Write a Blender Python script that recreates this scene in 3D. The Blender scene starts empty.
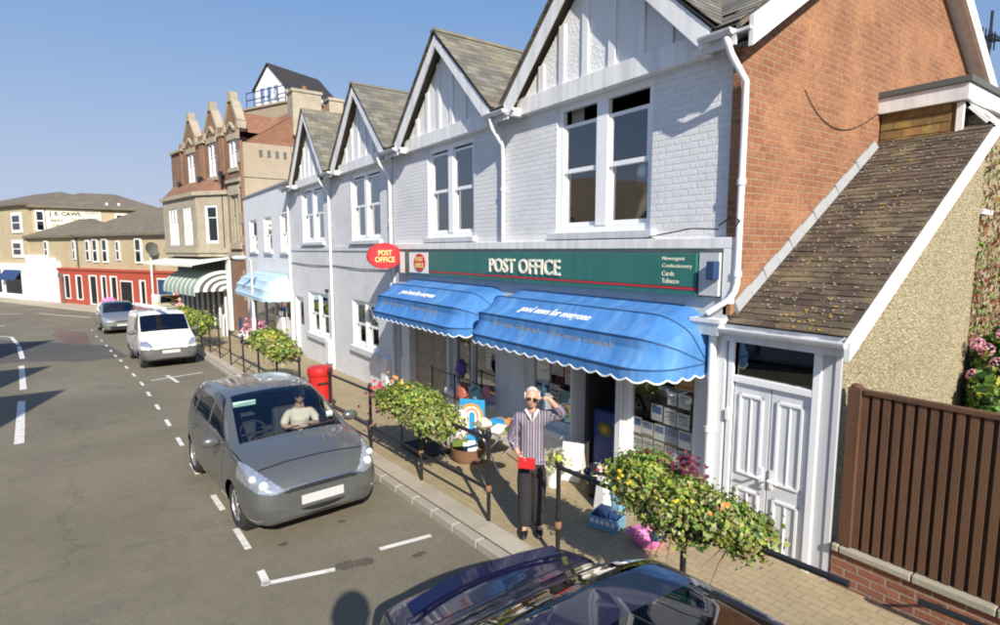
import bpy, bmesh, math, random
from mathutils import Vector, Matrix
R = math.radians
rnd = random.Random(11)
scene = bpy.context.scene
COL = scene.collection
ORI = {}
V = Vector

# ------------------------------------------------------------------ helpers
def gz(y):
    """road level along the street (it falls away from the camera)"""
    if y < 38: return -0.033 * y
    if y < 46:
        t = (y - 38) / 8.0
        return -1.254 - 0.264 * (t - t * t / 2)
    return -1.386

def pz(y): return gz(y) + 0.10
def kx(y): return 3.37 - 0.035 * y

def smooth_mesh(me, ang=35):
    for p in me.polygons: p.use_smooth = True
    try: me.set_sharp_from_angle(angle=R(ang))
    except Exception: pass

class MB:
    def __init__(s): s.v = []; s.f = []; s.m = []; s.mi = 0
    def add(s, vs, fs):
        o = len(s.v); s.v.extend([tuple(p) for p in vs])
        for f in fs: s.f.append([o + i for i in f]); s.m.append(s.mi)
    def quad(s, *p): s.add(p, [list(range(len(p)))])
    def box(s, x0, x1, y0, y1, z0, z1):
        s.add([(x0,y0,z0),(x1,y0,z0),(x1,y1,z0),(x0,y1,z0),(x0,y0,z1),(x1,y0,z1),(x1,y1,z1),(x0,y1,z1)],
              [(0,3,2,1),(4,5,6,7),(0,1,5,4),(1,2,6,5),(2,3,7,6),(3,0,4,7)])
    def obox(s, c, ax, ay, az):
        c, ax, ay, az = V(c), V(ax), V(ay), V(az)
        P = [c + a*ax + b*ay + d*az for d in (-1,1) for (a,b) in ((-1,-1),(1,-1),(1,1),(-1,1))]
        s.add(P, [(0,3,2,1),(4,5,6,7),(0,1,5,4),(1,2,6,5),(2,3,7,6),(3,0,4,7)])
    def hexa(s, P):
        s.add(P, [(0,3,2,1),(4,5,6,7),(0,1,5,4),(1,2,6,5),(2,3,7,6),(3,0,4,7)])
    def prism(s, pts, vec):
        vec = V(vec); n = len(pts); a = [V(p) for p in pts]; b = [p + vec for p in a]
        s.add(a + b, [list(range(n))[::-1], list(range(n, 2*n))] + [(i, (i+1)%n, n+(i+1)%n, n+i) for i in range(n)])
    def tube(s, path, r, n=8, closed=False, cap=True):
        path = [V(p) for p in path]; N = len(path); rs = r if isinstance(r, (list, tuple)) else [r]*N
        rings = []; prev = None
        for i, p in enumerate(path):
            if closed: t = (path[(i+1)%N] - path[i-1])
            else: t = path[min(i+1, N-1)] - path[max(i-1, 0)]
            t.normalize()
            if prev is None:
                a = t.cross(V((0,0,1)))
                if a.length < 1e-3: a = t.cross(V((1,0,0)))
            else: a = prev - t * prev.dot(t)
            a.normalize(); b = t.cross(a); prev = a
            rings.append([p + (a*math.cos(k*2*math.pi/n) + b*math.sin(k*2*math.pi/n))*rs[i] for k in range(n)])
        vs = [q for g in rings for q in g]; fs = []
        M = N if closed else N-1
        for i in range(M):
            j = (i+1) % N
            for k in range(n): fs.append((i*n+k, i*n+(k+1)%n, j*n+(k+1)%n, j*n+k))
        if cap and not closed: fs.append(list(range(n))[::-1]); fs.append([(N-1)*n+k for k in range(n)])
        s.add(vs, fs)
    def lathe(s, prof, c, n=24, ax=(0,0,1)):
        ax = V(ax).normalized(); a = ax.cross(V((0,0,1)))
        if a.length < 1e-3: a = V((1,0,0))
        a.normalize(); b = ax.cross(a); c = V(c); vs = []; fs = []
        for (r, z) in prof:
            for k in range(n):
                t = k*2*math.pi/n; vs.append(c + ax*z + (a*math.cos(t) + b*math.sin(t))*r)
        for i in range(len(prof)-1):
            for k in range(n): fs.append((i*n+k, i*n+(k+1)%n, (i+1)*n+(k+1)%n, (i+1)*n+k))
        fs.append(list(range(n))[::-1]); fs.append([(len(prof)-1)*n+k for k in range(n)])
        s.add(vs, fs)
    def sphere(s, c, r, nu=16, nv=10, fn=None):
        c = V(c); r = (r, r, r) if not isinstance(r, (tuple, list)) else r; vs = []; fs = []
        for i in range(nv+1):
            p = math.pi*i/nv
            for k in range(nu):
                t = 2*math.pi*k/nu; d = V((math.sin(p)*math.cos(t), math.sin(p)*math.sin(t), math.cos(p)))
                q = V((d.x*r[0], d.y*r[1], d.z*r[2]))
                if fn: q = fn(d, q)
                vs.append(c + q)
        for i in range(nv):
            for k in range(nu): fs.append((i*nu+k, (i+1)*nu+k, (i+1)*nu+(k+1)%nu, i*nu+(k+1)%nu))
        s.add(vs, fs)
    def build(s, name, mats, parent=None, loc=None, smooth=None, bevel=0, fix=False):
        me = bpy.data.meshes.new(name)
        o0 = V((0,0,0))
        if parent is not None: o0 = ORI[parent]
        elif loc is not None: o0 = V(loc)
        me.from_pydata([(p[0]-o0.x, p[1]-o0.y, p[2]-o0.z) for p in s.v], [], s.f)
        if not isinstance(mats, (list, tuple)): mats = [mats]
        for m in mats: me.materials.append(m)
        if len(mats) > 1: me.polygons.foreach_set('material_index', s.m)
        me.update()
        if fix:
            bm = bmesh.new(); bm.from_mesh(me); bmesh.ops.remove_doubles(bm, verts=bm.verts, dist=1e-5)
            bmesh.ops.recalc_face_normals(bm, faces=bm.faces); bm.to_mesh(me); bm.free()
        if smooth: smooth_mesh(me, smooth)
        ob = bpy.data.objects.new(name, me); COL.objects.link(ob)
        if parent is not None: ob.parent = parent
        else: ob.location = o0
        ORI[ob] = o0
        if bevel:
            b = ob.modifiers.new('bevel', 'BEVEL'); b.width = bevel; b.segments = 2; b.limit_method = 'ANGLE'
        return ob

def tag(o, label=None, cat=None, group=None, kind=None):
    if label: o['label'] = label
    if cat: o['category'] = cat
    if group: o['group'] = group
    if kind: o['kind'] = kind
    return o
def thing(name, label, cat, loc, group=None):
    o = bpy.data.objects.new(name, None); COL.objects.link(o); o.location = loc; ORI[o] = V(loc)
    o.empty_display_size = .2
    return tag(o, label, cat, group)
def copy_tree(o, delta=(0,0,0), label=None, group=None, parent=None, rotz=None):
    c = o.copy(); COL.objects.link(c); ORI[c] = ORI[o].copy()
    if parent is not None: c.parent = parent
    else:
        c.location = V(o.location) + V(delta)
        if rotz is not None: c.rotation_euler.z = rotz
        if label: c['label'] = label
        if group: c['group'] = group
    for ch in [x for x in bpy.data.objects if x.parent == o]: copy_tree(ch, parent=c)
    return c

class Frame:
    """wall frame: u runs along the wall, d stands proud of it, z is up"""
    def __init__(s, P, U, N): s.P = V(P); s.U = V(U).normalized(); s.N = V(N).normalized()
    def pt(s, u, d, z): return V((s.P.x + s.U.x*u + s.N.x*d, s.P.y + s.U.y*u + s.N.y*d, s.P.z + z))
    def box(s, mb, u0, u1, d0, d1, z0, z1):
        mb.hexa([s.pt(u0,d0,z0), s.pt(u1,d0,z0), s.pt(u1,d1,z0), s.pt(u0,d1,z0), s.pt(u0,d0,z1), s.pt(u1,d0,z1), s.pt(u1,d1,z1), s.pt(u0,d1,z1)])
    def wall(s, mb, u0, u1, z0, z1, holes=(), depth=.22, d=0):
        us = sorted(set([u0, u1] + [h[0] for h in holes] + [h[1] for h in holes])); us = [x for x in us if u0 <= x <= u1]
        zs = sorted(set([z0, z1] + [h[2] for h in holes] + [h[3] for h in holes])); zs = [x for x in zs if z0 <= x <= z1]
        for i in range(len(us)-1):
            for j in range(len(zs)-1):
                um, zm = (us[i]+us[i+1])/2, (zs[j]+zs[j+1])/2
                if any(h[0] < um < h[1] and h[2] < zm < h[3] for h in holes): continue
                mb.quad(s.pt(us[i],d,zs[j]), s.pt(us[i+1],d,zs[j]), s.pt(us[i+1],d,zs[j+1]), s.pt(us[i],d,zs[j+1]))
        for (a, b, c, e) in [h[:4] for h in holes]:
            mb.quad(s.pt(a,d,c), s.pt(a,d-depth,c), s.pt(a,d-depth,e), s.pt(a,d,e))
            mb.quad(s.pt(b,d,c), s.pt(b,d-depth,c), s.pt(b,d-depth,e), s.pt(b,d,e))
            mb.quad(s.pt(a,d,e), s.pt(b,d,e), s.pt(b,d-depth,e), s.pt(a,d-depth,e))
            mb.quad(s.pt(a,d,c), s.pt(b,d,c), s.pt(b,d-depth,c), s.pt(a,d-depth,c))

# ------------------------------------------------------------------ materials
M = {}
def nm(name):
    m = bpy.data.materials.new(name); m.use_nodes = True
    nt = m.node_tree; b = nt.nodes['Principled BSDF']; return m, nt.nodes, nt.links, b
def math_n(N, L, op, a, b=None, c=None):
    n = N.new('ShaderNodeMath'); n.operation = op
    for i, x in enumerate((a, b, c)):
        if x is None: continue
        if isinstance(x, (int, float)): n.inputs[i].default_value = x
        else: L.new(x, n.inputs[i])
    return n.outputs[0]
def noise_n(N, L, vec, scale, detail=3, rough=.55):
    n = N.new('ShaderNodeTexNoise'); n.inputs['Scale'].default_value = scale
    n.inputs['Detail'].default_value = detail; n.inputs['Roughness'].default_value = rough
    if vec is not None: L.new(vec, n.inputs['Vector'])
    return n
def mixc(N, L, fac, a, b, mode='MIX'):
    n = N.new('ShaderNodeMix'); n.data_type = 'RGBA'; n.blend_type = mode
    for s, x in ((0, fac), (6, a), (7, b)):
        if isinstance(x, (int, float)): n.inputs[s].default_value = x
        elif isinstance(x, (tuple, list)): n.inputs[s].default_value = (x[0], x[1], x[2], 1)
        else: L.new(x, n.inputs[s])
    return n.outputs[2]
def ramp(N, L, fac, stops):
    r = N.new('ShaderNodeValToRGB'); e = r.color_ramp.elements
    while len(e) < len(stops): e.new(.5)
    for i, (p, c) in enumerate(stops):
        e[i].position = p; e[i].color = (c, c, c, 1) if isinstance(c, (int, float)) else (c[0], c[1], c[2], 1)
    L.new(fac, r.inputs[0]); return r.outputs[0]
def wpos(N): return N.new('ShaderNodeNewGeometry').outputs['Position']
def bump_n(N, L, b, h, strength, dist=.01):
    n = N.new('ShaderNodeBump'); n.inputs['Strength'].default_value = strength; n.inputs['Distance'].default_value = dist
    L.new(h, n.inputs['Height']); L.new(n.outputs[0], b.inputs['Normal']); return n

def simple(name, col, rough=.6, noise=.12, ns=4, bump=0, bs=60, metal=0, spec=.5, coat=0, island=0, hue=0, streak=0, stain=None, stain_amt=.5, stain_scale=1.5, bd=.006, stretch=None):
    m, N, L, b = nm(name)
    pos = wpos(N)
    n1 = noise_n(N, L, pos, ns, 4)
    val = math_n(N, L, 'MULTIPLY_ADD', n1.outputs['Fac'], 2*noise, 1-noise)
    if streak:
        mp = N.new('ShaderNodeMapping'); mp.inputs['Scale'].default_value = (7, 7, .5); L.new(pos, mp.inputs[0])
        n2 = noise_n(N, L, mp.outputs[0], 1.2, 4)
        val = math_n(N, L, 'MULTIPLY', val, math_n(N, L, 'MULTIPLY_ADD', ramp(N, L, n2.outputs['Fac'], [(.42, 0), (.66, 1)]), -streak, 1.0))
    col_s = (col[0], col[1], col[2])
    base = None
    if stain:
        sv = pos
        if stretch:
            ms = N.new('ShaderNodeMapping'); ms.inputs['Scale'].default_value = stretch; L.new(pos, ms.inputs[0]); sv = ms.outputs[0]
        n3 = noise_n(N, L, sv, stain_scale, 5, .65)
        base = mixc(N, L, math_n(N, L, 'MULTIPLY', ramp(N, L, n3.outputs['Fac'], [(.48, 0), (.68, 1)]), stain_amt), col_s, stain)
    hs = N.new('ShaderNodeHueSaturation')
    if base is not None: L.new(base, hs.inputs['Color'])
    else: hs.inputs['Color'].default_value = (*col_s, 1)
    if island:
        g = N.new('ShaderNodeNewGeometry').outputs['Random Per Island']
        val = math_n(N, L, 'MULTIPLY', val, math_n(N, L, 'MULTIPLY_ADD', g, 2*island, 1-island))
        if hue:
            w = N.new('ShaderNodeTexWhiteNoise'); w.noise_dimensions = '1D'; L.new(g, w.inputs['W'])
            L.new(math_n(N, L, 'MULTIPLY_ADD', w.outputs['Value'], 2*hue, .5-hue), hs.inputs['Hue'])
    L.new(val, hs.inputs['Value']); L.new(hs.outputs[0], b.inputs['Base Color'])
    b.inputs['Roughness'].default_value = rough; b.inputs['Metallic'].default_value = metal
    b.inputs['Specular IOR Level'].default_value = spec; b.inputs['Coat Weight'].default_value = coat
    b.inputs['Coat Roughness'].default_value = .04
    if bump: bump_n(N, L, b, noise_n(N, L, pos, bs, 3).outputs['Fac'], bump, bd)
    M[name] = m; return m

def brick(name, U, c1, c2, mortar, bw=.225, bh=.075, ms=.011, rough=.85, bump=.5, noise=.2, patch=None, patch_amt=.5, mott=.25, bd=.012):
    m, N, L, b = nm(name); pos = wpos(N)
    d = N.new('ShaderNodeVectorMath'); d.operation = 'DOT_PRODUCT'; L.new(pos, d.inputs[0]); d.inputs[1].default_value = U
    sp = N.new('ShaderNodeSeparateXYZ'); L.new(pos, sp.inputs[0])
    wob = noise_n(N, L, pos, 1.3, 2)
    cb = N.new('ShaderNodeCombineXYZ'); L.new(d.outputs['Value'], cb.inputs[0])
    L.new(math_n(N, L, 'ADD', sp.outputs[2], math_n(N, L, 'MULTIPLY', wob.outputs['Fac'], .02)), cb.inputs[1])
    t = N.new('ShaderNodeTexBrick'); L.new(cb.outputs[0], t.inputs['Vector'])
    t.inputs['Scale'].default_value = 1; t.inputs['Brick Width'].default_value = bw; t.inputs['Row Height'].default_value = bh
    t.inputs['Mortar Size'].default_value = ms; t.inputs['Mortar Smooth'].default_value = .35; t.inputs['Bias'].default_value = 0
    t.inputs['Color1'].default_value = (*c1, 1); t.inputs['Color2'].default_value = (*c2, 1); t.inputs['Mortar'].default_value = (*mortar, 1)
    n1 = noise_n(N, L, pos, 2.2, 4); n2 = noise_n(N, L, pos, 22, 3)
    col = t.outputs['Color']
    if patch:
        n3 = noise_n(N, L, pos, .9, 5, .65)
        col = mixc(N, L, math_n(N, L, 'MULTIPLY', ramp(N, L, n3.outputs['Fac'], [(.47, 0), (.62, 1)]), patch_amt), col, patch)
    hs = N.new('ShaderNodeHueSaturation'); L.new(col, hs.inputs['Color'])
    v = math_n(N, L, 'MULTIPLY_ADD', n1.outputs['Fac'], 2*noise, 1-noise)
    v = math_n(N, L, 'MULTIPLY', v, math_n(N, L, 'MULTIPLY_ADD', n2.outputs['Fac'], 2*mott, 1-mott))
    L.new(v, hs.inputs['Value']); L.new(hs.outputs[0], b.inputs['Base Color'])
    b.inputs['Roughness'].default_value = rough; b.inputs['Specular IOR Level'].default_value = .3
    h = math_n(N, L, 'ADD', math_n(N, L, 'MULTIPLY', t.outputs['Fac'], -1.0), math_n(N, L, 'MULTIPLY', n2.outputs['Fac'], .8))
    bump_n(N, L, b, h, bump, bd)
    M[name] = m; return m

def glass(name, tint=(.75,.8,.8), refl=1.0, rough=.015, wav=.03, base=0.0):
    m, N, L, b = nm(name); out = [n for n in N if n.type == 'OUTPUT_MATERIAL'][0]; N.remove(b)
    tr = N.new('ShaderNodeBsdfTransparent'); tr.inputs[0].default_value = (*tint, 1)
    gl = N.new('ShaderNodeBsdfGlossy'); gl.inputs['Roughness'].default_value = rough; gl.inputs[0].default_value = (1,1,1,1)
    fr = N.new('ShaderNodeFresnel'); fr.inputs[0].default_value = 1.5
    fac = math_n(N, L, 'MULTIPLY_ADD', fr.outputs[0], refl, base); fac = math_n(N, L, 'MINIMUM', fac, 1.0)
    if wav:
        bp = N.new('ShaderNodeBump'); bp.inputs['Strength'].default_value = wav; bp.inputs['Distance'].default_value = .05
        L.new(noise_n(N, L, wpos(N), 1.6, 1).outputs['Fac'], bp.inputs['Height']); L.new(bp.outputs[0], gl.inputs['Normal'])
    mx = N.new('ShaderNodeMixShader'); L.new(fac, mx.inputs[0]); L.new(tr.outputs[0], mx.inputs[1]); L.new(gl.outputs[0], mx.inputs[2])
    L.new(mx.outputs[0], out.inputs[0]); M[name] = m; return m

def leafmat(name, col, island=.35, hue=.03, trans=.35):
    m, N, L, b = nm(name); out = [n for n in N if n.type == 'OUTPUT_MATERIAL'][0]
    g = N.new('ShaderNodeNewGeometry').outputs['Random Per Island']
    w = N.new('ShaderNodeTexWhiteNoise'); w.noise_dimensions = '1D'; L.new(g, w.inputs['W'])
    hs = N.new('ShaderNodeHueSaturation'); hs.inputs['Color'].default_value = (*col, 1)
    L.new(math_n(N, L, 'MULTIPLY_ADD', g, 2*island, 1-island), hs.inputs['Value'])
    L.new(math_n(N, L, 'MULTIPLY_ADD', w.outputs['Value'], 2*hue, .5-hue), hs.inputs['Hue'])
    L.new(hs.outputs[0], b.inputs['Base Color']); b.inputs['Roughness'].default_value = .55
    t = N.new('ShaderNodeBsdfTranslucent'); L.new(hs.outputs[0], t.inputs[0])
    mx = N.new('ShaderNodeMixShader'); mx.inputs[0].default_value = trans
    L.new(b.outputs[0], mx.inputs[1]); L.new(t.outputs[0], mx.inputs[2]); L.new(mx.outputs[0], out.inputs[0]); M[name] = m; return m

def ground_mat(name, c0, c1, speck=.25, patch=None, patch_amt=.4, bump=.25, crack=False, ns=.35):
    m, N, L, b = nm(name); pos = wpos(N)
    a = noise_n(N, L, pos, ns, 5, .6); f = noise_n(N, L, pos, 48, 4, .75); mid = noise_n(N, L, pos, 6, 4)
    col = mixc(N, L, ramp(N, L, a.outputs['Fac'], [(.35, 0), (.65, 1)]), c0, c1)
    if patch:
        p = noise_n(N, L, pos, 1.1, 5, .7)
        col = mixc(N, L, math_n(N, L, 'MULTIPLY', ramp(N, L, p.outputs['Fac'], [(.55, 0), (.7, 1)]), patch_amt), col, patch)
    hs = N.new('ShaderNodeHueSaturation'); L.new(col, hs.inputs['Color'])
    v = math_n(N, L, 'MULTIPLY_ADD', f.outputs['Fac'], 2*speck, 1-speck)
    v = math_n(N, L, 'MULTIPLY', v, math_n(N, L, 'MULTIPLY_ADD', mid.outputs['Fac'], .3, .85))
    L.new(v, hs.inputs['Value'])
    colo = hs.outputs[0]
    if crack:
        vo = N.new('ShaderNodeTexVoronoi'); vo.feature = 'DISTANCE_TO_EDGE'; vo.inputs['Scale'].default_value = .22
        wv = noise_n(N, L, pos, 1.5, 3); ad = N.new('ShaderNodeVectorMath'); ad.operation = 'MULTIPLY_ADD'
        L.new(wv.outputs['Color'], ad.inputs[0]); ad.inputs[1].default_value = (.8,.8,.8); L.new(pos, ad.inputs[2]); L.new(ad.outputs[0], vo.inputs['Vector'])
        k = ramp(N, L, vo.outputs['Distance'], [(0, 1), (.006, 0)])
        colo = mixc(N, L, math_n(N, L, 'MULTIPLY', k, .28), colo, (c0[0]*.4, c0[1]*.4, c0[2]*.4))
    L.new(colo, b.inputs['Base Color']); b.inputs['Roughness'].default_value = .88; b.inputs['Specular IOR Level'].default_value = .25
    bump_n(N, L, b, f.outputs['Fac'], bump, .01); M[name] = m; return m

ground_mat('asphalt', (.162,.144,.104), (.21,.187,.137), .55, (.125,.11,.088), .5, .35, True)
ground_mat('asphalt_dark', (.085,.083,.078), (.11,.105,.095), .3, None, 0, .35)
ground_mat('asphalt_red', (.15,.10,.085), (.19,.13,.11), .3, None, 0, .35)
ground_mat('terrain', (.16,.15,.10), (.10,.12,.06), .3)
ground_mat('stain', (.085,.075,.058), (.11,.095,.075), .3, None, 0, .2, False, 3)
brick('paver', (0,1,0), (.39,.315,.19), (.345,.275,.165), (.26,.21,.13), .2, .1, .007, .9, .3, .16, (.30,.24,.155), .5, .2, .004)
# pavers lie flat: swap their row axis to X
_n = M['paver'].node_tree; _cb = [n for n in _n.nodes if n.type == 'COMBXYZ'][0]; _sp = [n for n in _n.nodes if n.type == 'SEPXYZ'][0]
for l in list(_cb.inputs[1].links): _n.links.remove(l)
_n.links.new(_sp.outputs[0], _cb.inputs[1])
simple('kerb', (.35,.32,.26), .85, .14, 3, .3, 60, stain=(.28,.25,.2), stain_amt=.5)
simple('flag', (.42,.375,.29), .88, .14, 2, .25, 60, island=.07, stain=(.3,.26,.2), stain_amt=.5)
simple('mark_white', (.74,.72,.66), .7, .18, 9, .2, 80, stain=(.35,.32,.28), stain_amt=.55, stain_scale=7)
brick('painted_brick', (0,1,0), (.70,.71,.72), (.735,.74,.75), (.655,.665,.68), .225, .075, .012, .62, .38, .06, (.56,.565,.57), .5, .08)
brick('painted_smooth', (0,1,0), (.69,.695,.71), (.71,.715,.73), (.68,.685,.70), .45, .15, .006, .65, .2, .07, (.52,.525,.54), .4, .08)
brick('white_wall', (0,1,0), (.78,.79,.80), (.80,.80,.81), (.77,.78,.79), .45, .15, .006, .65, .15, .05, (.70,.70,.70), .4, .05)
brick('red_brick', (1,0,0), (.305,.138,.072), (.235,.10,.054), (.30,.20,.13), .225, .075, .009, .88, .6, .2, (.37,.19,.10), .75, .45)
brick('low_brick', (0,1,0), (.30,.115,.07), (.22,.085,.055), (.30,.22,.16), .225, .075, .011, .88, .6, .15, (.30,.19,.13), .4, .25)
simple('roughcast', (.78,.785,.78), .85, .06, 6, .6, 26, bd=.02)
simple('trim_white', (.82,.82,.82), .45, .06, 5, streak=.2)
simple('trim_grey', (.66,.67,.69), .5, .05, 5, streak=.15)
simple('upvc', (.85,.86,.87), .3, .03, 5)
simple('door_white', (.70,.72,.74), .4, .04, 6, streak=.08)
simple('door_green', (.10,.24,.20), .35, .06, 6)
simple('grey_render', (.52,.54,.56), .75, .06, 3, .2, 60, streak=.12)
simple('slate', (.155,.145,.12), .75, .25, 3, .4, 40, island=.28, hue=.02, stain=(.25,.22,.12), stain_amt=.5)
simple('slate_flat', (.15,.125,.095), .8, .3, 1.2, .4, 30, stain=(.20,.165,.10), stain_amt=.7)
simple('clay_tile', (.088,.064,.045), .9, .3, 9, .7, 50, island=.38, hue=.015, stain=(.19,.16,.08), stain_amt=.6, stain_scale=2.2)
simple('hung_tile', (.22,.13,.05), .8, .2, 6, .3, 50, island=.3, hue=.03, stain=(.36,.26,.06), stain_amt=.8, stain_scale=5)
simple('lichen_orange', (.36,.22,.045), .95, .3, 30, .5, 80)
simple('lichen_pale', (.30,.285,.22), .95, .3, 30, .5, 80)
simple('lead', (.30,.31,.315), .6, .15, 6, .1)
simple('felt', (.10,.105,.10), .85, .15, 10, .3)
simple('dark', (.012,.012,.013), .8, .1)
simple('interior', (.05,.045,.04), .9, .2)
simple('curtain', (.55,.53,.48), .9, .15, 8)
simple('black_iron', (.018,.018,.02), .38, .2, 20, .1, 120)
simple('rust', (.22,.12,.065), .85, .4, 40)
simple('moss_cap', (.35,.38,.05), .8, .2, 20)
simple('red_paint', (.50,.022,.018), .4, .08, 5)
simple('sign_green', (.035,.17,.145), .35, .10, 2.5, streak=.15)
simple('sign_red', (.55,.04,.05), .4, .08)
simple('sign_white', (.85,.84,.80), .5, .06)
simple('letter_cream', (.85,.82,.66), .5, .05)
simple('letter_yellow', (.85,.66,.25), .5, .05)
simple('awning_blue', (.064,.215,.52), .85, .08, 1.5, .2, 220, streak=.16, stain=(.17,.36,.62), stain_amt=.6, stain_scale=1.3, spec=.25, stretch=(.5,3.2,.5))
simple('awning_edge', (.82,.83,.82), .7, .05)
simple('awning_seam', (.02,.08,.20), .7, .1)
simple('faded_print', (.24,.27,.33), .75, .2, 14)
simple('awning_pale', (.42,.60,.70), .7, .08, 2)
simple('awning_green', (.27,.36,.29), .7, .08, 3)
simple('awning_cream', (.70,.72,.64), .7, .08, 3)
simple('bag_blue', (.03,.05,.20), .5, .1)
simple('fence_brown', (.125,.060,.030), .72, .2, 5, .5, 60, island=.2, streak=.25)
simple('coping', (.36,.33,.25), .9, .2, 6, .5, 50, stain=(.25,.24,.15), stain_amt=.6)
simple('stone', (.385,.335,.25), .85, .2, 2.5, .3, 30, stain=(.26,.22,.15), stain_amt=.6)
brick('yellow_brick', (.5,.86,0), (.46,.385,.25), (.41,.335,.21), (.45,.395,.29), .23, .08, .01, .9, .3, .15, (.40,.30,.15), .5, .15)
brick('vict_brick', (-.19,.98,0), (.225,.118,.078), (.175,.09,.06), (.27,.21,.15), .225, .075, .01, .9, .4, .18, (.32,.17,.1), .4, .2)
brick('vict_side', (1,0,0), (.34,.285,.21), (.32,.27,.20), (.32,.27,.20), .5, .2, .006, .9, .2, .12, (.31,.25,.17), .5, .1)
simple('roof_red', (.22,.105,.065), .85, .2, 6, .5, 30, stain=(.33,.19,.10), stain_amt=.5)
simple('shop_red', (.40,.07,.035), .5, .1, 5)
simple('shop_white', (.86,.86,.87), .5, .04)
simple('navy', (.02,.05,.14), .6, .1)
simple('goods_a', (.35,.3,.22), .7, .5, 6)
pale_n = None
# pebbledash: voronoi pebbles
def pebble():
    m, N, L, b = nm('pebbledash'); pos = wpos(N)
    vo = N.new('ShaderNodeTexVoronoi'); vo.inputs['Scale'].default_value = 42; L.new(pos, vo.inputs['Vector'])
    n1 = noise_n(N, L, pos, 1.2, 4)
    col = mixc(N, L, vo.outputs['Color'], (.28,.23,.135), (.50,.43,.30))
    sp = N.new('ShaderNodeSeparateColor'); L.new(vo.outputs['Color'], sp.inputs[0])
    col = mixc(N, L, sp.outputs[0], (.24,.195,.105), (.47,.405,.27))
    hs = N.new('ShaderNodeHueSaturation'); L.new(col, hs.inputs['Color']); L.new(math_n(N, L, 'MULTIPLY_ADD', n1.outputs['Fac'], .4, .8), hs.inputs['Value'])
    L.new(hs.outputs[0], b.inputs['Base Color']); b.inputs['Roughness'].default_value = .95
    bump_n(N, L, b, vo.outputs['Distance'], 1.0, .02); M['pebbledash'] = m
pebble()
glass('window_glass', (.80,.84,.84), 2.3, .015, .06, .05)
glass('shop_glass', (.96,.97,.97), .55, .012, .02, .005)
glass('far_glass', (.25,.28,.30), 1.2, .03, 0, .05)
glass('car_glass', (.74,.80,.80), 1.2, .01, 0, .02)
glass('car_glass_dark', (.20,.22,.23), 1.3, .01, 0, .03)
leafmat('leaf_lime', (.33,.39,.065), .45, .035)
leafmat('leaf_green', (.17,.29,.045), .45, .03)
leafmat('leaf_cream', (.42,.42,.19), .35, .03)
leafmat('leaf_dry', (.26,.20,.085), .4, .03)
leafmat('leaf_dark', (.035,.09,.02), .5, .02)
leafmat('creeper', (.20,.07,.03), .5, .05)
for k, c in dict(flower_purple=(.12,.012,.035), flower_yellow=(.75,.52,.03), flower_orange=(.75,.28,.06), flower_red=(.5,.02,.05), flower_pink=(.72,.34,.45)).items(): leafmat(k, c, .3, .015, .25)
# ------------------------------------------------------------------ setting
def strip(mb, ys, xl, xr, z, skirt=0):
    for i in range(len(ys)-1):
        a, b = ys[i], ys[i+1]
        mb.quad((xl(a),a,z(a)), (xr(a),a,z(a)), (xr(b),b,z(b)), (xl(b),b,z(b)))
        if skirt:
            mb.quad((xl(a),a,z(a)), (xl(b),b,z(b)), (xl(b),b,z(b)-skirt), (xl(a),a,z(a)-skirt))
def struct(name, mb, m, smooth=None):
    o = mb.build(name, m, smooth=smooth); tag(o, kind='structure'); return o

YS = [-60, -30, -15, -8, -4] + [i*1.0 for i in range(-2, 51)] + [55, 60, 70, 85, 110, 400]
g = MB(); strip(g, [-400] + YS + [900], lambda y: -600, lambda y: 600, lambda y: (gz(y) if y > -60 else 2) - .16)
struct('ground', g, M['terrain'])
g = MB(); ys = [y for y in YS if y <= 40]
strip(g, ys, lambda y: -5.2, lambda y: kx(y) + .02, gz)
strip(g, [40, 41, 42, 43, 44, 45, 46, 48, 50, 55, 60, 70, 85, 110], lambda y: -70, lambda y: 40, gz)
strip(g, [y for y in YS if 36 <= y <= 40], lambda y: -70, lambda y: -5.2, gz)
struct('road', g, M['asphalt'])
# repair patches of darker / redder asphalt (their own sheets)
g = MB(); e = .004
for poly in ([(-4.9,33.5),(-4.9,36.5),(-.2,29.5),(.4,25),(-1.1,25),(-2.6,26.2),(-4.9,26.5)],):
    g.quad(*[(x, y, gz(y)+e) for x, y in poly])
struct('road_patch', g, M['asphalt_dark'])
g = MB()
for poly in ([(-2.7,37.2),(-2.5,39.8),(-1.2,36.8),(-.9,30.6),(-1.6,31.0)],):
    g.quad(*[(x, y, gz(y)+e*1.5) for x, y in poly])
struct('road_patch', g, M['asphalt_red'])
def blob(cx_, cy_, rx, ry, seed, dz):
    r_ = random.Random(seed); n = 22
    return [(cx_ + rx*math.cos(2*math.pi*k/n)*r_.uniform(.6, 1.1), cy_ + ry*math.sin(2*math.pi*k/n)*r_.uniform(.6, 1.1)) for k in range(n)]
g = MB()
for (a, b_, rx, ry, sd) in ((1.88,5.55,.13,.12,1),(2.06,5.5,.12,.10,2),(2.62,5.28,.10,.05,3),(1.45,6.45,.06,.05,5),(2.2,6.6,.05,.04,6)):
    g.quad(*[(x, y, gz(y)+e) for x, y in blob(a, b_, rx, ry, sd, 0)])
struct('road_stain', g, M['stain'])
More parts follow.
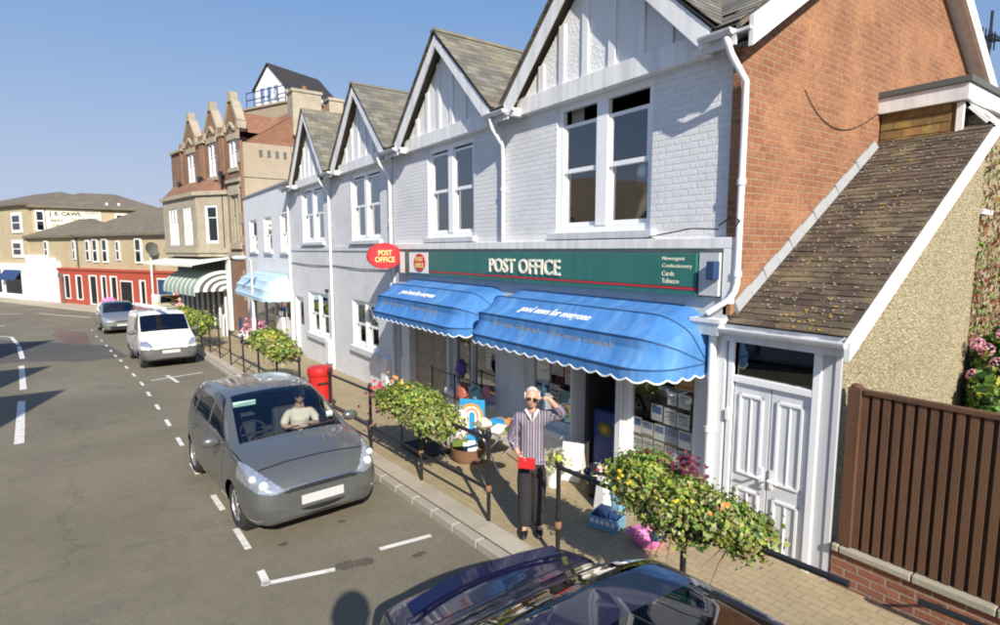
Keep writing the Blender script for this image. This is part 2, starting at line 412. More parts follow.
# pavement: kerb stones, flag margin, pavers
yk = [y for y in YS if -30 <= y <= 40]
g = MB()
for i in range(-30, 40):
    for h in (0, .5):
        a, b_ = i + h + .006, i + h + .494
        P = []
        for z_ in (lambda y: gz(y)-.2, lambda y: gz(y)+.095):
            P += [(kx(a),a,z_(a)), (kx(a)+.13,a,z_(a)), (kx(b_)+.13,b_,z_(b_)), (kx(b_),b_,z_(b_))]
        g.hexa(P)
ko = struct('kerb', g, M['kerb'])
bv = ko.modifiers.new('bevel', 'BEVEL'); bv.width = .015; bv.segments = 2
g = MB()
for i in range(-40, 56):
    a, b_ = i*.75 + .005, i*.75 + .745
    g.quad((kx(a)+.135,a,pz(a)), (kx(a)+.40,a,pz(a)), (kx(b_)+.40,b_,pz(b_)), (kx(b_)+.135,b_,pz(b_)))
struct('pavement_edge', g, M['flag'])
g = MB(); strip(g, yk, lambda y: kx(y)+.13, lambda y: 6.4, lambda y: pz(y)-.004)
struct('pavement', g, M['paver'])
# pavement across the junction, under the far shops
FARP = V((1.1, 51, 0)); FARU = V((-.42, .907, 0)).normalized(); FARN = V((-.907, -.42, 0)).normalized()
far = Frame(FARP, FARU, FARN)
g = MB(); far.box(g, -12, 45, -.3, 2.2, -1.7, -1.27)
struct('far_pavement', g, M['flag'])
# opposite pavement
g = MB(); strip(g, [y for y in YS if -30 <= y <= 37], lambda y: -7, lambda y: -5.2, lambda y: gz(y)+.1)
struct('opposite_pavement', g, M['flag'])
# painted markings
g = MB()
def line(a, b, w=.1, dz=.006):
    a = V((a[0], a[1], 0)); b = V((b[0], b[1], 0)); t = (b-a); L_ = t.length; t.normalize(); n = V((-t.y, t.x, 0))*w/2
    k = max(1, int(L_/1.0)); 
    for i in range(k):
        p, q = a + t*L_*i/k, a + t*L_*(i+1)/k
        g.quad(*[(c.x, c.y, gz(c.y)+dz) for c in (p-n, p+n, q+n, q-n)])
bay = [(1.11,5.85),(1.09,6.89),(1.02,8.22),(.93,9.9),(.88,11.7),(.81,13.35),(.73,15.1),(.64,16.9),(.56,18.6),(.42,20.4),(.27,22.2),(.14,24.1),(-.01,25.6),(-.15,27.4),(-.3,29.5),(-.5,31.8),(-.73,34.2),(-1.0,38.2)]
for i, (x, y) in enumerate(bay):
    dx, dy = (bay[min(i+1, len(bay)-1)][0]-bay[max(i-1,0)][0]), (bay[min(i+1,len(bay)-1)][1]-bay[max(i-1,0)][1])
    l_ = math.hypot(dx, dy); h = .32
    if i == 0: line((1.11,5.66),(1.11,6.0), .075); continue
    line((x-dx/l_*h, y-dy/l_*h), (x+dx/l_*h, y+dy/l_*h), .072)
line((1.06,5.72),(1.76,5.54), .075); line((2.31,5.65),(2.93,5.58), .075)
line((.8,18.95),(2.2,19.4), .09); line((1.25,19.6),(1.42,18.1), .09)
for a, b_ in (((-1.6,13.5),(-2.02,18.1)), ((-2.16,19.9),(-2.72,25.2)), ((-2.9,27.3),(-3.5,32.2))): line(a, b_, .15)
line((-3.6,32.9),(-4.3,37.2), .14); line((-4.3,37.2),(-6.2,40.5), .14)
line((-4.4,51.9),(-1.2,46.7), .14); line((-8.5,53.5),(-5.3,52.5), .16); line((-5.4,44.6),(-9.5,47.0), .18)
struct('road_marking', g, M['mark_white'])

# ------------------------------------------------------------------ building kit
F = Frame((5.5, 0, 0), (0, 1, 0), (-1, 0, 0))          # the terrace front
def window(parent, fr, u0, u1, z0, z1, inset=.11, fw=.07, mull=(.5,), rail=.5, sill=.12, paint='upvc', pane='window_glass', curtain=None, top_gap=0, sw=.035, mw=.11, back=None):
    """sash window: frame mesh, its panes and its sill"""
    w = MB(); d0, d1 = -inset, -inset+.07
    fr.box(w, u0, u0+fw, d0, d1, z0, z1); fr.box(w, u1-fw, u1, d0, d1, z0, z1)
    fr.box(w, u0+fw, u1-fw, d0, d1-.002, z1-fw, z1); fr.box(w, u0+fw, u1-fw, d0, d1-.002, z0, z0+fw)
    edges = [u0+fw]
    for m in mull:
        c = u0 + (u1-u0)*m; fr.box(w, c-mw/2, c+mw/2, d0, d1+.01, z0+fw, z1-fw); edges += [c-mw/2, c+mw/2]
    edges.append(u1-fw)
    zm = z0 + (z1-z0)*rail if rail else None
    for i in range(0, len(edges), 2):
        a, b = edges[i], edges[i+1]; e0, e1 = d0+.005, d0+.045
        zs = [(z0+fw, zm, e0-.03, e1-.03), (zm-.04, z1-fw-top_gap, e0+.005, e1+.005)] if rail else [(z0+fw, z1-fw, e0, e1)]
        for (p, q, s0, s1) in zs:
            fr.box(w, a, a+sw, s0, s1, p, q); fr.box(w, b-sw, b, s0, s1, p, q)
            fr.box(w, a+sw, b-sw, s0, s1-.002, p, p+sw*1.3); fr.box(w, a+sw, b-sw, s0, s1-.002, q-sw, q)
    o = w.build('window', M[paint], parent)
    pm = MB()
    for i in range(0, len(edges), 2):
        a, b = edges[i]+.01, edges[i+1]-.01
        if rail:
            fr.box(pm, a, b, d0-.012, d0-.008, z0+fw+.01, zm-.01); fr.box(pm, a, b, d0+.02, d0+.024, zm-.02, z1-fw-top_gap-.01)
        else: fr.box(pm, a, b, d0+.02, d0+.024, z0+fw+.01, z1-fw-.01)
    pm.build('pane', M[pane], o)
    if sill:
        s = MB(); fr.box(s, u0-.1, u1+.1, -.1, .09, z0-sill, z0-.001); s.build('sill', M['trim_grey'], o, bevel=.01)
    if curtain:
        c = MB()
        for (a, b) in curtain:
            n = 8; pts = []
            for k in range(n+1):
                u = a + (b-a)*k/n; pts.append((u, -inset-.12 - .03*(k % 2)))
            for k in range(n):
                c.quad(fr.pt(pts[k][0], pts[k][1], z0), fr.pt(pts[k+1][0], pts[k+1][1], z0), fr.pt(pts[k+1][0], pts[k+1][1], z1), fr.pt(pts[k][0], pts[k][1], z1))
        c.build('curtain', M['curtain'], o)
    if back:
        k = MB(); fr.box(k, u0-.05, u1+.05, -back-.02, -back, z0-.05, z1+.05); k.build('dark_inside', M['dark'], o)  # near-black sheet: the unlit space behind the glass is put into its colour
    return o

def tiles(mb, o, u, v, n, W, L_, tw, th, lift=.012, seed=1, jit=.004, clip=None):
    """courses of separate tiles on a sloping plane; o eaves corner, u along the eaves, v up the slope"""
    r_ = random.Random(seed); o, u, v, n = V(o), V(u).normalized(), V(v).normalized(), V(n).normalized()
    rows = int(L_/th) + 1
    for j in range(rows):
        off = (tw/2 if j % 2 else 0) + r_.uniform(-.02, .02)*tw; x = -off
        while x < W:
            a, b = max(0, x), min(W, x+tw-.004); x += tw
            if b - a < .02: continue
            if clip and not clip((a+b)/2, j*th): continue
            y0 = j*th - .01 + r_.uniform(-jit, jit); y1 = min(y0 + th*1.5, L_ + .02); dl = r_.uniform(0, jit)
            P = []
            for (hh, tt) in ((0.0, 0), (lift, 1)):
                for (uu, yy, ex) in ((a, y0, lift*1.2), (b, y0, lift*1.2), (b, y1, 0), (a, y1, 0)):
                    P.append(o + u*uu + v*yy + n*(ex + dl + (lift if tt else 0)))
            mb.hexa(P)

def pipe(parent, pts, r=.035, m='trim_white', name='downpipe', brackets=()):
    p = MB(); p.tube(pts, r, 10)
    for b in brackets: p.lathe([(r*1.35, -.03), (r*1.35, .03)], b, 10)
    return p.build(name, M[m], parent, smooth=50)

SL = math.tan(R(33)); NS = V((-math.sin(R(33)), 0, math.cos(R(33)))); VS = V((math.cos(R(33)), 0, math.sin(R(33))))
def unit(parent, c, half, zpk, y0, y1, seed):
    """front gable of one house of the terrace with its slates, boards and gutter"""
    zf = 5.50; sl = (zpk - zf) / half; Xg = 5.20; L_ = math.hypot(half, zpk-zf)
    # rough-cast panel and battens
    p = MB(); X0, X1 = 5.43, 5.53; zb = 5.285
    p.prism([(X0, c-half+.12, zb), (X0, c+half-.12, zb), (X0, c+half-.12, zf), (X0, c, zpk-.12), (X0, c-half+.12, zf)], (X1-X0, 0, 0))
    gp = p.build('gable', M['roughcast'], parent)
    s = MB(); s.box(5.375, 5.428, c-half+.02, c+half-.02, zb-.005, zb+.24)
    for k in (-.66, -.42, -.15, .13, .40, .66):
        y = c + k*half*1.0; zt = zpk - .16 - abs(y-c)*sl
        if zt > zb+.3: s.box(5.40, 5.428, y-.06, y+.06, zb+.24, zt)
    s.build('gable_batten', M['trim_white'], gp, bevel=.004)
    for sg in (-1, 1):
        b = MB(); w = .155
        q = [(Xg, c, zpk+.06), (Xg, c+sg*(half+.08), zf-.03), (Xg, c+sg*(half+.08), zf-.03-w*1.1), (Xg, c+sg*(half-.02), zf-.03-w*1.25), (Xg, c, zpk+.06-w*1.42)]
        b.prism(q, (.045, 0, 0))
        b.box(Xg+.046, 5.45, c+sg*(half-.08)-.05, c+sg*(half-.08)+.05, zf-.24, zf-.12)
        b.build('bargeboard', M['trim_white'], parent, bevel=.006)
    r_ = MB()
    for sg in (-1, 1):
        o = V((Xg-.03, c+sg*(half+.16), zf-.04+.02)); v = V((0, -sg*half, zpk-zf)).normalized(); n = V((0, sg*(zpk-zf), half)).normalized()
        tiles(r_, o, (1,0,0), v, n, 4.4, L_+.20, .28, .17, .008, seed+sg, .003)
    r_.box(Xg-.03, 9.4, c-.09, c+.09, zpk+.09, zpk+.14)
    r_.build('slate_roof', M['slate'], parent)
    u = MB()
    for sg in (-1, 1):
        u.hexa([(Xg, c, zpk+.03), (9.6, c, zpk+.03), (9.6, c+sg*(half+.12), zf-.04), (Xg, c+sg*(half+.12), zf-.04),
                (Xg, c, zpk+.05), (9.6, c, zpk+.05), (9.6, c+sg*(half+.13), zf-.02), (Xg, c+sg*(half+.13), zf-.02)])
    u.build('roof_deck', M['slate_flat'], parent)
    return gp
def main_roof(parent, y0, y1, seed, gaps):
    r_ = MB(); L_ = 4.25/math.cos(R(33))
    tiles(r_, (5.22, y0, 5.44), (0,1,0), VS, NS, y1-y0, L_, .28, .17, .008, seed, .003, clip=lambda u, v: v > .5 or any(a < y0+u < b for a, b in gaps))
    r_.build('slate_roof', M['slate'], parent)
    d = MB(); zr = 5.44 + 4.25*SL; x1 = 5.56; z1 = 5.44 + (x1-5.22)*SL
    d.hexa([(x1,y0,z1-.06),(x1,y1,z1-.06),(9.47,y1,zr-.06),(9.47,y0,zr-.06),(x1,y0,z1-.01),(x1,y1,z1-.01),(9.47,y1,zr-.01),(9.47,y0,zr-.01)])
    for a, b in gaps: d.hexa([(5.22,a,5.38),(5.22,b,5.38),(x1-.002,b,z1-.06),(x1-.002,a,z1-.06),(5.22,a,5.43),(5.22,b,5.43),(x1-.002,b,z1-.01),(x1-.002,a,z1-.01)])
    d.hexa([(13.7,y0,5.30),(13.7,y1,5.30),(9.47,y1,zr-.06),(9.47,y0,zr-.06),(13.7,y0,5.35),(13.7,y1,5.35),(9.47,y1,zr),(9.47,y0,zr)])
    d.box(9.37, 9.57, y0, y1, zr+.0, zr+.09)
    d.build('roof_deck', M['slate_flat'], parent)
def gutter(parent, y0, y1, x=5.16, z=5.37):
    g_ = MB(); n = 8; prof = [(x + .055*math.cos(math.pi + k*math.pi/n), z + .055*math.sin(math.pi + k*math.pi/n)) for k in range(n+1)]
    pts = [(a, y0, b) for a, b in prof] + [(a+.0, y0, b) for a, b in []]
    g_.prism(pts, (0, y1-y0, 0)); g_.box(x+.06, x+.085, y0, y1, z-.14, z+.04)
    return g_.build('gutter', M['trim_grey'], parent, smooth=60)

# ------------------------------------------------------------------ the post office (two houses knocked together)
PO = thing('post_office', 'white brick post office with two gables and a red brick end, behind blue awnings', 'post office', (7.5, 7.7, -.2))
W1 = (4.58, 6.34, 3.45, 5.28); W2 = (8.62, 10.38, 3.45, 5.24)
sh = [(3.82,4.93,.45,2.3), (5.06,5.88,-.15,2.3), (5.94,7.04,.45,2.3), (7.90,9.50,.45,2.3), (9.62,11.30,-.45,2.3), (11.72,12.08,-.45,1.95)]
w = MB(); F.wall(w, 3.42, 12.10, -1.5, 5.6, [W1, W2] + sh, .20)
w.build('wall', M['painted_brick'], PO)
w = MB(); y = 3.42
w.quad((5.5,y,-1.5),(13.5,y,-1.5),(13.5,y,5.45),(9.47,y,8.05),(5.5,y,5.45)); w.quad((13.5,y,-1.5),(13.5,12.1,-1.5),(13.5,12.1,5.4),(13.5,y,5.4))
w.box(5.44, 5.505, 3.41, 3.50, 2.5, 5.45)
w.build('side_wall', M['red_brick'], PO)
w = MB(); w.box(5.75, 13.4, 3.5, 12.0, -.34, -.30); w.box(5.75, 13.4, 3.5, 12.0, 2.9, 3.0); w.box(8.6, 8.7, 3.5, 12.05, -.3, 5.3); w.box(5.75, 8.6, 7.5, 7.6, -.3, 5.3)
w.build('dark_inside', M['interior'], PO)
for (c, pk, sd) in ((5.46, 7.15, 1), (9.5, 7.12, 5)): unit(PO, c, 1.74, pk, 0, 0, sd)
main_roof(PO, 3.30, 12.10, 31, [(3.30,3.68),(7.22,7.76),(11.26,12.1)])
gutter(PO, 3.35, 3.72); sq = MB()
for a_, b__ in ((3.20,3.86),(7.06,7.92),(11.1,12.1)): sq = MB(); sq.box(5.215, 5.52, a_, b__, 5.335, 5.365); sq.build('soffit', M['trim_grey'], PO)  # boxes added under the eaves gaps to stop sun leaking onto the wall

gutter(PO, 7.20, 7.80); gutter(PO, 11.22, 12.03)
for yy in (7.60,): pipe(PO, [(5.16,yy,5.3),(5.2,yy,5.16),(5.42,yy+.02,4.92),(5.44,yy+.02,4.7),(5.44,yy+.02,3.33)], brackets=[(5.44,yy+.02,4.2)])
pipe(PO, [(5.16,3.42,5.3),(5.2,3.38,5.14),(5.40,3.33,4.9),(5.41,3.33,4.6),(5.41,3.33,2.85),(5.40,3.345,2.76),(5.37,3.38,2.68),(5.28,3.58,2.52)], .034, brackets=[(5.41,3.33,3.9),(5.41,3.33,2.95)])
# verge of the brick end: white boards
for sg, xa, za in ((1, 5.25, 5.20), (-1, 13.7, 5.20)):
    b = MB(); L0 = V((xa, 3.18, za)); top = V((9.47, 3.18, 5.44+4.25*SL-.10))
    b.hexa([L0+V((0,0,-.02)), top+V((0,0,-.16)), top+V((0,.05,-.16)), L0+V((0,.05,-.02)), L0+V((0,0,.26)), top+V((0,0,.14)), top+V((0,.05,.14)), L0+V((0,.05,.26))])
    b.build('bargeboard', M['trim_white'], PO)
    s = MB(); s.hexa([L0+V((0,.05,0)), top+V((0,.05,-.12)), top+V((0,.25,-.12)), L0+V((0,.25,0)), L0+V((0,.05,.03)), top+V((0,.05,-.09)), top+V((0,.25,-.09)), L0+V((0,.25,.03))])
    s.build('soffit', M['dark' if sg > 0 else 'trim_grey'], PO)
window(PO, F, *W1, fw=.09, mw=.20, rail=.49, curtain=[(6.02,6.28)], top_gap=.20, sw=.045, sill=.10, back=1.6)
window(PO, F, *W2, fw=.09, mw=.18, rail=.52, curtain=[(8.72,9.05),(9.9,10.3)], top_gap=.04, sw=.045, sill=.10, back=1.6)
# string course above the shop sign, and its return
t = MB(); F.box(t, 3.40, 12.06, .002, .10, 3.215, 3.335); F.box(t, 3.40, 3.50, .002, .10, 2.62, 3.214); F.box(t, 11.95, 12.06, .002, .08, 2.3, 3.214)
t.build('string_course', M['trim_white'], PO, bevel=.008)
# shop front timber: pilasters, sill, stall riser, door frames
for (a, b_) in ((3.45,3.80), (4.945,5.045), (5.89,5.935), (7.06,7.88), (9.51,9.61), (11.31,11.70)):
    t = MB(); F.box(t, a, b_, .002, .045, -.4, 2.62)
    if a == 7.06:
        for (c_, d_) in ((7.10,7.44),(7.50,7.84)): F.box(t, c_, d_, .0445, .06, .55, 2.0)
    t.build('pilaster', M['door_white'], PO, bevel=.006)
for (a, b_) in ((3.81,4.94), (5.94,7.05), (7.89,9.50)):
    t = MB(); F.box(t, a, b_, .003, .16, .36, .46); t.build('window_ledge', M['trim_white'], PO, bevel=.008)
    t = MB(); F.box(t, a, b_, .002, .03, -.4, .355); t.build('stall_riser', M['trim_white'], PO)
window(PO, F, 3.82, 4.93, .45, 2.3, fw=.05, mull=(), rail=0, sill=0, paint='trim_white', pane='shop_glass')
window(PO, F, 5.94, 7.04, .45, 2.3, fw=.06, mull=(), rail=0, sill=0, paint='trim_white', pane='shop_glass')
window(PO, F, 7.90, 9.50, .45, 2.3, fw=.06, mull=(.55,), rail=0, sill=0, paint='trim_white', pane='shop_glass', mw=.06)
# the open shop door, folded back inside, and the closed roller panel of the left bay
t = MB(); F.box(t, 5.80, 5.86, -1.0, -.2, -.1, 2.1); t.build('door', M['interior'], PO)  # leaf coloured dark so the whole doorway looks unlit
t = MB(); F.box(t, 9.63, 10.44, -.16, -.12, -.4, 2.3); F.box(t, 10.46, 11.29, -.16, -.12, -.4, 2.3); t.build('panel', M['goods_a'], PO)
dd = MB(); F.box(dd, 11.74, 12.06, -.13, -.08, -.4, 1.93); do = dd.build('door', M['door_white'], PO)
dd = MB(); F.box(dd, 11.81, 11.99, -.079, -.07, .65, 1.75); dd.build('pane', M['far_glass'], do)
t = MB(); F.box(t, 5.872, 5.886, -.205, .004, -.4, 2.3); t.build('door_frame', M['door_white'], PO)
# lintel behind the awning
t = MB(); F.box(t, 3.46, 11.94, .002, .06, 2.30, 2.68); t.build('fascia_backing', M['grey_render'], PO)
t = MB(); t.tube([(5.38,3.55,3.42),(5.38,3.9,3.44),(5.40,4.2,3.40),(5.40,4.5,3.36)], .008, 6); t.tube([(5.38,3.36,3.44),(5.37,3.30,3.5),(5.37,3.4,3.55),(5.38,3.55,3.46)], .008, 6)
t.build('cable', M['dark'], PO)
t = MB(); t.tube([(6.75+2.1*k/16,3.41,5.05-.36*math.sin(math.pi*(k/16)**.8)+.05*k/16) for k in range(17)], .005, 6); t.build('cable', M['dark'], PO)

# ------------------------------------------------------------------ houses three and four, and the flat-topped shop
def house(name, label, y0, y1, c, pk, win, gwin, door, seed, mat='painted_brick'):
    H_ = thing(name, label, 'house', (7.5, (y0+y1)/2, gz((y0+y1)/2)), 'gabled houses of the white terrace')
    w = MB(); F.wall(w, y0, y1, -2, 5.6, [win, gwin] + door, .2); w.build('wall', M[mat], H_)
    w = MB(); w.quad((13.5,y0,-2),(13.5,y1,-2),(13.5,y1,5.4),(13.5,y0,5.4)); w.quad((5.5,y1-.02,-2),(13.5,y1-.02,-2),(13.5,y1-.02,5.4),(9.47,y1-.02,8.0),(5.5,y1-.02,5.45)); w.build('rear_wall', M['painted_smooth'], H_)
    unit(H_, c, 1.72, pk, 0, 0, seed); main_roof(H_, y0, y1, seed+40, [(y0,c-1.76),(c+1.76,y1)]); gutter(H_, c+1.8, y1+.05); gutter(H_, y0+.05, c-1.8)
    pipe(H_, [(5.16,y0+.02,5.3),(5.2,y0+.02,5.16),(5.42,y0+.03,4.92),(5.44,y0+.03,4.7),(5.44,y0+.03,gz(y0)+.12)], .04, brackets=[(5.44,y0+.03,3.9),(5.44,y0+.03,1.9)])
    window(H_, F, *win, fw=.09, mw=.18, rail=.52, top_gap=.04, sw=.045, sill=.10, curtain=[(win[0]+.1, win[0]+.5)], back=1.3)
    window(H_, F, *gwin, fw=.08, mw=.10, rail=.5, sw=.04, sill=.16, curtain=[(gwin[1]-.6, gwin[1]-.1)], back=1.3)
    t = MB(); F.box(t, y0+.1, y1, .002, .03, 3.18, 3.30); t.build('string_course', M['painted_smooth'], H_)
    t = MB(); t.tube([(5.48,y0,2.72),(5.47,(y0+y1)/2,2.70),(5.48,y1,2.74)], .012, 6); t.build('cable', M['dark'], H_)
    for i, d_ in enumerate(door):
        q = MB(); F.box(q, d_[0]+.06, d_[1]-.06, -.15, -.1, d_[2], d_[3]-.06); dr = q.build('door', M['door_white'], H_)
        q = MB(); F.box(q, d_[0]+.22, d_[1]-.22, -.099, -.09, d_[3]-1.0, d_[3]-.2); q.build('pane', M['far_glass'], dr)
        q = MB(); F.box(q, d_[0], d_[0]+.06, -.16, -.06, d_[2], d_[3]); F.box(q, d_[1]-.06, d_[1], -.16, -.06, d_[2], d_[3]); F.box(q, d_[0]+.06, d_[1]-.06, -.16, -.062, d_[3]-.06, d_[3]); q.build('door_frame', M['trim_white'], H_)
    q = MB(); F.box(q, y0+.30, y0+.62, .002, .14, gz(y0)+.25, gz(y0)+.95); q.build('meter_box', M['trim_white'], H_, bevel=.01)
    q = MB(); q.lathe([(.05,0),(.05,.1)], (5.4, y0+.55, 1.95), 10, (1,0,0)); q.build('wall_lamp', M['black_iron'], H_, smooth=40)
    return H_
house('terraced_house', 'white gabled house next to the post office, its lower window beside the left blue awning', 12.12, 16.44, 13.75, 7.18,
      (12.86,14.80,3.45,5.2), (13.15,14.95,.56,1.84), [], 60)
house('terraced_house', 'white gabled house between the pale blue shop awning and the house beside the post office', 16.46, 20.98, 18.05, 7.42,
      (17.2,19.45,3.45,5.22), (17.05,19.1,.42,1.82), [(19.75,20.75,-.6,1.55)], 70, 'painted_smooth')

SHP = thing('shop_building', 'low white flat roofed shop with three small upper windows over a pale blue awning', 'shop', (7.5, 25.2, gz(25)))
wn = [(21.0+.45, 22.45, 3.14, 4.55), (23.9, 25.2, 3.14, 4.55), (26.6, 28.1, 3.14, 4.55)]
w = MB(); F.wall(w, 21.0, 29.35, -2, 5.62, wn + [(22.2,28.2,-.6,1.75)], .22)
w.quad((5.5,29.35,-2),(13,29.35,-2),(13,29.35,5.62),(5.5,29.35,5.62)); w.quad((5.5,21,5.62),(13,21,5.62),(13,29.35,5.62),(5.5,29.35,5.62)); w.build('wall', M['white_wall'], SHP)
t = MB(); F.box(t, 21.02, 29.38, -.1, .05, 5.63, 5.71); t.build('coping', M['lead'], SHP)
for q in wn: window(SHP, F, *q, fw=.07, mull=(), rail=.5, sill=.1, sw=.04, back=.8)
t = MB(); F.box(t, 22.2, 28.2, -.85, -.8, -.8, 1.75); t.build('dark_inside', M['dark'], SHP)  # near-black backing painted in place of the unlit shop behind the glass
window(SHP, F, 22.2, 28.2, -.35, 1.75, fw=.06, mull=(.3,.62), rail=0, sill=0, paint='trim_white', pane='shop_glass', mw=.12)
t = MB(); F.box(t, 22.2, 28.2, -.1, .02, -1.2, -.36); t.build('stall_riser', M['shop_white'], SHP)
t = MB(); F.box(t, 21.05, 21.95, .002, .06, -.7, 1.7); dq = t.build('door', M['trim_white'], SHP)
t = MB(); F.box(t, 21.25, 21.75, .061, .07, .6, 1.5); t.build('pane', M['far_glass'], dq)
pipe(SHP, [(5.44,21.06,5.5),(5.44,21.06,-.5)], .035)

# ------------------------------------------------------------------ lean-to side porch with dormer
LT = thing('side_porch', 'lean-to porch with double door, mossy tiled roof and pebbledash side, against the brick end wall', 'porch', (7.2, 2.85, 0))
DO = (2.53, 3.36, -.06, 2.27)
w = MB(); F.wall(w, 2.28, 3.42, -1, 2.36, [DO], .12); w.build('front_wall', M['grey_render'], LT)
y = 2.30
w = MB(); w.add([(5.5,y,-1),(9.06,y,-1),(9.06,y,4.66),(5.5,y,2.36)], [(0,1,2,3)]); w.quad((9.06,y,-1),(9.06,3.4,-1),(9.06,3.4,4.6),(9.06,y,4.6)); w.build('side_wall', M['pebbledash'], LT)
q = MB(); F.box(q, 2.29, 2.34, -.02, .012, -.6, 2.3); q.build('corner_trim', M['trim_grey'], LT)
q = MB(); F.box(q, 2.46, 2.53, -.06, .03, -.2, 2.28); F.box(q, 3.36, 3.42, -.06, .03, -.2, 2.28); F.box(q, 2.53, 3.36, -.06, .028, 2.22, 2.28); F.box(q, 2.53, 3.36, -.06, .028, 1.78, 1.85)
q.build('door_frame', M['upvc'], LT, bevel=.005)
q = MB(); F.box(q, 2.54, 3.35, -.04, -.03, 1.85, 2.22); q.build('fanlight', M['car_glass_dark'], LT)
q = MB(); F.box(q, 2.5, 3.4, -.5, -.45, -.1, 2.25); q.build('dark_inside', M['dark'], LT)  # black sheet behind door and fanlight, painted as an unlit inside
for a, b_ in ((2.535, 2.94), (2.95, 3.355)):
    q = MB(); F.box(q, a, b_, -.05, -.005, -.05, 1.775); dr = q.build('door', M['door_white'], LT, bevel=.004)
    q = MB()
    for z0, z1 in ((.78, 1.66), (.05, .62)):
        F.box(q, a+.07, b_-.07, -.004, .012, z0, z0+.025); F.box(q, a+.07, b_-.07, -.004, .012, z1-.025, z1)
        F.box(q, a+.07, a+.095, -.004, .0115, z0, z1); F.box(q, b_-.095, b_-.07, -.004, .0115, z0, z1)
        n_ = 2
        for k in range(1, n_): F.box(q, a+.095+(b_-a-.19)*k/n_-.006, a+.095+(b_-a-.19)*k/n_+.006, -.004, .006, z0+.025, z1-.025)
    q.build('door_panel', M['upvc'], dr)
    hx = b_-.05 if a < 2.7 else a+.05
    q = MB(); q.tube([(5.47,hx,.82),(5.42,hx,.82)], .014, 8); q.tube([(5.425,hx,.82),(5.425,hx+(-.10 if a < 2.7 else .10),.815)], .011, 8); F.box(q, hx-.018, hx+.018, .001, .014, .72, .92)
    q.build('handle', M['upvc'], dr, smooth=40)
q = MB(); F.box(q, 2.5, 3.42, .0, .34, -.16, -.06); q.build('step', M['trim_white'], LT, bevel=.01)
q = MB(); F.box(q, 3.37, 3.41, .031, .07, 1.35, 1.47); q.build('door_bell', M['upvc'], LT)
# roof: courses of small tiles
LS = V((8.95-5.40, 0, 4.72-2.42)); LL = LS.length; LN = V((-LS.z, 0, LS.x)).normalized()
rfm = r_ = MB(); tiles(r_, (5.38, 2.21, 2.42), (0,1,0), LS, LN, 1.20, LL, .165, .098, .011, 9, .006)
d_ = MB(); d_.hexa([(5.42,2.26,2.36),(5.42,3.42,2.36),(9.0,3.42,4.70),(9.0,2.26,4.70),(5.42,2.26,2.42),(5.42,3.42,2.42),(9.0,3.42,4.75),(9.0,2.26,4.75)]); d_.build('roof_deck', M['felt'], LT)
lc = {'lichen_orange': MB(), 'lichen_pale': MB()}; rl = random.Random(4)
for k in range(620):
    a, b_ = rl.uniform(.02, 1.16), rl.uniform(.02, .97)*LL; kind = 'lichen_orange' if rl.random() < .11 else 'lichen_pale'
    if kind == 'lichen_orange': cl_ = rl.choice([(.25,.3),(.5,2.5),(.35,1.5),(.6,3.6),(.3,.1),(.55,.05),(.8,1.4)]); a = min(1.14, max(.02, rl.gauss(cl_[0], .1))); b_ = min(LL*.97, max(.02, rl.gauss(cl_[1]*LL/4.6, .18)))
    s_ = rl.uniform(.005, .017) * (1.35 if kind == 'lichen_orange' else 1); c_ = V((5.38, 2.22+a, 2.42)) + LS.normalized()*b_ + LN*.034
    n_ = 7; rfm.mi = 1 if kind == 'lichen_orange' else 2; rfm.add([c_ + (V((0,1,0))*math.cos(i*2*math.pi/n_) + LS.normalized()*math.sin(i*2*math.pi/n_)*.8)*s_*rl.uniform(.6,1.3) for i in range(n_)], [list(range(n_))])
rfm.build('tile_roof', [M['clay_tile'], M['lichen_orange'], M['lichen_pale']], LT)
fl = MB(); fn = LS.normalized(); k_ = 12
for i in range(k_):
    a, b_ = .15 + (LL-.45)*i/k_, .15 + (LL-.45)*(i+1)/k_ - .01
    p, q_ = V((5.38,0,2.42)) + fn*a, V((5.38,0,2.42)) + fn*b_; h_ = .10 + .02*(i % 2 == 0)
    fl.hexa([(p.x,3.345,p.z+.035),(q_.x,3.345,q_.z+.035),(q_.x,3.41,q_.z+.03),(p.x,3.41,p.z+.03),(p.x,3.395,p.z+.03+h_),(q_.x,3.395,q_.z+.03+h_),(q_.x,3.412,q_.z+.03+h_),(p.x,3.412,p.z+.03+h_)])
fl.build('flashing', M['lead'], LT)
b = MB(); A, B_ = V((5.32,2.16,2.21)), V((8.98,2.16,4.59)); b.hexa([A, B_, B_+V((0,.05,0)), A+V((0,.05,0)), A+V((0,0,.165)), B_+V((0,0,.15)), B_+V((0,.05,.15)), A+V((0,.05,.165))])
b.build('bargeboard', M['trim_white'], LT)
g_ = gutter(LT, 2.20, 3.44, 5.33, 2.37)
# hopper and downpipe between the porch and the shop front
q = MB(); q.hexa([(5.30,3.46,2.28),(5.46,3.46,2.28),(5.46,3.72,2.28),(5.30,3.72,2.28),(5.26,3.42,2.42),(5.48,3.42,2.42),(5.48,3.76,2.42),(5.26,3.76,2.42)]); q.box(5.25,5.485,3.40,3.78,2.42,2.46); q.build('hopper', M['trim_white'], PO)
pipe(PO, [(5.41,3.58,2.3),(5.41,3.58,-.1)], .045, brackets=[(5.41,3.58,1.2)])
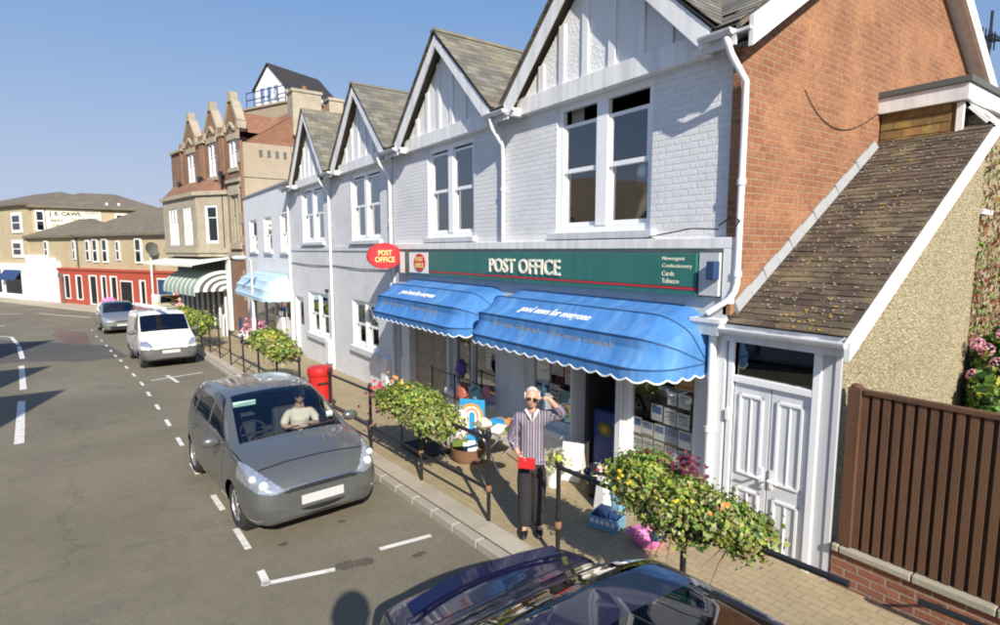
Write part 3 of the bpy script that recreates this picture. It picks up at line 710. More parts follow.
# dormer
q = MB(); q.box(8.87, 12.5, 2.52, 3.41, 4.55, 5.05); q.build('dormer', M['hung_tile'], LT)
hb = MB(); tiles(hb, (8.855, 2.62, 4.60), (0,1,0), (0,0,1), (-1,0,0), .78, .46, .21, .12, .012, 21, .004); hb.build('hung_tile', M['hung_tile'], LT)
q = MB(); q.box(8.84, 8.90, 2.50, 2.57, 4.55, 5.04); q.build('corner_post', M['trim_white'], LT); q = MB(); q.box(8.901, 10.9, 2.50, 2.56, 4.98, 5.04); q.box(9.65, 9.73, 2.50, 2.56, 4.6, 4.981); q.build('window_frame', M['trim_white'], LT)
q = MB(); q.box(8.76, 12.5, 2.44, 3.42, 5.05, 5.25); q.build('fascia', M['trim_white'], LT)
q = MB(); q.box(8.73, 12.5, 2.41, 3.42, 5.255, 5.33); q.build('flat_roof', M['felt'], LT)
q = MB(); q.box(8.91, 9.64, 2.515, 2.52, 4.6, 4.98); q.build('pane', M['far_glass'], LT)
sash = MB(); pa = MB()
S0 = V((8.95, 2.49, 5.02)); sd_ = V((0, -.26, -.30)); L2 = V((.72,0,0))
def bar(mb, a, b_, w_, up): a, b_ = V(a), V(b_); t_ = (b_-a).normalized(); n_ = t_.cross(up).normalized(); mb.obox((a+b_)/2, (b_-a)/2 + t_*w_/2, n_*w_/2, up.normalized()*.02)
nrm = sd_.cross(L2).normalized()
for a, b_ in ((S0, S0+L2), (S0+sd_, S0+sd_+L2), (S0, S0+sd_), (S0+L2, S0+L2+sd_)): bar(sash, a, b_, .10, nrm)
so = sash.build('window', M['upvc'], LT); pa.obox(S0+L2/2+sd_/2, L2/2-V((.03,0,0)), sd_/2*.9, nrm*.004); pa.build('pane', M['car_glass_dark'], so)
# creeper-clad rear wing
RW = thing('rear_wing', 'rear wall covered in rusty creeper beyond the pebbledash porch, under the dormer', 'wall', (11, 2.9, .2))
w = MB(); w.box(9.10, 13.4, 2.42, 3.3, -1, 4.9); w.build('wall', M['pebbledash'], RW)
w = MB(); w.box(9.22, 9.28, 2.36, 2.40, 3.72, 4.5); w.box(9.15, 9.6, 2.30, 2.40, 3.66, 3.719); w.build('window', M['trim_white'], RW)
def leaf(mb, c, s, d, r_):
    """one folded leaf"""
    d = V(d).normalized(); a = d.cross(V((r_.uniform(-1,1), r_.uniform(-1,1), r_.uniform(-1,1)))).normalized(); b = d.cross(a)
    c = V(c); w_ = s*.36; mb.add([c - a*s*.5, c + b*w_ + d*s*.08, c + a*s*.55, c - b*w_ + d*s*.08], [(0,1,2),(0,2,3)])
crk = ['creeper','leaf_green','leaf_dry']; crm = MB(); rl = random.Random(8)
for k in range(4200):
    x, z = rl.uniform(9.12, 13.0), rl.uniform(.5, 4.6)
    if z > 2.2 + .55*(x-9.4) + 1.9*math.sin(x*3)*.3 + rl.gauss(.8,.5) and rl.random() < .6: continue
    crm.mi = rl.choices([0,1,2], [5,2,4])[0]; leaf(crm, (x, 2.40 - abs(rl.gauss(0,.06)), z), rl.uniform(.05,.11), (rl.gauss(0,.5), -1, rl.gauss(.2,.5)), rl)
crm.build('creeper', [M[k_] for k_ in crk], RW)
# ------------------------------------------------------------------ lettering
def letters(name, parent, text, mapfn, mat, thick=.01, shear=0, bold=0):
    """text outline mapped by mapfn(a, b, d): a,b in 0..1 across and up, d out of the face"""
    cu = bpy.data.curves.new('text', 'FONT'); cu.body = text; cu.size = 1; cu.shear = shear; cu.offset = bold; cu.resolution_u = 3
    cu.align_x = 'LEFT'; ob = bpy.data.objects.new('text', cu); COL.objects.link(ob)
    dg = bpy.context.evaluated_depsgraph_get(); me = bpy.data.meshes.new_from_object(ob.evaluated_get(dg))
    xs = [v.co.x for v in me.vertices]; yb = [v.co.y for v in me.vertices]; x0, x1, y0, y1 = min(xs), max(xs), min(yb), max(yb)
    n = len(me.vertices); vs = []; fs = [list(p.vertices) for p in me.polygons]
    for d in (thick, 0):
        for v in me.vertices: vs.append(mapfn((v.co.x-x0)/(x1-x0), (v.co.y-y0)/(y1-y0), d))
    bd = {}
    for p in fs:
        for i in range(len(p)):
            k = tuple(sorted((p[i], p[(i+1) % len(p)]))); bd[k] = bd.get(k, 0) + 1
    fs += [(a, b, b+n, a+n) for (a, b), c in bd.items() if c == 1]
    bpy.data.objects.remove(ob); bpy.data.curves.remove(cu); bpy.data.meshes.remove(me)
    mb = MB(); mb.add(vs, fs); return mb.build(name, M[mat], parent)
def flat(fr, u0, u1, z0, z1, d): return lambda a, b, t: fr.pt(u0 + (u1-u0)*a, d + t, z0 + (z1-z0)*b)

# ------------------------------------------------------------------ shop sign
SG = thing('fascia_sign', 'long green post office fascia sign with cream lettering above the blue awnings', 'sign', (5.4, 7.5, 2.7))
q = MB(); F.box(q, 3.78, 11.40, .004, .17, 2.78, 3.16); q.build('board', M['sign_green'], SG, bevel=.006)
q = MB(); F.box(q, 3.78, 11.40, .004, .174, 2.752, 2.777); q.build('red_band', M['sign_red'], SG); q = MB(); F.box(q, 3.78, 11.40, .004, .168, 2.69, 2.751); q.build('lower_board', M['sign_green'], SG)
q = MB(); F.box(q, 3.52, 3.76, .004, .14, 2.70, 3.17); q.build('end_panel', M['grey_render'], SG)
q = MB(); F.box(q, 11.20, 11.42, .171, .178, 2.70, 3.16); q.build('end_strip', M['sign_white'], SG); q = MB(); F.box(q, 10.10, 10.95, .171, .178, 2.72, 3.15); lp = q.build('logo_panel', M['sign_white'], SG)
def oval(mb, fr, u, z, ru, rz, d0, d1, n=32):
    a = [fr.pt(u + ru*math.cos(2*math.pi*k/n), d0, z + rz*math.sin(2*math.pi*k/n)) for k in range(n)]
    mb.prism(a, fr.N*(d1-d0))
q = MB(); oval(q, F, 10.45, 2.94, .25, .185, .179, .195); lo = q.build('logo', M['sign_red'], lp)
letters('logo_lettering', lo, 'POST', flat(F, 10.62, 10.28, 2.96, 3.06, .196), 'letter_yellow', .004, bold=.02)
letters('logo_lettering', lo, 'OFFICE', flat(F, 10.65, 10.25, 2.83, 2.93, .196), 'letter_yellow', .004, bold=.02)
letters('lettering', SG, 'POST OFFICE', flat(F, 7.86, 6.04, 2.83, 3.06, .171), 'letter_cream', .02, bold=.012)
for s_, z, l_ in (('Newsagent', 3.07, .31), ('Confectionery', 2.985, .41), ('Cards', 2.90, .17), ('Tobacco', 2.815, .24)):
    letters('lettering', SG, s_, flat(F, 4.24, 4.24-l_, z, z+.055, .171), 'letter_cream', .004)
bx = MB(); F.box(bx, 3.50, 3.60, .145, .25, 2.88, 3.08); F.box(bx, 3.53, 3.57, .10, .145, 2.93, 3.02)
tag(bx.build('lamp_box', M['navy'], loc=(5.3,3.5,2.86), bevel=.012), 'small dark blue box fixed to the right end of the green fascia', 'lamp box')
# hanging oval sign, square to the wall
OS = thing('hanging_sign', 'red oval hanging post office sign on a bracket at the left end of the fascia', 'sign', (5.5, 11.6, 2.8))
PF = Frame((0, 11.6, 0), (1, 0, 0), (0, -1, 0))
q = MB(); oval(q, PF, 5.02, 3.07, .41, .285, 0, .06, 40); so = q.build('sign_disc', M['red_paint'], OS)
q = MB(); oval(q, PF, 5.02, 3.07, .385, .262, .061, .066, 40); q.build('sign_face', M['sign_red'], so)
letters('lettering', so, 'POST', flat(PF, 4.86, 5.18, 3.08, 3.20, .067), 'letter_yellow', .006, bold=.02)
letters('lettering', so, 'OFFICE', flat(PF, 4.78, 5.25, 2.93, 3.05, .067), 'letter_yellow', .006, bold=.02)
q = MB(); q.tube([(5.5,11.57,3.15),(5.40,11.57,3.10)], .018, 8); q.tube([(5.5,11.57,2.72),(5.36,11.57,2.95)], .018, 8); q.build('bracket', M['black_iron'], OS)

# ------------------------------------------------------------------ awnings
def canopy(parent, fr, u0, u1, zp, depth, height, mat, rc=.42, ribs=4, val=.15, scal=.17, seam='awning_seam', nb=10, edge='awning_edge', d0=.06, sag=.012):
    def bow():
        P = [(u0, 0)]; r = rc; P.append((u0, 1-r/depth))
        for k in range(1, nb+1):
            t = math.pi/2*k/nb; P.append((u0 + r*(1-math.cos(t)), 1 - r/depth + r/depth*math.sin(t)))
        m = 24
        for k in range(1, m): P.append((u0+r + (u1-u0-2*r)*k/m, 1))
        for k in range(0, nb+1):
            t = math.pi/2*k/nb; P.append((u1 - r + r*math.sin(t), 1 - r/depth + r/depth*math.cos(t)))
        P.append((u1, 0)); return P
    B = bow(); th = [math.pi/2*k/(ribs-1) for k in range(ribs)]
    def P3(b, c, s, bulge=0): return fr.pt(b[0], d0 + b[1]*depth*c, zp + b[1]*height*s)
    f = MB()
    for i in range(ribs-1):
        sub = 3
        for j in range(sub):
            ca, sa = [(1-j/sub)*x + j/sub*y for x, y in ((math.cos(th[i]), math.cos(th[i+1])), (math.sin(th[i]), math.sin(th[i+1])))]
            cb_, sb = [(1-(j+1)/sub)*x + (j+1)/sub*y for x, y in ((math.cos(th[i]), math.cos(th[i+1])), (math.sin(th[i]), math.sin(th[i+1])))]
            ka = 1 - sag*math.sin(math.pi*j/sub)*4; kb = 1 - sag*math.sin(math.pi*(j+1)/sub)*4
            for k in range(len(B)-1):
                f.quad(P3(B[k], ca*ka, sa*ka), P3(B[k+1], ca*ka, sa*ka), P3(B[k+1], cb_*kb, sb*kb), P3(B[k], cb_*kb, sb*kb))
    f.build('canopy', M[mat], parent, smooth=22, fix=True)
    for i in range(ribs-1):
        s = MB(); s.tube([P3(b, math.cos(th[i])*1.004, math.sin(th[i])*1.004) for b in B], .009, 5); s.build('rib', M[seam], parent)
    # scalloped valance
    Ls = [0]
    for k in range(1, len(B)): Ls.append(Ls[-1] + math.hypot(B[k][0]-B[k-1][0], (B[k][1]-B[k-1][1])*depth))
    def at(s):
        for k in range(1, len(B)):
            if s <= Ls[k] + 1e-9:
                t = (s-Ls[k-1])/max(1e-9, Ls[k]-Ls[k-1]); return (B[k-1][0] + (B[k][0]-B[k-1][0])*t, B[k-1][1] + (B[k][1]-B[k-1][1])*t)
        return B[-1]
    v = MB(); e = MB(); n = int(Ls[-1]/.022); prev = None; low = []
    for k in range(n+1):
        s = Ls[-1]*k/n; b = at(s); dep = val*(.72 + .28*abs(math.sin(math.pi*s/scal)))
        a_ = P3(b, .997, 0); c_ = fr.pt(b[0], d0 + b[1]*depth*.985, zp - dep); low.append(c_)
        if prev: v.quad(prev[0], a_, c_, prev[1])
        prev = (a_, c_)
    vo = v.build('valance', M[mat], parent, smooth=60); e.tube(low, .011, 5); e.build('trim', M[edge], vo, smooth=60)
    return lambda i, u, t, out=0: (lambda p: p)(fr.pt(u, d0 + depth*((1-t)*math.cos(th[i]) + t*math.cos(th[i+1]))*(1 - sag*4*math.sin(math.pi*t)) + out, zp + height*((1-t)*math.sin(th[i]) + t*math.sin(th[i+1]))*(1 - sag*4*math.sin(math.pi*t)) + out))
AW1 = thing('shop_awning', 'left and shorter of the two blue scalloped awnings under the green fascia', 'awning', (5.4, 9.45, 1.9), 'blue awnings over the post office windows')
c1 = canopy(AW1, F, 7.52, 11.36, 1.93, .95, .64, 'awning_blue', scal=.225, sag=.016)
AW2 = thing('shop_awning', 'right and longer of the two blue scalloped awnings, over the shop doorway', 'awning', (5.4, 5.5, 1.9), 'blue awnings over the post office windows')
c2 = canopy(AW2, F, 3.66, 7.40, 1.93, .95, .64, 'awning_blue', scal=.225, sag=.016)
def aw_text(nm_, A, cf, s_, i, u0, u1, t0, t1, m, sh=0, bo=0): letters(nm_, A, s_, lambda a, b, d: cf(i, u0+(u1-u0)*a, t0+(t1-t0)*b, .006+d), m, .003, sh, bo)
aw_text('lettering', AW2, c2, 'good news for everyone', 1, 6.35, 4.92, .32, .74, 'sign_white', .45, .012)
aw_text('lettering', AW1, c1, 'good news for everyone', 1, 10.35, 8.95, .32, .74, 'sign_white', .45, .012)
aw_text('faded_lettering', AW2, c2, 'The Daily Telegraph', 0, 6.75, 5.62, .50, .74, 'faded_print', 0, .01)
aw_text('faded_lettering', AW2, c2, 'The Sunday Telegraph', 0, 5.45, 4.32, .50, .74, 'faded_print', 0, .01)
aw_text('faded_lettering', AW1, c1, 'Daily Telegraph', 0, 10.75, 9.75, .50, .74, 'faded_print', 0, .01)
aw_text('faded_lettering', AW1, c1, 'Sunday Telegraph', 0, 9.5, 8.4, .50, .74, 'faded_print', 0, .01)
AW3 = thing('shop_awning', 'pale sky blue rounded awning over the window of the flat topped white shop', 'awning', (5.4, 24.3, 1.5))
canopy(AW3, F, 21.15, 27.3, 1.42, .95, .86, 'awning_pale', rc=.7, ribs=5, val=.12, scal=.3, seam='awning_edge', edge='awning_pale')

# ------------------------------------------------------------------ brown fence on a low brick wall
LW = thing('low_wall', 'low red brick wall with stone coping under the brown fence', 'wall', (5.6, 0, 0))
q = MB(); F.box(q, -4, 2.26, -.12, .02, -1, .36); q.build('wall', M['low_brick'], LW)
q = MB(); r_ = random.Random(3); u = -4
while u < 2.26:
    l_ = min(r_.uniform(.5, .62), 2.262-u)
    if l_ > .05: F.box(q, u, u+l_-.006, -.15, .055, .361, .43 + r_.uniform(-.006,.006))
    u += l_
q.build('coping', M['coping'], LW, bevel=.012)
FE = thing('fence', 'tall brown slatted wooden fence on the low brick wall', 'fence', (5.6, 0, .43))
r_ = random.Random(5); u = -4
while u < 2.09:
    q = MB(); d_ = r_.uniform(-.004,.004); F.box(q, u+r_.uniform(0,.004), u+.056, -.035+d_, -.012+d_, .435, 1.90)
    q.build('slat', M['fence_brown'], FE); u += .0865
q = MB(); F.box(q, -4, 2.10, -.085, -.06, .434, 1.89); q.build('backing_board', M['fence_brown'], FE)
q = MB(); F.box(q, -4, 2.10, -.06, .004, 1.901, 1.945); q.build('rail', M['fence_brown'], FE, bevel=.005)
q = MB(); F.box(q, 2.11, 2.22, -.09, .02, .431, 1.95); q.lathe([(.05,0),(.05,.012),(.03,.03),(.0,.035)], F.pt(2.165,-.035,1.951), 14); q.build('post', M['fence_brown'], FE, bevel=.006)
HR = thing('handrail', 'short black handrail on the low brick wall below the fence', 'handrail', (5.3, 1.2, .3))
q = MB(); q.tube([(5.30,1.50,.31),(5.30,-.5,.40)], .028, 10); q.build('rail', M['black_iron'], HR, smooth=50)
q = MB(); q.tube([(5.30,1.40,.315),(5.49,1.40,.25)], .014, 8); q.tube([(5.30,.4,.36),(5.49,.4,.30)], .014, 8); q.build('bracket', M['black_iron'], HR)

# ------------------------------------------------------------------ pavement railings
def rail_pt(y, h, off=.40): return V((kx(y)+off, y, pz(y)+h))
def railing(label, ys, knob, low=True, group='black railings along the kerb', ends=(0,0), rusty=True):
    t = thing('railing', label, 'railing', tuple(rail_pt(ys[0], 0)), group)
    for i, y in enumerate(ys):
        p = rail_pt(y, 0); q = MB(); q.tube([p+V((0,0,-.05)), p+V((0,0,1.07))], .025, 10)
        q.lathe([(.036,0),(.044,.02),(.036,.045)], p+V((0,0,1.05)), 10); q.lathe([(.030,0),(.036,.03),(.030,.06)], p+V((0,0,.47)), 10)
        po = q.build('post', M['black_iron'], t, smooth=50)
        if rusty:
            q = MB(); q.lathe([(.028,0),(.040,.015),(.038,.06),(.028,.08)], p+V((0,0,.37)), 10); q.build('rust_collar', M['rust'], po, smooth=50)
        k = MB(); k.sphere(p+V((0,0,1.12)), (.034,.034,.045), 10, 8); k.build('knob', M['moss_cap' if knob == i else 'black_iron'], po, smooth=60)
    a, b = ys[0]-ends[0], ys[-1]+ends[1]; n = max(2, int((b-a)/1.0))
    for h in ((1.03, .40) if low else (1.03,)):
        q = MB(); q.tube([rail_pt(a+(b-a)*k/n, h) for k in range(n+1)], .024, 10); q.build('rail', M['black_iron'], t, smooth=50)
    return t
railing('black pavement railing that carries the flower planter left of the standing man', [5.32, 6.98, 8.72, 10.62], None)
railing('black pavement railing running from the red pillar towards the far shops', [12.5, 14.3, 16.1, 17.9, 19.7], None, rusty=False)
railing('far black pavement railing beside the white van', [21.5, 23.3, 25.1, 26.9, 28.7, 30.5, 32.3], None, rusty=False)
railing('near black pavement railing that carries the large planter right of the man', [2.62, 4.10], 1, low=False, ends=(1.2, 0))

# ------------------------------------------------------------------ planters
def planter(label, y, half, blobs, n, seed, flowers, size=.05, group='flower planters on the railings', trail=.25, off=.40):
    r_ = random.Random(seed); c0 = rail_pt(y, 0, off)
    t = thing('flower_planter', label, 'planter', tuple(rail_pt(y, .8, off)), group)
    b = MB(); prof = [(.05,-.18),(.16,-.15),(.22,-.08),(.23,.02),(.23,.05)]; m = 14
    rings = []
    for (r0, z) in prof: rings.append([V((c0.x + r0*math.cos(2*math.pi*k/m), y + (r0/.27)*half*.55*math.sin(2*math.pi*k/m), c0.z + 1.06 + z)) for k in range(m)])
    b.add([p for g in rings for p in g], [(i*m+k, i*m+(k+1)%m, (i+1)*m+(k+1)%m, (i+1)*m+k) for i in range(len(prof)-1) for k in range(m)] + [list(range(m)), [(len(prof)-1)*m+k for k in range(m)]])
    b.build('basket', M['dark'], t, smooth=60)
    mats = ['leaf_lime','leaf_green','leaf_cream','leaf_dry','leaf_dark']; fo = MB(); near = half < .79; W = [sum(1 for _ in [0])*bl[6] for bl in blobs]
    for k in range(n):
        bl = r_.choices(blobs, W)[0]; (by, bx, bz, ry, rx, rz, w_, pal) = bl
        while True:
            d = V((r_.gauss(0,1), r_.gauss(0,1), r_.gauss(0,1)))
            if d.length > .01: break
        d.normalize(); rr = r_.uniform(.35, 1.0)**.45 * (1 + .16*math.sin(7*d.x+bl[0]*9)*math.sin(6*d.y+3*d.z+seed)) + (r_.expovariate(9) if r_.random() < .3 else 0)
        p = V((c0.x + bx + d.x*rx*rr, y + by + d.y*ry*rr, c0.z + bz + d.z*rz*rr))
        if d.z < -.2 and r_.random() < trail: p.z -= r_.uniform(0,.13)
        # small hollows: some clumps are left empty
        if math.sin(p.y*17+seed)*math.sin(p.z*19)*math.sin(p.x*21+1) > .72 and r_.random() < .7: continue
        fo.mi = r_.choices(range(5), pal)[0]; s = size*r_.choice((.6,.8,1,1,1.15,1.4))*r_.uniform(.8, 1.2)
        leaf(fo, p, s, d + V((r_.gauss(0,.45), r_.gauss(0,.45), r_.gauss(.3,.45))), r_)
    fmats = []
    st = MB()
    for k in range(5):
        yy = y + r_.uniform(-half*.7, half*.7); p = V((c0.x + r_.uniform(-.2,.2), yy, c0.z+1.0)); q_ = p + V((r_.uniform(-.35,.1), r_.uniform(-.3,.3), r_.uniform(-.45,-.2)))
        st.tube([p, (p+q_)/2 + V((0,0,.06)), q_], [.006,.005,.003], 5)
    st.build('stem', M['leaf_dry'], t)
    for (fm, cnt, fy, fx, fz, sp, fs) in flowers:
        q = fo; fmats.append(M[fm]); fo.mi = 4 + len(fmats)
        for k in range(cnt):
            if near: q = MB()
            p = V((c0.x + fx + r_.gauss(0,sp*.7), y + fy + r_.gauss(0,sp), c0.z + fz + r_.gauss(0,sp*.5))); nn = V((r_.gauss(-.5,.4), r_.gauss(-.6,.4), r_.gauss(.6,.3))).normalized()
            a = nn.cross(V((0,0,1))).normalized(); b_ = nn.cross(a); s = fs*r_.uniform(.7,1.25)
            for j in range(6):
                an = j*math.pi/3 + k; e1 = a*math.cos(an) + b_*math.sin(an); e2 = a*math.cos(an+.5) + b_*math.sin(an+.5); e0 = a*math.cos(an-.5) + b_*math.sin(an-.5)
                q.add([p, p+e0*s*.7+nn*s*.2, p+e1*s+nn*s*.28, p+e2*s*.7+nn*s*.2], [(0,1,2),(0,2,3)])
            if near: q.build('flower', M[fm], t)
    fo.build('foliage', [M[k] for k in mats] + fmats, t)
    return t
PA = (5,3.5,2,1.2,1); PB = (3.6,2.4,3.2,1.6,1); PC = (4,2.6,1.4,2.2,1); PD = (7,4,.8,.5,.8)
planter('wide flower planter with red flowers on the railing beside the grey car', 7.1, .78,
    [(-.35,.02,1.06,.52,.38,.18,3,PB), (.35,.0,1.12,.54,.38,.21,3,PA), (.72,0,1.05,.34,.32,.17,1.5,PC), (0,0,1.24,.48,.32,.14,1.4,PD), (-.72,.02,1.02,.34,.32,.16,1.2,PB)], 9500, 3,
    [('flower_red', 9, .95, -.2, 1.18, .08, .03), ('flower_orange', 8, .45, -.1, 1.38, .12, .024), ('flower_purple', 26, .6, -.3, .98, .16, .024), ('flower_yellow', 8, .2, -.1, 1.36, .16, .022), ('flower_purple', 12, .9, -.26, 1.08, .10, .026)])
planter('largest planter, with dark purple flowers between two leafy mounds, nearest the viewer', 2.66, .78,
    [(.42,.04,1.18,.37,.29,.21,3.4,PC), (.36,.04,1.32,.27,.22,.13,1.8,PD), (-.26,.06,1.14,.38,.26,.16,3,PB), (-.52,.08,1.10,.22,.24,.14,1.4,PC), (.0,.05,1.24,.22,.22,.14,1.2,PD), (.08,.02,1.03,.38,.28,.12,1.6,PC), (.0,-.12,1.08,.26,.18,.16,1.2,PB)], 17000, 7,
    [('flower_purple', 60, .0, .04, 1.46, .08, .023), ('flower_yellow', 13, .44, -.22, 1.30, .08, .014), ('flower_yellow', 8, -.08, -.2, 1.24, .07, .015), ('flower_red', 10, .74, -.14, 1.2, .04, .020), ('flower_orange', 5, -.42, -.1, 1.27, .05, .020), ('flower_purple', 12, .36, .02, 1.42, .05, .020)], .039)
planter('bushy planter with yellow flowers on the railing in front of the pale blue awning', 14.5, .8,
    [(-.5,0,1.22,.6,.45,.22,2,PB), (.4,0,1.30,.7,.48,.28,3,PD), (-1.0,0,1.15,.5,.4,.18,1,PC), (1.0,0,1.2,.5,.42,.20,1,PA)], 3000, 13, [('flower_yellow', 14, -.4, -.2, 1.48, .14, .03), ('flower_purple', 10, -1.2, -.1, 1.1, .2, .03)], .085)
planter('distant planter of yellow green foliage on the railing near the green striped awning', 25.2, .8,
    [(-.6,0,1.05,.8,.5,.34,2,PD), (.6,0,1.1,.8,.5,.36,2,PA), (1.5,0,1.0,.6,.5,.30,1,PC)], 1300, 17, [('flower_yellow', 8, -.3, -.2, 1.4, .3, .04)], .12)
planter('farthest planter, half hidden behind the roof of the white van', 29.6, .8,
    [(-.6,0,1.1,.9,.5,.36,2,PD), (.6,0,1.1,.9,.5,.36,2,PD)], 900, 19, [('flower_yellow', 8, -.3, -.2, 1.4, .3, .04)], .14)

# ------------------------------------------------------------------ red pillar
PX, PY = 3.30, 10.9
PB_ = thing('pillar_box', 'stubby bright red round topped pillar behind the grey car', 'pillar box', (PX, PY, gz(PY)))
q = MB(); zb = pz(PY)-.03; q.lathe([(.25,0),(.25,.12),(.225,.14),(.225,1.02)], (PX,PY,zb), 28); q.build('body', M['red_paint'], PB_, smooth=40)
q = MB(); q.lathe([(.235,1.02),(.245,1.04),(.245,1.12),(.232,1.17),(.17,1.20),(0.02,1.21)], (PX,PY,zb), 28); q.build('cap', M['red_paint'], PB_, smooth=40)
q = MB(); q.box(PX-.12, PX+.12, PY-.232, PY-.215, zb+.86, zb+.90); q.build('slot', M['dark'], PB_)

# ------------------------------------------------------------------ street lamps
def lamp(label, x, y, z0, h, arm, r=.05, head='box'):
    t = thing('street_lamp', label, 'street lamp', (x, y, z0))
    q = MB(); q.tube([(x,y,z0-.1),(x,y,z0+1.2),(x,y,z0+1.25),(x,y,z0+h)], [r*1.4,r*1.4,r,r*.8], 10); q.build('pole', M['grey_render'], t, smooth=40)
    q = MB(); q.tube([(x,y,z0+h),(x+arm*.4,y,z0+h+.1),(x+arm,y,z0+h+.12)], r*.6, 8); q.build('arm', M['grey_render'], t, smooth=40)
    q = MB(); q.sphere((x+arm*1.15,y,z0+h+.12), (.30,.16,.09), 12, 8); q.build('lamp_head', M['grey_render'], t, smooth=60)
lamp('slim grey street lamp post in front of the pale blue awning', 4.55, 23.3, pz(23.3), 3.45, -.35, .06)
SD = thing('dish_mast', 'grey post with a dark round dish before the red brick far shop', 'dish', (2.1, 47.6, -1.3))
q = MB(); q.tube([(2.5,47.0,-1.35),(2.5,47.0,3.3)], .07, 8); q.build('pole', M['trim_grey'], SD)
q = MB(); q.lathe([(.05,0),(.35,.08),(.52,.22),(.5,.24),(.3,.12),(.02,.05)], (2.55,46.9,3.2), 18, (.4,-.8,.3)); q.build('dish', M['felt'], SD, smooth=40)
q = MB(); q.tube([(-3.3,59.2,-1.3),(-3.3,59.2,1.2)], .05, 8); q.box(-3.55,-3.3,59.15,59.22,.9,1.25)
tag(q.build('sign_post', M['felt'], loc=(-3.3,59.2,-1.3)), 'thin dark sign post before the white shop front', 'sign post')

# ------------------------------------------------------------------ things set out on the pavement
def boxthing(name, label, cat, mats, boxes, loc, bevel=.006, group=None):
    q = MB()
    for i, b in enumerate(boxes): q.box(*b)
    return tag(q.build(name, mats, loc=loc, bevel=bevel), label, cat, group)
zp_ = pz(7.9)
BN = thing('litter_bin', 'white plastic bin on the pavement beside the striped display board', 'bin', (4.75, 7.9, zp_))
q = MB(); q.hexa([(4.58,7.72,zp_),(4.92,7.72,zp_),(4.92,8.10,zp_),(4.58,8.10,zp_),(4.54,7.68,zp_+.62),(4.96,7.68,zp_+.62),(4.96,8.14,zp_+.62),(4.54,8.14,zp_+.62)]); q.build('body', M['sign_white'], BN, bevel=.03)
q = MB(); q.hexa([(4.53,7.67,zp_+.63),(4.97,7.67,zp_+.63),(4.97,8.15,zp_+.63),(4.53,8.15,zp_+.63),(4.60,7.74,zp_+.70),(4.90,7.74,zp_+.70),(4.90,8.08,zp_+.70),(4.60,8.08,zp_+.70)]); q.build('lid', M['trim_grey'], BN, bevel=.01)
simple('board_blue', (.03,.30,.58), .5); simple('board_cream', (.80,.74,.56), .5); simple('stripe_orange', (.70,.30,.06), .5); simple('stripe_pink', (.65,.20,.25), .5)
DB = thing('display_board', 'blue and cream display board with rainbow stripes standing by the white bin', 'display board', (4.95, 7.45, zp_))
DFR = Frame((4.80, 7.62, zp_), (.62, -.78, 0), (-.78, -.62, 0))
q = MB(); DFR.box(q, -.22, .22, -.05, 0, 0, .88); q.build('board', M['board_blue'], DB, bevel=.01)
q = MB(); n = 18
for (r0, r1, mt) in ((.20,.155,'stripe_orange'),(.153,.115,'board_cream'),(.113,.085,'stripe_pink'),(.083,.05,'board_cream')):
    q = MB()
    for k in range(n):
        a, b_ = math.pi*k/n, math.pi*(k+1)/n
        q.quad(DFR.pt(r0*math.cos(a),.004,.62+r0*math.sin(a)), DFR.pt(r1*math.cos(a),.004,.62+r1*math.sin(a)), DFR.pt(r1*math.cos(b_),.004,.62+r1*math.sin(b_)), DFR.pt(r0*math.cos(b_),.004,.62+r0*math.sin(b_)))
    for s in (-1, 1): DFR.box(q, s*r1, s*r0, .001, .004, .12, .62)
    q.build('stripe', M[mt], DB)
def basket(name, label, cat, x, y, r, h, goods, seed, wicker='rust'):
    t = thing(name, label, cat, (x, y, pz(y))); q = MB(); z = pz(y)
    q.lathe([(r*.75,0),(r*.95,h*.5),(r,h),(r*1.04,h+.02),(r*.97,h+.02),(r*.9,h*.6),(r*.7,h*.25)], (x,y,z), 20); q.build('basket', M[wicker], t, smooth=40)
    r_ = random.Random(seed)
    for m in goods:
        q = MB(); c = V((x+r_.uniform(-.5,.5)*r, y+r_.uniform(-.5,.5)*r, z+h+r_.uniform(.0,.08))); a = V((r_.uniform(-1,1), r_.uniform(-1,1), r_.uniform(-.3,.3))).normalized(); b_ = a.cross(V((.1,.2,1))).normalized()
        q.obox(c, a*r_.uniform(.06,.13), b_*r_.uniform(.05,.10), a.cross(b_)*r_.uniform(.02,.06)); q.build('goods', M[m], t, bevel=.008)
    return t
basket('goods_basket', 'round wicker basket of white and blue toys in front of the white bin', 'basket', 4.52, 7.28, .30, .22, ['sign_white','sign_white','navy','sign_white','board_blue','leaf_green','goods_a'], 2)
TB = thing('trestle_table', 'folding display table heaped with paper goods beside the standing man', 'table', (4.78, 6.75, pz(6.75)))
zt = pz(6.75); q = MB(); q.box(4.50, 5.06, 6.35, 7.15, zt+.60, zt+.63); q.build('table_top', M['goods_a'], TB, bevel=.005)
for (ya, yb_) in ((6.42,7.05),(7.05,6.42)):
    for xx in (4.54,5.02): q = MB(); q.tube([(xx,ya,zt),(xx,yb_,zt+.6)], .012, 6); q.build('leg', M['trim_grey'], TB)
r_ = random.Random(12)
for k, (m, l_) in enumerate((('board_cream','cream paper packet at the left of the display table'),('board_blue','pale blue packet on the display table nearest the man'),('stripe_orange','orange packet on the middle of the display table'),('sign_white','white packet at the back of the display table'),('leaf_green','green packet on the front edge of the display table'))):
    q = MB(); an = r_.uniform(0,3); c = V((4.62 + .18*(k % 3), 6.98 - .13*k, zt+.66)); q.obox(c, V((math.cos(an),math.sin(an),.1))*.11, V((-math.sin(an),math.cos(an),0))*.08, (0,0,.03))
    tag(q.build('packet', M[m], loc=tuple(c), bevel=.006), l_, 'packet', 'packets on the display table')
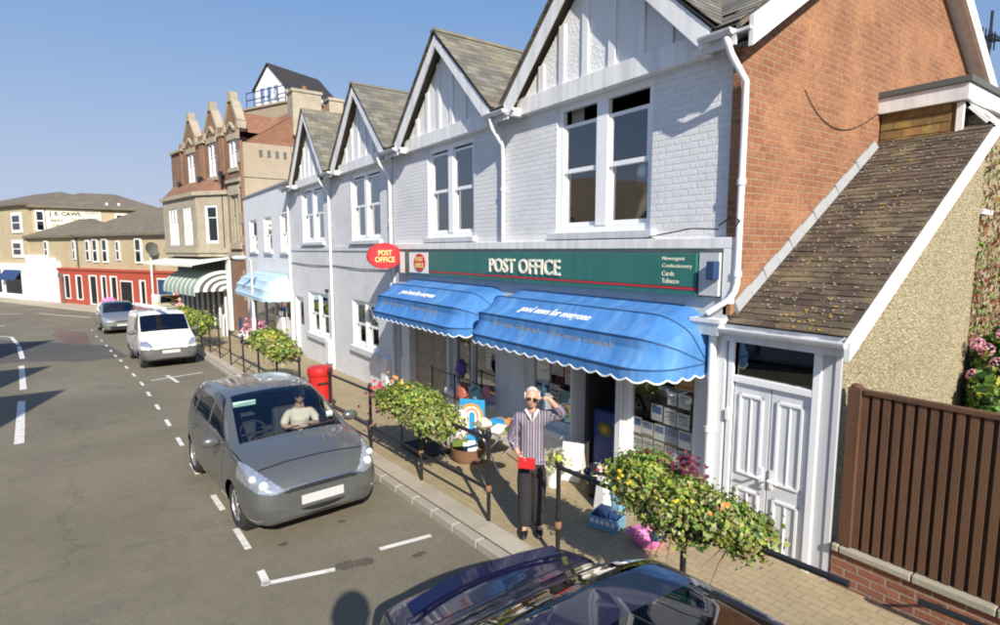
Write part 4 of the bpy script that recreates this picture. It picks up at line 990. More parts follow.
bk = MB(); bk.lathe([(.10,0),(.13,.26),(.14,.27),(.125,.26),(.09,.03)], (4.92,5.66,pz(5.66)), 18)
BK = thing('flower_bucket', 'white bucket of paper flowers behind the railing gap', 'bucket', (4.92,5.66,pz(5.66))); bk.build('bucket', M['sign_white'], BK, smooth=40)
q = MB(); rl = random.Random(5)
for k in range(150): leaf(q, (4.92+rl.gauss(0,.10), 5.66+rl.gauss(0,.10), pz(5.66)+.36+rl.gauss(0,.08)), rl.uniform(.05,.1), (rl.gauss(0,1),rl.gauss(0,1),1), rl)
q.build('flower', M['leaf_cream'], BK)
q = MB(); an = V((.5,-.86,0)); c0 = V((5.18,5.62,pz(5.6))); 
q.hexa([c0+an*-.15, c0+an*.15, c0+an*.15+V((.03,.02,0)), c0+an*-.15+V((.03,.02,0)), c0+an*-.15+V((.12,.07,.52)), c0+an*.15+V((.12,.07,.52)), c0+an*.15+V((.15,.09,.52)), c0+an*-.15+V((.15,.09,.52))])
q.hexa([c0+an*-.15+V((.28,.16,0)), c0+an*.15+V((.28,.16,0)), c0+an*.15+V((.31,.18,0)), c0+an*-.15+V((.31,.18,0)), c0+an*-.15+V((.13,.08,.50)), c0+an*.15+V((.13,.08,.50)), c0+an*.15+V((.16,.1,.50)), c0+an*-.15+V((.16,.1,.50))])
tag(q.build('notice_board', M['sign_white'], loc=tuple(c0), bevel=.004), 'blank white folding notice board leaning beside the shop doorway', 'notice board')
basket('goods_basket', 'black wire basket of black and white toys on the shop doorstep', 'basket', 5.18, 5.05, .20, .30, ['sign_white','dark','sign_white','dark','sign_white','dark','navy','sign_white'], 9, 'black_iron')
CRT = thing('crate', 'light blue plastic crate at the foot of the large planter', 'crate', (4.62, 4.35, pz(4.35)))
simple('crate_blue', (.16,.34,.48), .45); simple('toy_pink', (.78,.22,.48), .45)
z = pz(4.35); q = MB(); CF = Frame((4.62,4.35,z),(.35,-.94,0),(-.94,-.35,0))
for (a, b_, c, d_) in ((-.18,.18,.12,.135),(-.18,.18,-.135,-.12),(-.18,-.165,-.12,.12),(.165,.18,-.12,.12)): CF.box(q, a, b_, c, d_, .0, .15)
CF.box(q, -.165, .165, -.12, .12, 0, .02); q.build('body', M['crate_blue'], CRT, bevel=.006)
q = MB()
for k in range(5): CF.box(q, -.155+.065*k, -.155+.065*k+.04, .1355, .138, .07, .12)
q.build('slot', M['trim_white'], CRT)
q = MB(); CF.box(q, -.12, .02, -.08, .08, .03, .22); CF.box(q, .04, .14, -.06, .06, .03, .19); q.build('goods', M['navy'], CRT, bevel=.01)
basket('toy_tray', 'bright pink tray of toys on the pavement beside the light blue crate', 'toy tray', 4.70, 3.80, .20, .09, ['toy_pink','toy_pink','sign_white','toy_pink','sign_white','toy_pink','navy','toy_pink'], 14, 'toy_pink')
q = MB(); z = pz(4.7); q.hexa([(5.0,4.52,z),(5.28,4.52,z),(5.28,4.86,z),(5.0,4.86,z),(4.98,4.5,z+.3),(5.3,4.5,z+.3),(5.3,4.88,z+.3),(4.98,4.88,z+.3)])
tag(q.build('box', M['crate_blue'], loc=(5.1,4.7,z), bevel=.01), 'grey blue storage box below the notice filled window', 'box')
q = MB(); q.hexa([(4.84,4.62,pz(4.6)),(4.98,4.62,pz(4.6)),(4.98,4.8,pz(4.6)),(4.84,4.8,pz(4.6)),(4.86,4.66,z+.42),(4.94,4.66,z+.42),(4.94,4.76,z+.42),(4.86,4.76,z+.42)])
tag(q.build('paper_bag', M['sign_white'], loc=(4.9,4.7,z)), 'upright white paper bag beside the grey blue storage box', 'bag')
q = MB(); z = pz(5.4); q.box(5.75, 6.15, 5.25, 5.75, z, z+.95); BD = thing('dispenser', 'dark blue bin with a round emblem just inside the shop doorway', 'bin', (5.95,5.5,z)); q.build('body', M['bag_blue'], BD, bevel=.04)
q = MB(); oval(q, Frame((5.748,5.5,z+.68),(0,1,0),(-1,0,0)), 0, 0, .14, .10, .001, .006, 20); em = q.build('emblem', M['leaf_green'], BD)
q = MB(); oval(q, Frame((5.741,5.5,z+.68),(0,1,0),(-1,0,0)), 0, 0, .07, .05, .001, .004, 16); q.build('emblem_centre', M['stripe_orange'], em)
# rack and toys in front of the left bay
RK = thing('display_rack', 'black iron display rack in front of the left shop bay', 'rack', (4.9, 8.9, pz(8.9)))
z = pz(9.0)
for yy in (8.05, 9.0, 9.9):
    q = MB(); q.tube([(5.28,yy,z),(5.28,yy,z+1.05)], .014, 6); q.build('post', M['black_iron'], RK)
for hh in (.12,.55,1.0):
    q = MB(); q.tube([(5.28,8.05,z+hh),(5.28,9.9,z+hh)], .011, 6); q.tube([(4.95,8.05,z+hh*.9),(5.28,8.05,z+hh)], .010, 6); q.build('rail', M['black_iron'], RK)
ST = thing('plant_stand', 'low black wire stand beneath the left railing planter', 'stand', (4.2, 8.0, pz(8.0)))
z = pz(8.2)
for (xx, yy) in ((3.95,7.75),(4.45,7.75),(3.95,8.55),(4.45,8.55)): q = MB(); q.tube([(xx,yy,z),(xx,yy,z+.42)], .012, 6); q.build('leg', M['black_iron'], ST)
q = MB(); q.box(3.93,4.47,7.73,8.57,z+.02,z+.05); q.build('tray', M['dark'], ST)
q = MB(); q.tube([(3.95,7.75,z+.42),(4.45,7.75,z+.42),(4.45,8.55,z+.42),(3.95,8.55,z+.42)], .012, 6, True); q.build('rim', M['black_iron'], ST)
def ball(label, c, r, m, cat='beach toy', grp='beach toys hung in the left shop window'):
    q = MB(); rr = random.Random(int(c[1]*100)); q.sphere(c, (r*.6, r, r*1.25), 14, 10, lambda d, p: p*(1+.12*math.sin(5*d.x+7*d.z)))
    tag(q.build('beach_toy', M[m], loc=c, smooth=60), label, cat, grp)
simple('toy_purple', (.10,.05,.22), .6); simple('toy_red', (.34,.10,.07), .6); simple('toy_teal', (.25,.45,.45), .6)
ball('dark purple bundle hanging topmost in the left shop window', (5.2, 8.62, 1.02), .14, 'toy_purple')
ball('large dull red bundle hanging below the purple one in the left shop window', (5.1, 8.42, .60), .17, 'toy_red')
ball('pale teal bundle hanging beside the dull red one in the left shop window', (5.2, 8.06, .62), .14, 'toy_teal')
ball('pinkish bundle hanging nearest the white pilaster of the left shop window', (5.25, 7.86, .72), .10, 'stripe_pink')

# notices in the windows
simple('paper', (.80,.81,.79), .7, .05); simple('paper_blue', (.10,.20,.42), .6); simple('paper_yellow', (.72,.56,.10), .6); simple('paper_orange', (.62,.30,.05), .6); simple('paper_red', (.32,.05,.03), .6); simple('paper_green', (.42,.62,.55), .6); simple('paper_dark', (.03,.03,.04), .6)
def notice(u0, u1, z0, z1, d, m, label, extra=None):
    o = MB(); F.box(o, u0, u1, d, d+.004, z0, z1)
    t = tag(o.build('notice', M[m], loc=tuple(F.pt((u0+u1)/2, d, z0))), label, 'notice', 'notices in the post office windows')
    if extra:
        k = MB()
        for (a, b_, c, e_) in extra[1]: F.box(k, u0+(u1-u0)*a, u0+(u1-u0)*b_, d+.0045, d+.006, z0+(z1-z0)*c, z0+(z1-z0)*e_)
        k.build('print', M[extra[0]], t)
rw = random.Random(21); rows = [(1.26,1.46),(1.02,1.24),(.78,1.0),(.54,.76)]; names = ['top','second','third','lowest']
lines_ = ('paper_dark', [(.12,.85,.74,.80),(.12,.7,.6,.64),(.12,.8,.46,.50),(.12,.6,.3,.34)])
for j, (z0, z1) in enumerate(rows):
    u = 4.86 - (.55 if j == 0 else .30 if j == 1 else 0); k = 0; words = ['first','second','third','fourth','fifth','sixth','seventh']
    while u > 3.95:
        w_ = rw.uniform(.12,.19); m = rw.choices(['paper','paper','paper','paper_blue','paper_yellow','paper_green'], [6,5,5,1,.8,1.2])[0]
        if u - w_ < 3.88: break
        cn = {'paper':'white','paper_blue':'blue','paper_yellow':'yellow','paper_green':'pale green'}[m]
        notice(u-w_, u, z0+rw.uniform(0,.03), z1-rw.uniform(0,.03), -.112, m, '%s notice, %s row, %s from the doorway, in the window right of it' % (cn, names[j], words[k]),
               lines_ if rw.random() < .65 else ('paper_blue', [(.1,.9,.45,.9)]))
        u -= w_ + rw.uniform(.008,.03); k += 1
for (a, b_, c, e_, m, l_) in ((4.62,4.86,1.72,2.12,'paper_yellow','yellow poster at the upper left of the window right of the shop door'),(4.60,4.86,1.55,1.70,'paper_red','dark red poster below the yellow one beside the shop door'),
        (3.90,4.22,1.50,2.1,'paper_orange','large orange display panel in the right corner of the window by the porch'),(4.30,4.56,1.55,2.0,'goods_a','brown panel in the middle of the window right of the shop door'),
        (6.62,6.92,1.05,1.75,'paper','long white list in the window behind the man'),(6.64,6.92,1.80,2.22,'paper_blue','blue poster at the top of the window behind the man'),(6.28,6.56,1.25,1.86,'paper','broad white sheet in the middle of the window behind the man'),(6.02,6.24,1.15,1.8,'paper','narrow white poster next to the shop doorway'),
        (6.66,6.92,.62,1.0,'paper','white notice below the long list in the window behind the man'),(6.30,6.58,1.92,2.2,'paper','white notice at the top of the window behind the man'),(6.36,6.60,.64,1.1,'paper','white sheet low in the middle of the window behind the man'),(8.24,8.42,1.0,1.5,'paper','second white card in the left shop window'),(6.05,6.34,.58,1.05,'paper_green','pale green poster low in the window beside the doorway'),(6.45,6.95,.5,.62,'paper_yellow','yellow strip along the bottom of the window behind the man'),
        (8.0,8.2,1.2,1.8,'paper','white card in the left shop window next to the white pilaster'),(7.95,8.1,1.0,1.18,'paper_yellow','small yellow card in the left shop window')):
    notice(a, b_, c, e_, -.125, m, l_, lines_ if 'paper' == m else None)
# hydrangea behind the fence
HY = thing('hydrangea', 'pink flowering hydrangea bush behind the brown fence', 'shrub', (9.4, 2.0, .3)); rl = random.Random(31); hy = MB()
for k in range(5200):
    d = V((rl.gauss(0,1), rl.gauss(0,1), rl.gauss(0,1))).normalized(); rr = rl.uniform(.4,1)**.4*(1+.15*math.sin(6*d.x+1)*math.sin(7*d.z))
    c = V((9.45,2.0,1.25)) + V((d.x*.75*rr, d.y*.30*rr, d.z*.95*rr)); hy.mi = rl.choices([0,1,2], [4,2,4])[0]; leaf(hy, c, rl.uniform(.09,.17), d+V((rl.gauss(0,.5),rl.gauss(0,.5),rl.gauss(.4,.5))), rl)
hy.build('foliage', [M['leaf_green'], M['leaf_lime'], M['leaf_dark']], HY)
q = MB()
for k in range(12): q.tube([(9.45+rl.uniform(-.2,.2),2.0+rl.uniform(-.1,.1),-.2),(9.45+rl.uniform(-.6,.6),2.0+rl.uniform(-.2,.2),1.3)], [.02,.008], 6)
q.build('stem', M['leaf_dry'], HY)
for (x, y, z) in ((8.9,2.07,1.96),(8.9,1.94,1.80),(8.85,2.02,1.40),(8.9,2.16,2.02),(8.9,1.91,1.22),(8.85,2.15,1.62),(8.9,1.89,1.54),(9.1,1.95,2.15)):
    q = MB()
    for k in range(110):
        d = V((rl.gauss(0,1), rl.gauss(0,1), rl.gauss(0,1))).normalized(); leaf(q, V((x,y,z)) + d*.085*V((1,1,.8)).length/1.6, .036, d, rl)
    q.build('flower_head', M['flower_pink'], HY)
q = MB(); q.tube([(23.0,6.0,0),(23.0,6.0,10.6)], .04, 8); AE = thing('aerial', 'television aerial on a thin mast at the top right corner', 'aerial', (23.0,6.0,0)); q.build('mast', M['black_iron'], AE)
q = MB(); q.tube([(22.2,6.0,9.65),(23.6,5.9,9.8)], .035, 6)
for k in range(5): q.tube([(22.25+.3*k,5.7,9.66+.03*k),(22.25+.3*k,6.3,9.66+.03*k)], .022, 6); q.tube([(22.25+.3*k,6.0,9.4+.03*k),(22.25+.3*k,6.0,9.95+.03*k)], .022, 6)
q.build('antenna', M['black_iron'], AE)
# ------------------------------------------------------------------ gabled brick and stone building
VF = Frame((5.5, 29.42, 0), (-.19, .98, 0), (-.98, -.19, 0))
VB = thing('bay_building', 'tall red brick and stone building with three stepped gables and a stone bay window', 'building', (6.5, 33, -1))
w = MB(); gw = [(.35,1.35,7.2,8.55), (3.1,4.2,7.0,8.75), (6.3,7.5,6.95,8.6)]; sw = (.45,1.35,3.55,5.9)
VF.wall(w, 0, 10.4, -2.5, 8.9, gw + [sw], .18)
for (u, hw) in ((.92,.85),(3.62,.95),(6.95,1.05)):
    pts = [(u-hw,8.9),(u+hw,8.9),(u+hw,9.25),(u+hw*.55,9.65),(u+.22,10.35),(u-.22,10.35),(u-hw*.55,9.65),(u-hw,9.25)]
    w.prism([VF.pt(a, .0, b) for a, b in pts], VF.N*-.3)
VF.box(w, 10.35, 10.4, -7, 0, -2.5, 8.5)
w.build('wall', M['vict_brick'], VB)
w = MB(); y = 29.38; w.quad((5.52,y,-2.5),(12,y,-2.5),(12,y,8.35),(5.52,y,8.35)); w.box(5.53, 12, y+.01, y+.25, 7.8, 8.349); w.box(5.50,12,y-.06,y-.001,6.72,6.84); w.build('side_wall', M['vict_side'], VB)
w = MB()
for k in range(6):
    w = MB(); w.box(6.35+.38*k, 6.50+.38*k, y-.03, y-.002, 7.72, 8.05); w.build('vent_slot', M['felt'], VB)
w = MB(); w.box(5.46, 5.58, y-.09, y+.05, -2, 8.4); w.build('downpipe', M['vict_brick'], VB)
for i, (u, hw) in enumerate(((.92,.85),(3.62,.95),(6.95,1.05))):
    w = MB(); VF.box(w, u-.24, u+.24, -.34, .07, 10.351, 10.46); VF.box(w, u-.18, u+.18, -.30, .04, 10.46, 10.82)
    for s in (-1, 1):
        VF.box(w, u+s*hw-.12, u+s*hw+.12, -.34, .08, 9.0, 9.35); P, Q = VF.pt(u+s*hw*.98,-.15,9.36), VF.pt(u+s*.24,-.15,10.36); t_ = (Q-P); w.obox((P+Q)/2, t_/2, VF.N*.2, t_.cross(VF.N).normalized()*.07)
    w.build('gable_coping', M['stone'], VB); w = MB(); VF.box(w, gw[i][0]-.1, gw[i][1]+.1, .002, .06, gw[i][3], gw[i][3]+.28); w.build('lintel', M['stone'], VB); w = MB(); VF.box(w, gw[i][0]-.1, gw[i][1]+.1, .002, .08, gw[i][2]-.18, gw[i][2])
    w.build('window_surround', M['stone'], VB); w = MB(); P, Q = VF.pt(u-.5,.05,gw[i][3]+.42), VF.pt(u,.05,gw[i][3]+.80); w.obox((P+Q)/2,(Q-P)/2,VF.N*.05,(Q-P).cross(VF.N).normalized()*.06); P = VF.pt(u+.5,.05,gw[i][3]+.42); w.obox((P+Q)/2,(Q-P)/2,VF.N*.05,(Q-P).cross(VF.N).normalized()*.06)
    w.build('hood_mould', M['stone'], VB)
    window(VB, VF, *gw[i], inset=.1, fw=.09, mull=(.5,), rail=.62, sill=0, paint='trim_white', pane='far_glass', mw=.1)
w = MB()
for u in (2.2, 5.3, 8.7):
    w = MB(); VF.box(w, u-.16, u+.16, .002, .22, 6.9, 7.15); w.tube([VF.pt(u,.12,6.95), VF.pt(u,.12,3)], .05, 6); w.build('hopper', M['black_iron'], VB)
w = MB(); VF.box(w, sw[0]-.2, sw[1]+.2, .002, .09, sw[3], 6.35); VF.box(w, sw[0]-.2, sw[1]+.2, .002, .12, sw[2]-.3, sw[2]); VF.box(w, sw[0]-.2, sw[0], .002, .05, sw[2], sw[3]); VF.box(w, sw[1], sw[1]+.2, .002, .05, sw[2], sw[3]); VF.box(w, .05, 1.75, .002, .16, 2.85, 3.1); VF.box(w, .0, 1.75, .002, .14, 6.5, 6.65)
w.build('stone_surround', M['stone'], VB)
window(VB, VF, *sw, inset=.1, fw=.08, mull=(.5,), rail=.6, sill=0, paint='stone', pane='far_glass', mw=.12)
for zz in (9.0, 7.9, 6.72, 5.0, 3.9, 2.2, 1.2):
    w = MB(); VF.box(w, -.02, .28, .002, .05, zz-.5, zz); w.build('quoin', M['stone'], VB)
for u in (1.95, 2.28, 4.75, 5.15, 8.35):
    w = MB(); VF.box(w, u, u+.16, .002, .10, 7.0, 9.3); w.build('brick_pier', M['vict_brick'], VB)
for (a, b) in ((1.8,2.7),(4.55,5.75),(8.1,10.3)):
    w = MB(); VF.box(w, a, b, -.02, .14, 8.88, 9.02); w.build('parapet_band', M['stone'], VB)
# bay: canted stone bay with three-light windows
bayp = [(1.85,.0),(3.85,.88),(9.6,.84),(10.35,0)]
def bay_frame(i):
    a, b = bayp[i], bayp[i+1]; A, B = VF.pt(a[0],a[1],0), VF.pt(b[0],b[1],0); U = (B-A); n = V((U.y,-U.x,0)); 
    if n.dot(VF.N) < 0: n = -n
    return Frame(A, U, n), U.length
w = MB(); fr0, l0 = bay_frame(0); fr1, l1 = bay_frame(1); fr2, l2 = bay_frame(2)
h0 = (.75,1.6,3.55,5.5); h1 = [(.75,2.1,3.45,5.5),(3.0,4.7,3.45,5.5)]
fr0.wall(w, 0, l0, 2.85, 6.1, [h0], .2); fr1.wall(w, 0, l1, 2.85, 6.1, h1, .2); fr2.wall(w, 0, l2, 2.85, 6.1); w.build('bay', M['stone'], VB)
w = MB()
for fr_, l_ in ((fr0,l0),(fr1,l1)):
    fr_.box(w, -.1, l_+.1, .002, .14, 6.0, 6.2); fr_.box(w, -.06, l_+.06, .002, .09, 3.05, 3.3)
w.build('cornice', M['stone'], VB)
for hh, fr_ in ((h0,fr0),(h1[0],fr1),(h1[1],fr1)): window(VB, fr_, *hh, inset=.1, fw=.09, mull=(.34,.67) if hh is not h0 else (), rail=.68, sill=0, paint='trim_white', pane='far_glass', mw=.12)
w = MB(); a = [VF.pt(u, d, 6.2) for u, d in bayp]; b = [VF.pt(2.0,0,7.0), VF.pt(3.9,0,7.0), VF.pt(9.5,0,7.0), VF.pt(10.3,0,7.0)]
for i in range(3): w.quad(a[i], a[i+1], b[i+1], b[i])
w.build('bay_roof', M['roof_red'], VB)
# ground floor: shop front, pale canopy
w = MB(); VF.box(w, 1.75, 10.3, .002, .06, -2.5, 2.8); sf = w.build('shop_front', M['felt'], VB)
w = MB()
for k in range(9): VF.box(w, 2.6+.85*k, 2.72+.85*k, .061, .14, -2.2, 2.0)
VF.box(w, 1.78, 2.1, .061, .2, -2.2, 2.84); w.build('pilaster', M['trim_white'], sf)
w = MB(); w.hexa([VF.pt(1.7,.02,2.78),VF.pt(10.3,.02,2.78),VF.pt(10.3,1.9,2.44),VF.pt(1.7,1.9,2.44),VF.pt(1.7,.02,2.84),VF.pt(10.3,.02,2.84),VF.pt(10.3,1.9,2.50),VF.pt(1.7,1.9,2.50)])
for k in range(26): w.obox(VF.pt(1.87+.33*k,1.9,2.44), VF.U*.12, VF.N*.012, (0,0,.07))
w.build('canopy', M['awning_cream'], VB)
w = MB(); w.quad(VF.pt(0,-.3,8.4),VF.pt(10.4,-.3,8.4),VF.pt(10.4,-4.2,11.0),VF.pt(0,-4.2,11.0)); w.quad(VF.pt(0,-8,8.4),VF.pt(10.4,-8,8.4),VF.pt(10.4,-4.2,11.0),VF.pt(0,-4.2,11.0))
for u, hw in ((.92,.7),(3.62,.8),(6.95,.9)):
    for s in (-1, 1): w.quad(VF.pt(u,-.1,9.95), VF.pt(u,-3.2,9.95), VF.pt(u+s*hw,-2,8.9), VF.pt(u+s*hw,-.1,8.9))
w.quad(VF.pt(.0,-.3,8.38),VF.pt(.0,-8,8.38),VF.pt(.0,-4.2,10.98))
w.quad((6.2,29.5,8.37),(11.5,29.5,8.37),(11.0,33.0,10.6),(8.3,33.0,10.6)); w.quad((6.2,29.5,8.37),(8.3,33.0,10.6),(6.2,33,8.5))
w.build('roof', M['roof_red'], VB)
CH = [((8.1,9.55),(29.6,30.6),9.0,11.15,'broad pale rendered chimney stack on the brick and stone building'),((10.0,10.75),(29.7,30.5),9.0,11.0,'narrow chimney stack behind the slate gables')]
for (xs, ys_, z0, z1, l_) in CH:
    w = MB(); w.box(xs[0],xs[1],ys_[0],ys_[1],z0,z1); w.box(xs[0]-.06,xs[1]+.06,ys_[0]-.06,ys_[1]+.06,z1+.001,z1+.14); co = w.build('chimney', M['stone'], VB)
    if z0 == 9.0 and xs[0] < 9:
        w = MB(); w.lathe([(.14,0),(.12,.3)], (xs[0]+.75,30.1,z1+.141), 10); w.build('chimney_pot', M['rust'], co)
simple('rail_blue', (.03,.06,.14), .5); simple('cabin_roof', (.035,.03,.03), .8)
CF2 = Frame((8.95, 34.0, .75), (.91,.41,0), (.41,-.91,0))
w = MB(); CF2.box(w, -.3, 4.0, -3.4, .35, 8.2, 10.75); CF2.box(w, -.4, 4.1, -3.5, .45, 10.751, 10.85); w.build('terrace_base', M['vict_side'], VB)
w = MB(); U0_, U1_, D0_, D1_ = .15, 3.7, -2.9, -.35; dm_ = (D0_+D1_)/2
CF2.box(w, U0_, U1_, D0_, D1_, 10.86, 12.0); w.prism([CF2.pt(U0_,D0_,12.0), CF2.pt(U0_,D1_,12.0), CF2.pt(U0_,dm_,13.25)], CF2.U*(U1_-U0_)); cb = w.build('roof_cabin', M['white_wall'], VB)
w = MB()
for s in (-1, 1):
    de = dm_ + s*1.45; w.hexa([CF2.pt(U0_-.12,dm_,13.27),CF2.pt(U1_+.2,dm_,13.27),CF2.pt(U1_+.2,de,11.88),CF2.pt(U0_-.12,de,11.88),CF2.pt(U0_-.12,dm_,13.36),CF2.pt(U1_+.2,dm_,13.36),CF2.pt(U1_+.2,de,11.97),CF2.pt(U0_-.12,de,11.97)])
w.build('cabin_roof', M['cabin_roof'], cb)
for k in range(3):
    w = MB(); w.obox(CF2.pt(U0_-.012, D0_+.65+.62*k, 11.6), CF2.U*.008, CF2.N*.18, (0,0,.42)); w.build('cabin_window', M['far_glass'], cb)
w = MB(); CF2.box(w, .7, 1.4, D1_+.005, D1_+.02, 10.9, 11.85); w.build('cabin_door', M['far_glass'], cb)
w = MB()
for k in range(6): w.tube([CF2.pt(-.35,.4-.7*k,10.85), CF2.pt(-.35,.4-.7*k,11.7)], .03, 6)
for k in range(9): w.tube([CF2.pt(-.35+.55*k,.4,10.85), CF2.pt(-.35+.55*k,.4,11.7)], .03, 6)
for hh in (11.28,11.7): w.tube([CF2.pt(-.35,-3.1,hh), CF2.pt(-.35,.4,hh), CF2.pt(4.05,.4,hh)], .03, 6)
w.build('roof_railing', M['rail_blue'], VB)
w = MB(); w.lathe([(.05,0),(.2,.05),(.28,.12),(.26,.14),(.02,.05)], (8.45,34.3,12.0), 14, (-.9,-.3,.2)); w.build('dish', M['grey_render'], VB)
# green striped awning
GA = thing('shop_awning', 'green and cream striped rounded awning under the stone bay', 'awning', tuple(VF.pt(5.5,.5,1.5)))
n = 9; U0, U1 = 2.15, 7.4; f1 = MB(); f2 = MB(); k_ = 30
def gp(u, i): t = math.pi/2*i/n; return VF.pt(u, .2 + 1.5*math.sin(t), 1.1 + 1.05*math.cos(t))
for j in range(k_):
    a, b = U0 + (U1-U0)*j/k_, U0 + (U1-U0)*(j+1)/k_; f2 = f1 if j % 4 else MB()
    for i in range(n): f2.quad(gp(a,i), gp(b,i), gp(b,i+1), gp(a,i+1))
    f2.quad(gp(a,n), gp(b,n), gp(b,n)-V((0,0,.2)), gp(a,n)-V((0,0,.2)))
    if j % 4 == 0: f2.build('stripe', M['awning_cream'], GA, smooth=30)
f1.build('canopy', M['awning_green'], GA, smooth=30)
for rr_ in range(8):
    q = MB(); r0, r1 = (rr_)/8, (rr_+1)/8
    for i in range(n):
        t0, t1 = math.pi/2*i/n, math.pi/2*(i+1)/n
        def ep(t, r): return VF.pt(U0-.01, .2 + 1.5*r*math.sin(t), 1.1 + 1.05*r*math.cos(t))
        q.quad(ep(t0,r0), ep(t1,r0), ep(t1,r1), ep(t0,r1))
    q.build('end_stripe', M['sign_white' if rr_ % 2 else 'felt'], GA)

# ------------------------------------------------------------------ far buildings across the junction
def fwin(parent, fr, u0, u1, z0, z1, d=.0, bar=True, paint='trim_white', pane='far_glass'):
    o = MB(); fr.box(o, u0, u1, d+.004, d+.10, z0, z1); w_ = o.build('window', M[paint], parent)
    p = MB(); m = .12*(u1-u0) + .04; uc = (u0+u1)/2
    fr.box(p, u0+m, u1-m, d+.101, d+.106, z0+m, (z0+z1)/2-.05); fr.box(p, u0+m, u1-m, d+.101, d+.106, (z0+z1)/2+.05, z1-m)
    p.build('pane', M[pane], w_); return w_
def hip(fr, u0, u1, d0, d1, z0, z1, ov=.3, inset=2.5):
    w = MB(); a = [fr.pt(u0-ov,d1+ov,z0), fr.pt(u1+ov,d1+ov,z0), fr.pt(u1+ov,d0-ov,z0), fr.pt(u0-ov,d0-ov,z0)]
    dm = (d0+d1)/2; r0, r1 = fr.pt(u0+inset,dm,z1), fr.pt(u1-inset,dm,z1)
    w.quad(a[0],a[1],r1,r0); w.quad(a[2],a[3],r0,r1); w.quad(a[1],a[2],r1); w.quad(a[3],a[0],r0)
    lo = [p - V((0,0,.18)) for p in a]; w.quad(*lo)
    for i in range(4): w.quad(a[i], a[(i+1)%4], lo[(i+1)%4], lo[i])
    return w
RS = thing('far_shop', 'yellow brick shop with a long red painted front across the junction', 'shop', tuple(far.pt(0,-3,-1.3)))
w = MB(); far.box(w, -7.2, 7.35, -6, 0, -1.8, 4.45); w.build('wall', M['yellow_brick'], RS)
w = MB(); far.box(w, -7.2, 10.6, .002, .25, -1.7, 1.55); far.box(w, -7.2, 10.6, .0025, .35, 1.551, 1.72); sr = w.build('shop_front', M['shop_red'], RS)
w = MB()
for (a, b, z0, z1) in ((8.6,9.6,-.9,1.15),(6.5,7.5,-.9,1.15),(4.1,5.3,-1.2,1.2),(2.6,3.4,-1.2,1.2),(1.0,2.0,-.9,1.2),(-1.2,.5,-.9,.9),(-3.0,-2.2,-1.0,1.0),(-6.6,-4.6,-1.3,1.2)):
    k = MB(); far.box(k, a, b, .252, .30, z0, z1); fo = k.build('window', M['trim_white'], sr)
    k = MB(); far.box(k, a+.05, b-.30 if b-a < 1.3 else b-.1, .301, .306, z0+.1, z1-.1); k.build('pane', M['far_glass'] if a > -4 else M['navy'], fo)
hip(far, -7.2, 7.35, -6, 0, 4.46, 6.6, .35, 4.5).build('roof', M['slate_flat'], RS)
for (a, b, z0, z1) in ((5.3,5.9,2.3,4.0),(4.0,4.8,2.2,4.1),(2.5,3.3,2.2,4.1),(.7,1.2,2.4,3.9),(-2.4,-1.5,2.2,4.1)): fwin(RS, far, a, b, z0, z1)
k = MB(); far.box(k, -7.2, 7.35, .25, .31, 4.22, 4.34); k.tube([far.pt(7.3,.1,4.3), far.pt(7.3,.1,1.8)], .06, 6); k.build('gutter', M['felt'], RS)
WS = thing('far_shop', 'yellow brick shop with a white stepped front to the left of the red shop', 'shop', tuple(far.pt(12,-3,-1.3)))
w = MB(); far.box(w, 7.37, 16.4, -5.5, 0, -1.8, 4.4); w.build('wall', M['yellow_brick'], WS)
w = MB(); far.box(w, 10.62, 16.5, .002, .30, -1.7, 2.2); far.box(w, 12.6, 16.5, .0025, .33, 2.201, 2.75); far.box(w, 11.5, 12.6, .0025, .32, 2.201, 2.5); sw_ = w.build('shop_front', M['shop_white'], WS)
w = MB(); far.box(w, 13.2, 14.2, .302, .34, -1.3, 1.1); w.build('door', M['trim_grey'], sw_)
hip(far, 7.37, 16.4, -5.5, 0, 4.41, 6.0, .35, 3.4).build('roof', M['slate_flat'], WS)
for (a, b, z0, z1) in ((12.6,13.2,2.5,4.0),(7.7,8.1,2.4,4.0)): fwin(WS, far, a, b, z0, z1)
BB = thing('corner_building', 'three storey yellow brick corner building with a painted wall sign and navy shop blinds', 'building', (-6, 68, -1.3))
w = MB(); far.box(w, 16.42, 30, -9, .15, -1.8, 7.35); w.box(-5.4, 4.6, 66.0, 75, -1.8, 7.2); w.build('wall', M['yellow_brick'], BB)
hip(far, 16.42, 30, -9, .15, 7.36, 9.0, .4, 4).build('roof', M['slate_flat'], BB)
XF = Frame((0, 66, 0), (1,0,0), (0,-1,0)); hip(XF, -5.4, 4.6, -9, 0, 7.22, 8.9, .4, 3.6).build('roof', M['slate_flat'], BB)
w = MB(); far.box(w, 16.45, 30, .152, .5, -1.7, 1.95); fs = w.build('shop_front', M['shop_white'], BB)
for (a, b) in ((17.2,20.6),(21.6,25.2)):
    k = MB(); far.box(k, a, b, .502, .53, -.8, 1.2); k.build('pane', M['far_glass'], fs)
    k = MB(); k.hexa([far.pt(a-.1,.503,1.3),far.pt(b+.1,.503,1.3),far.pt(b+.1,1.1,.45),far.pt(a-.1,1.1,.45),far.pt(a-.1,.503,1.38),far.pt(b+.1,.503,1.38),far.pt(b+.1,1.1,.53),far.pt(a-.1,1.1,.53)]); k.build('blind', M['navy'], fs)
fwin(BB, far, 16.9, 19.0, 4.75, 6.6, .15); fwin(BB, far, 17.2, 19.3, 2.5, 4.1, .15); fwin(BB, far, 22.5, 24.2, 4.75, 6.6, .15); fwin(BB, far, 22.5, 24.2, 2.5, 4.1, .15)
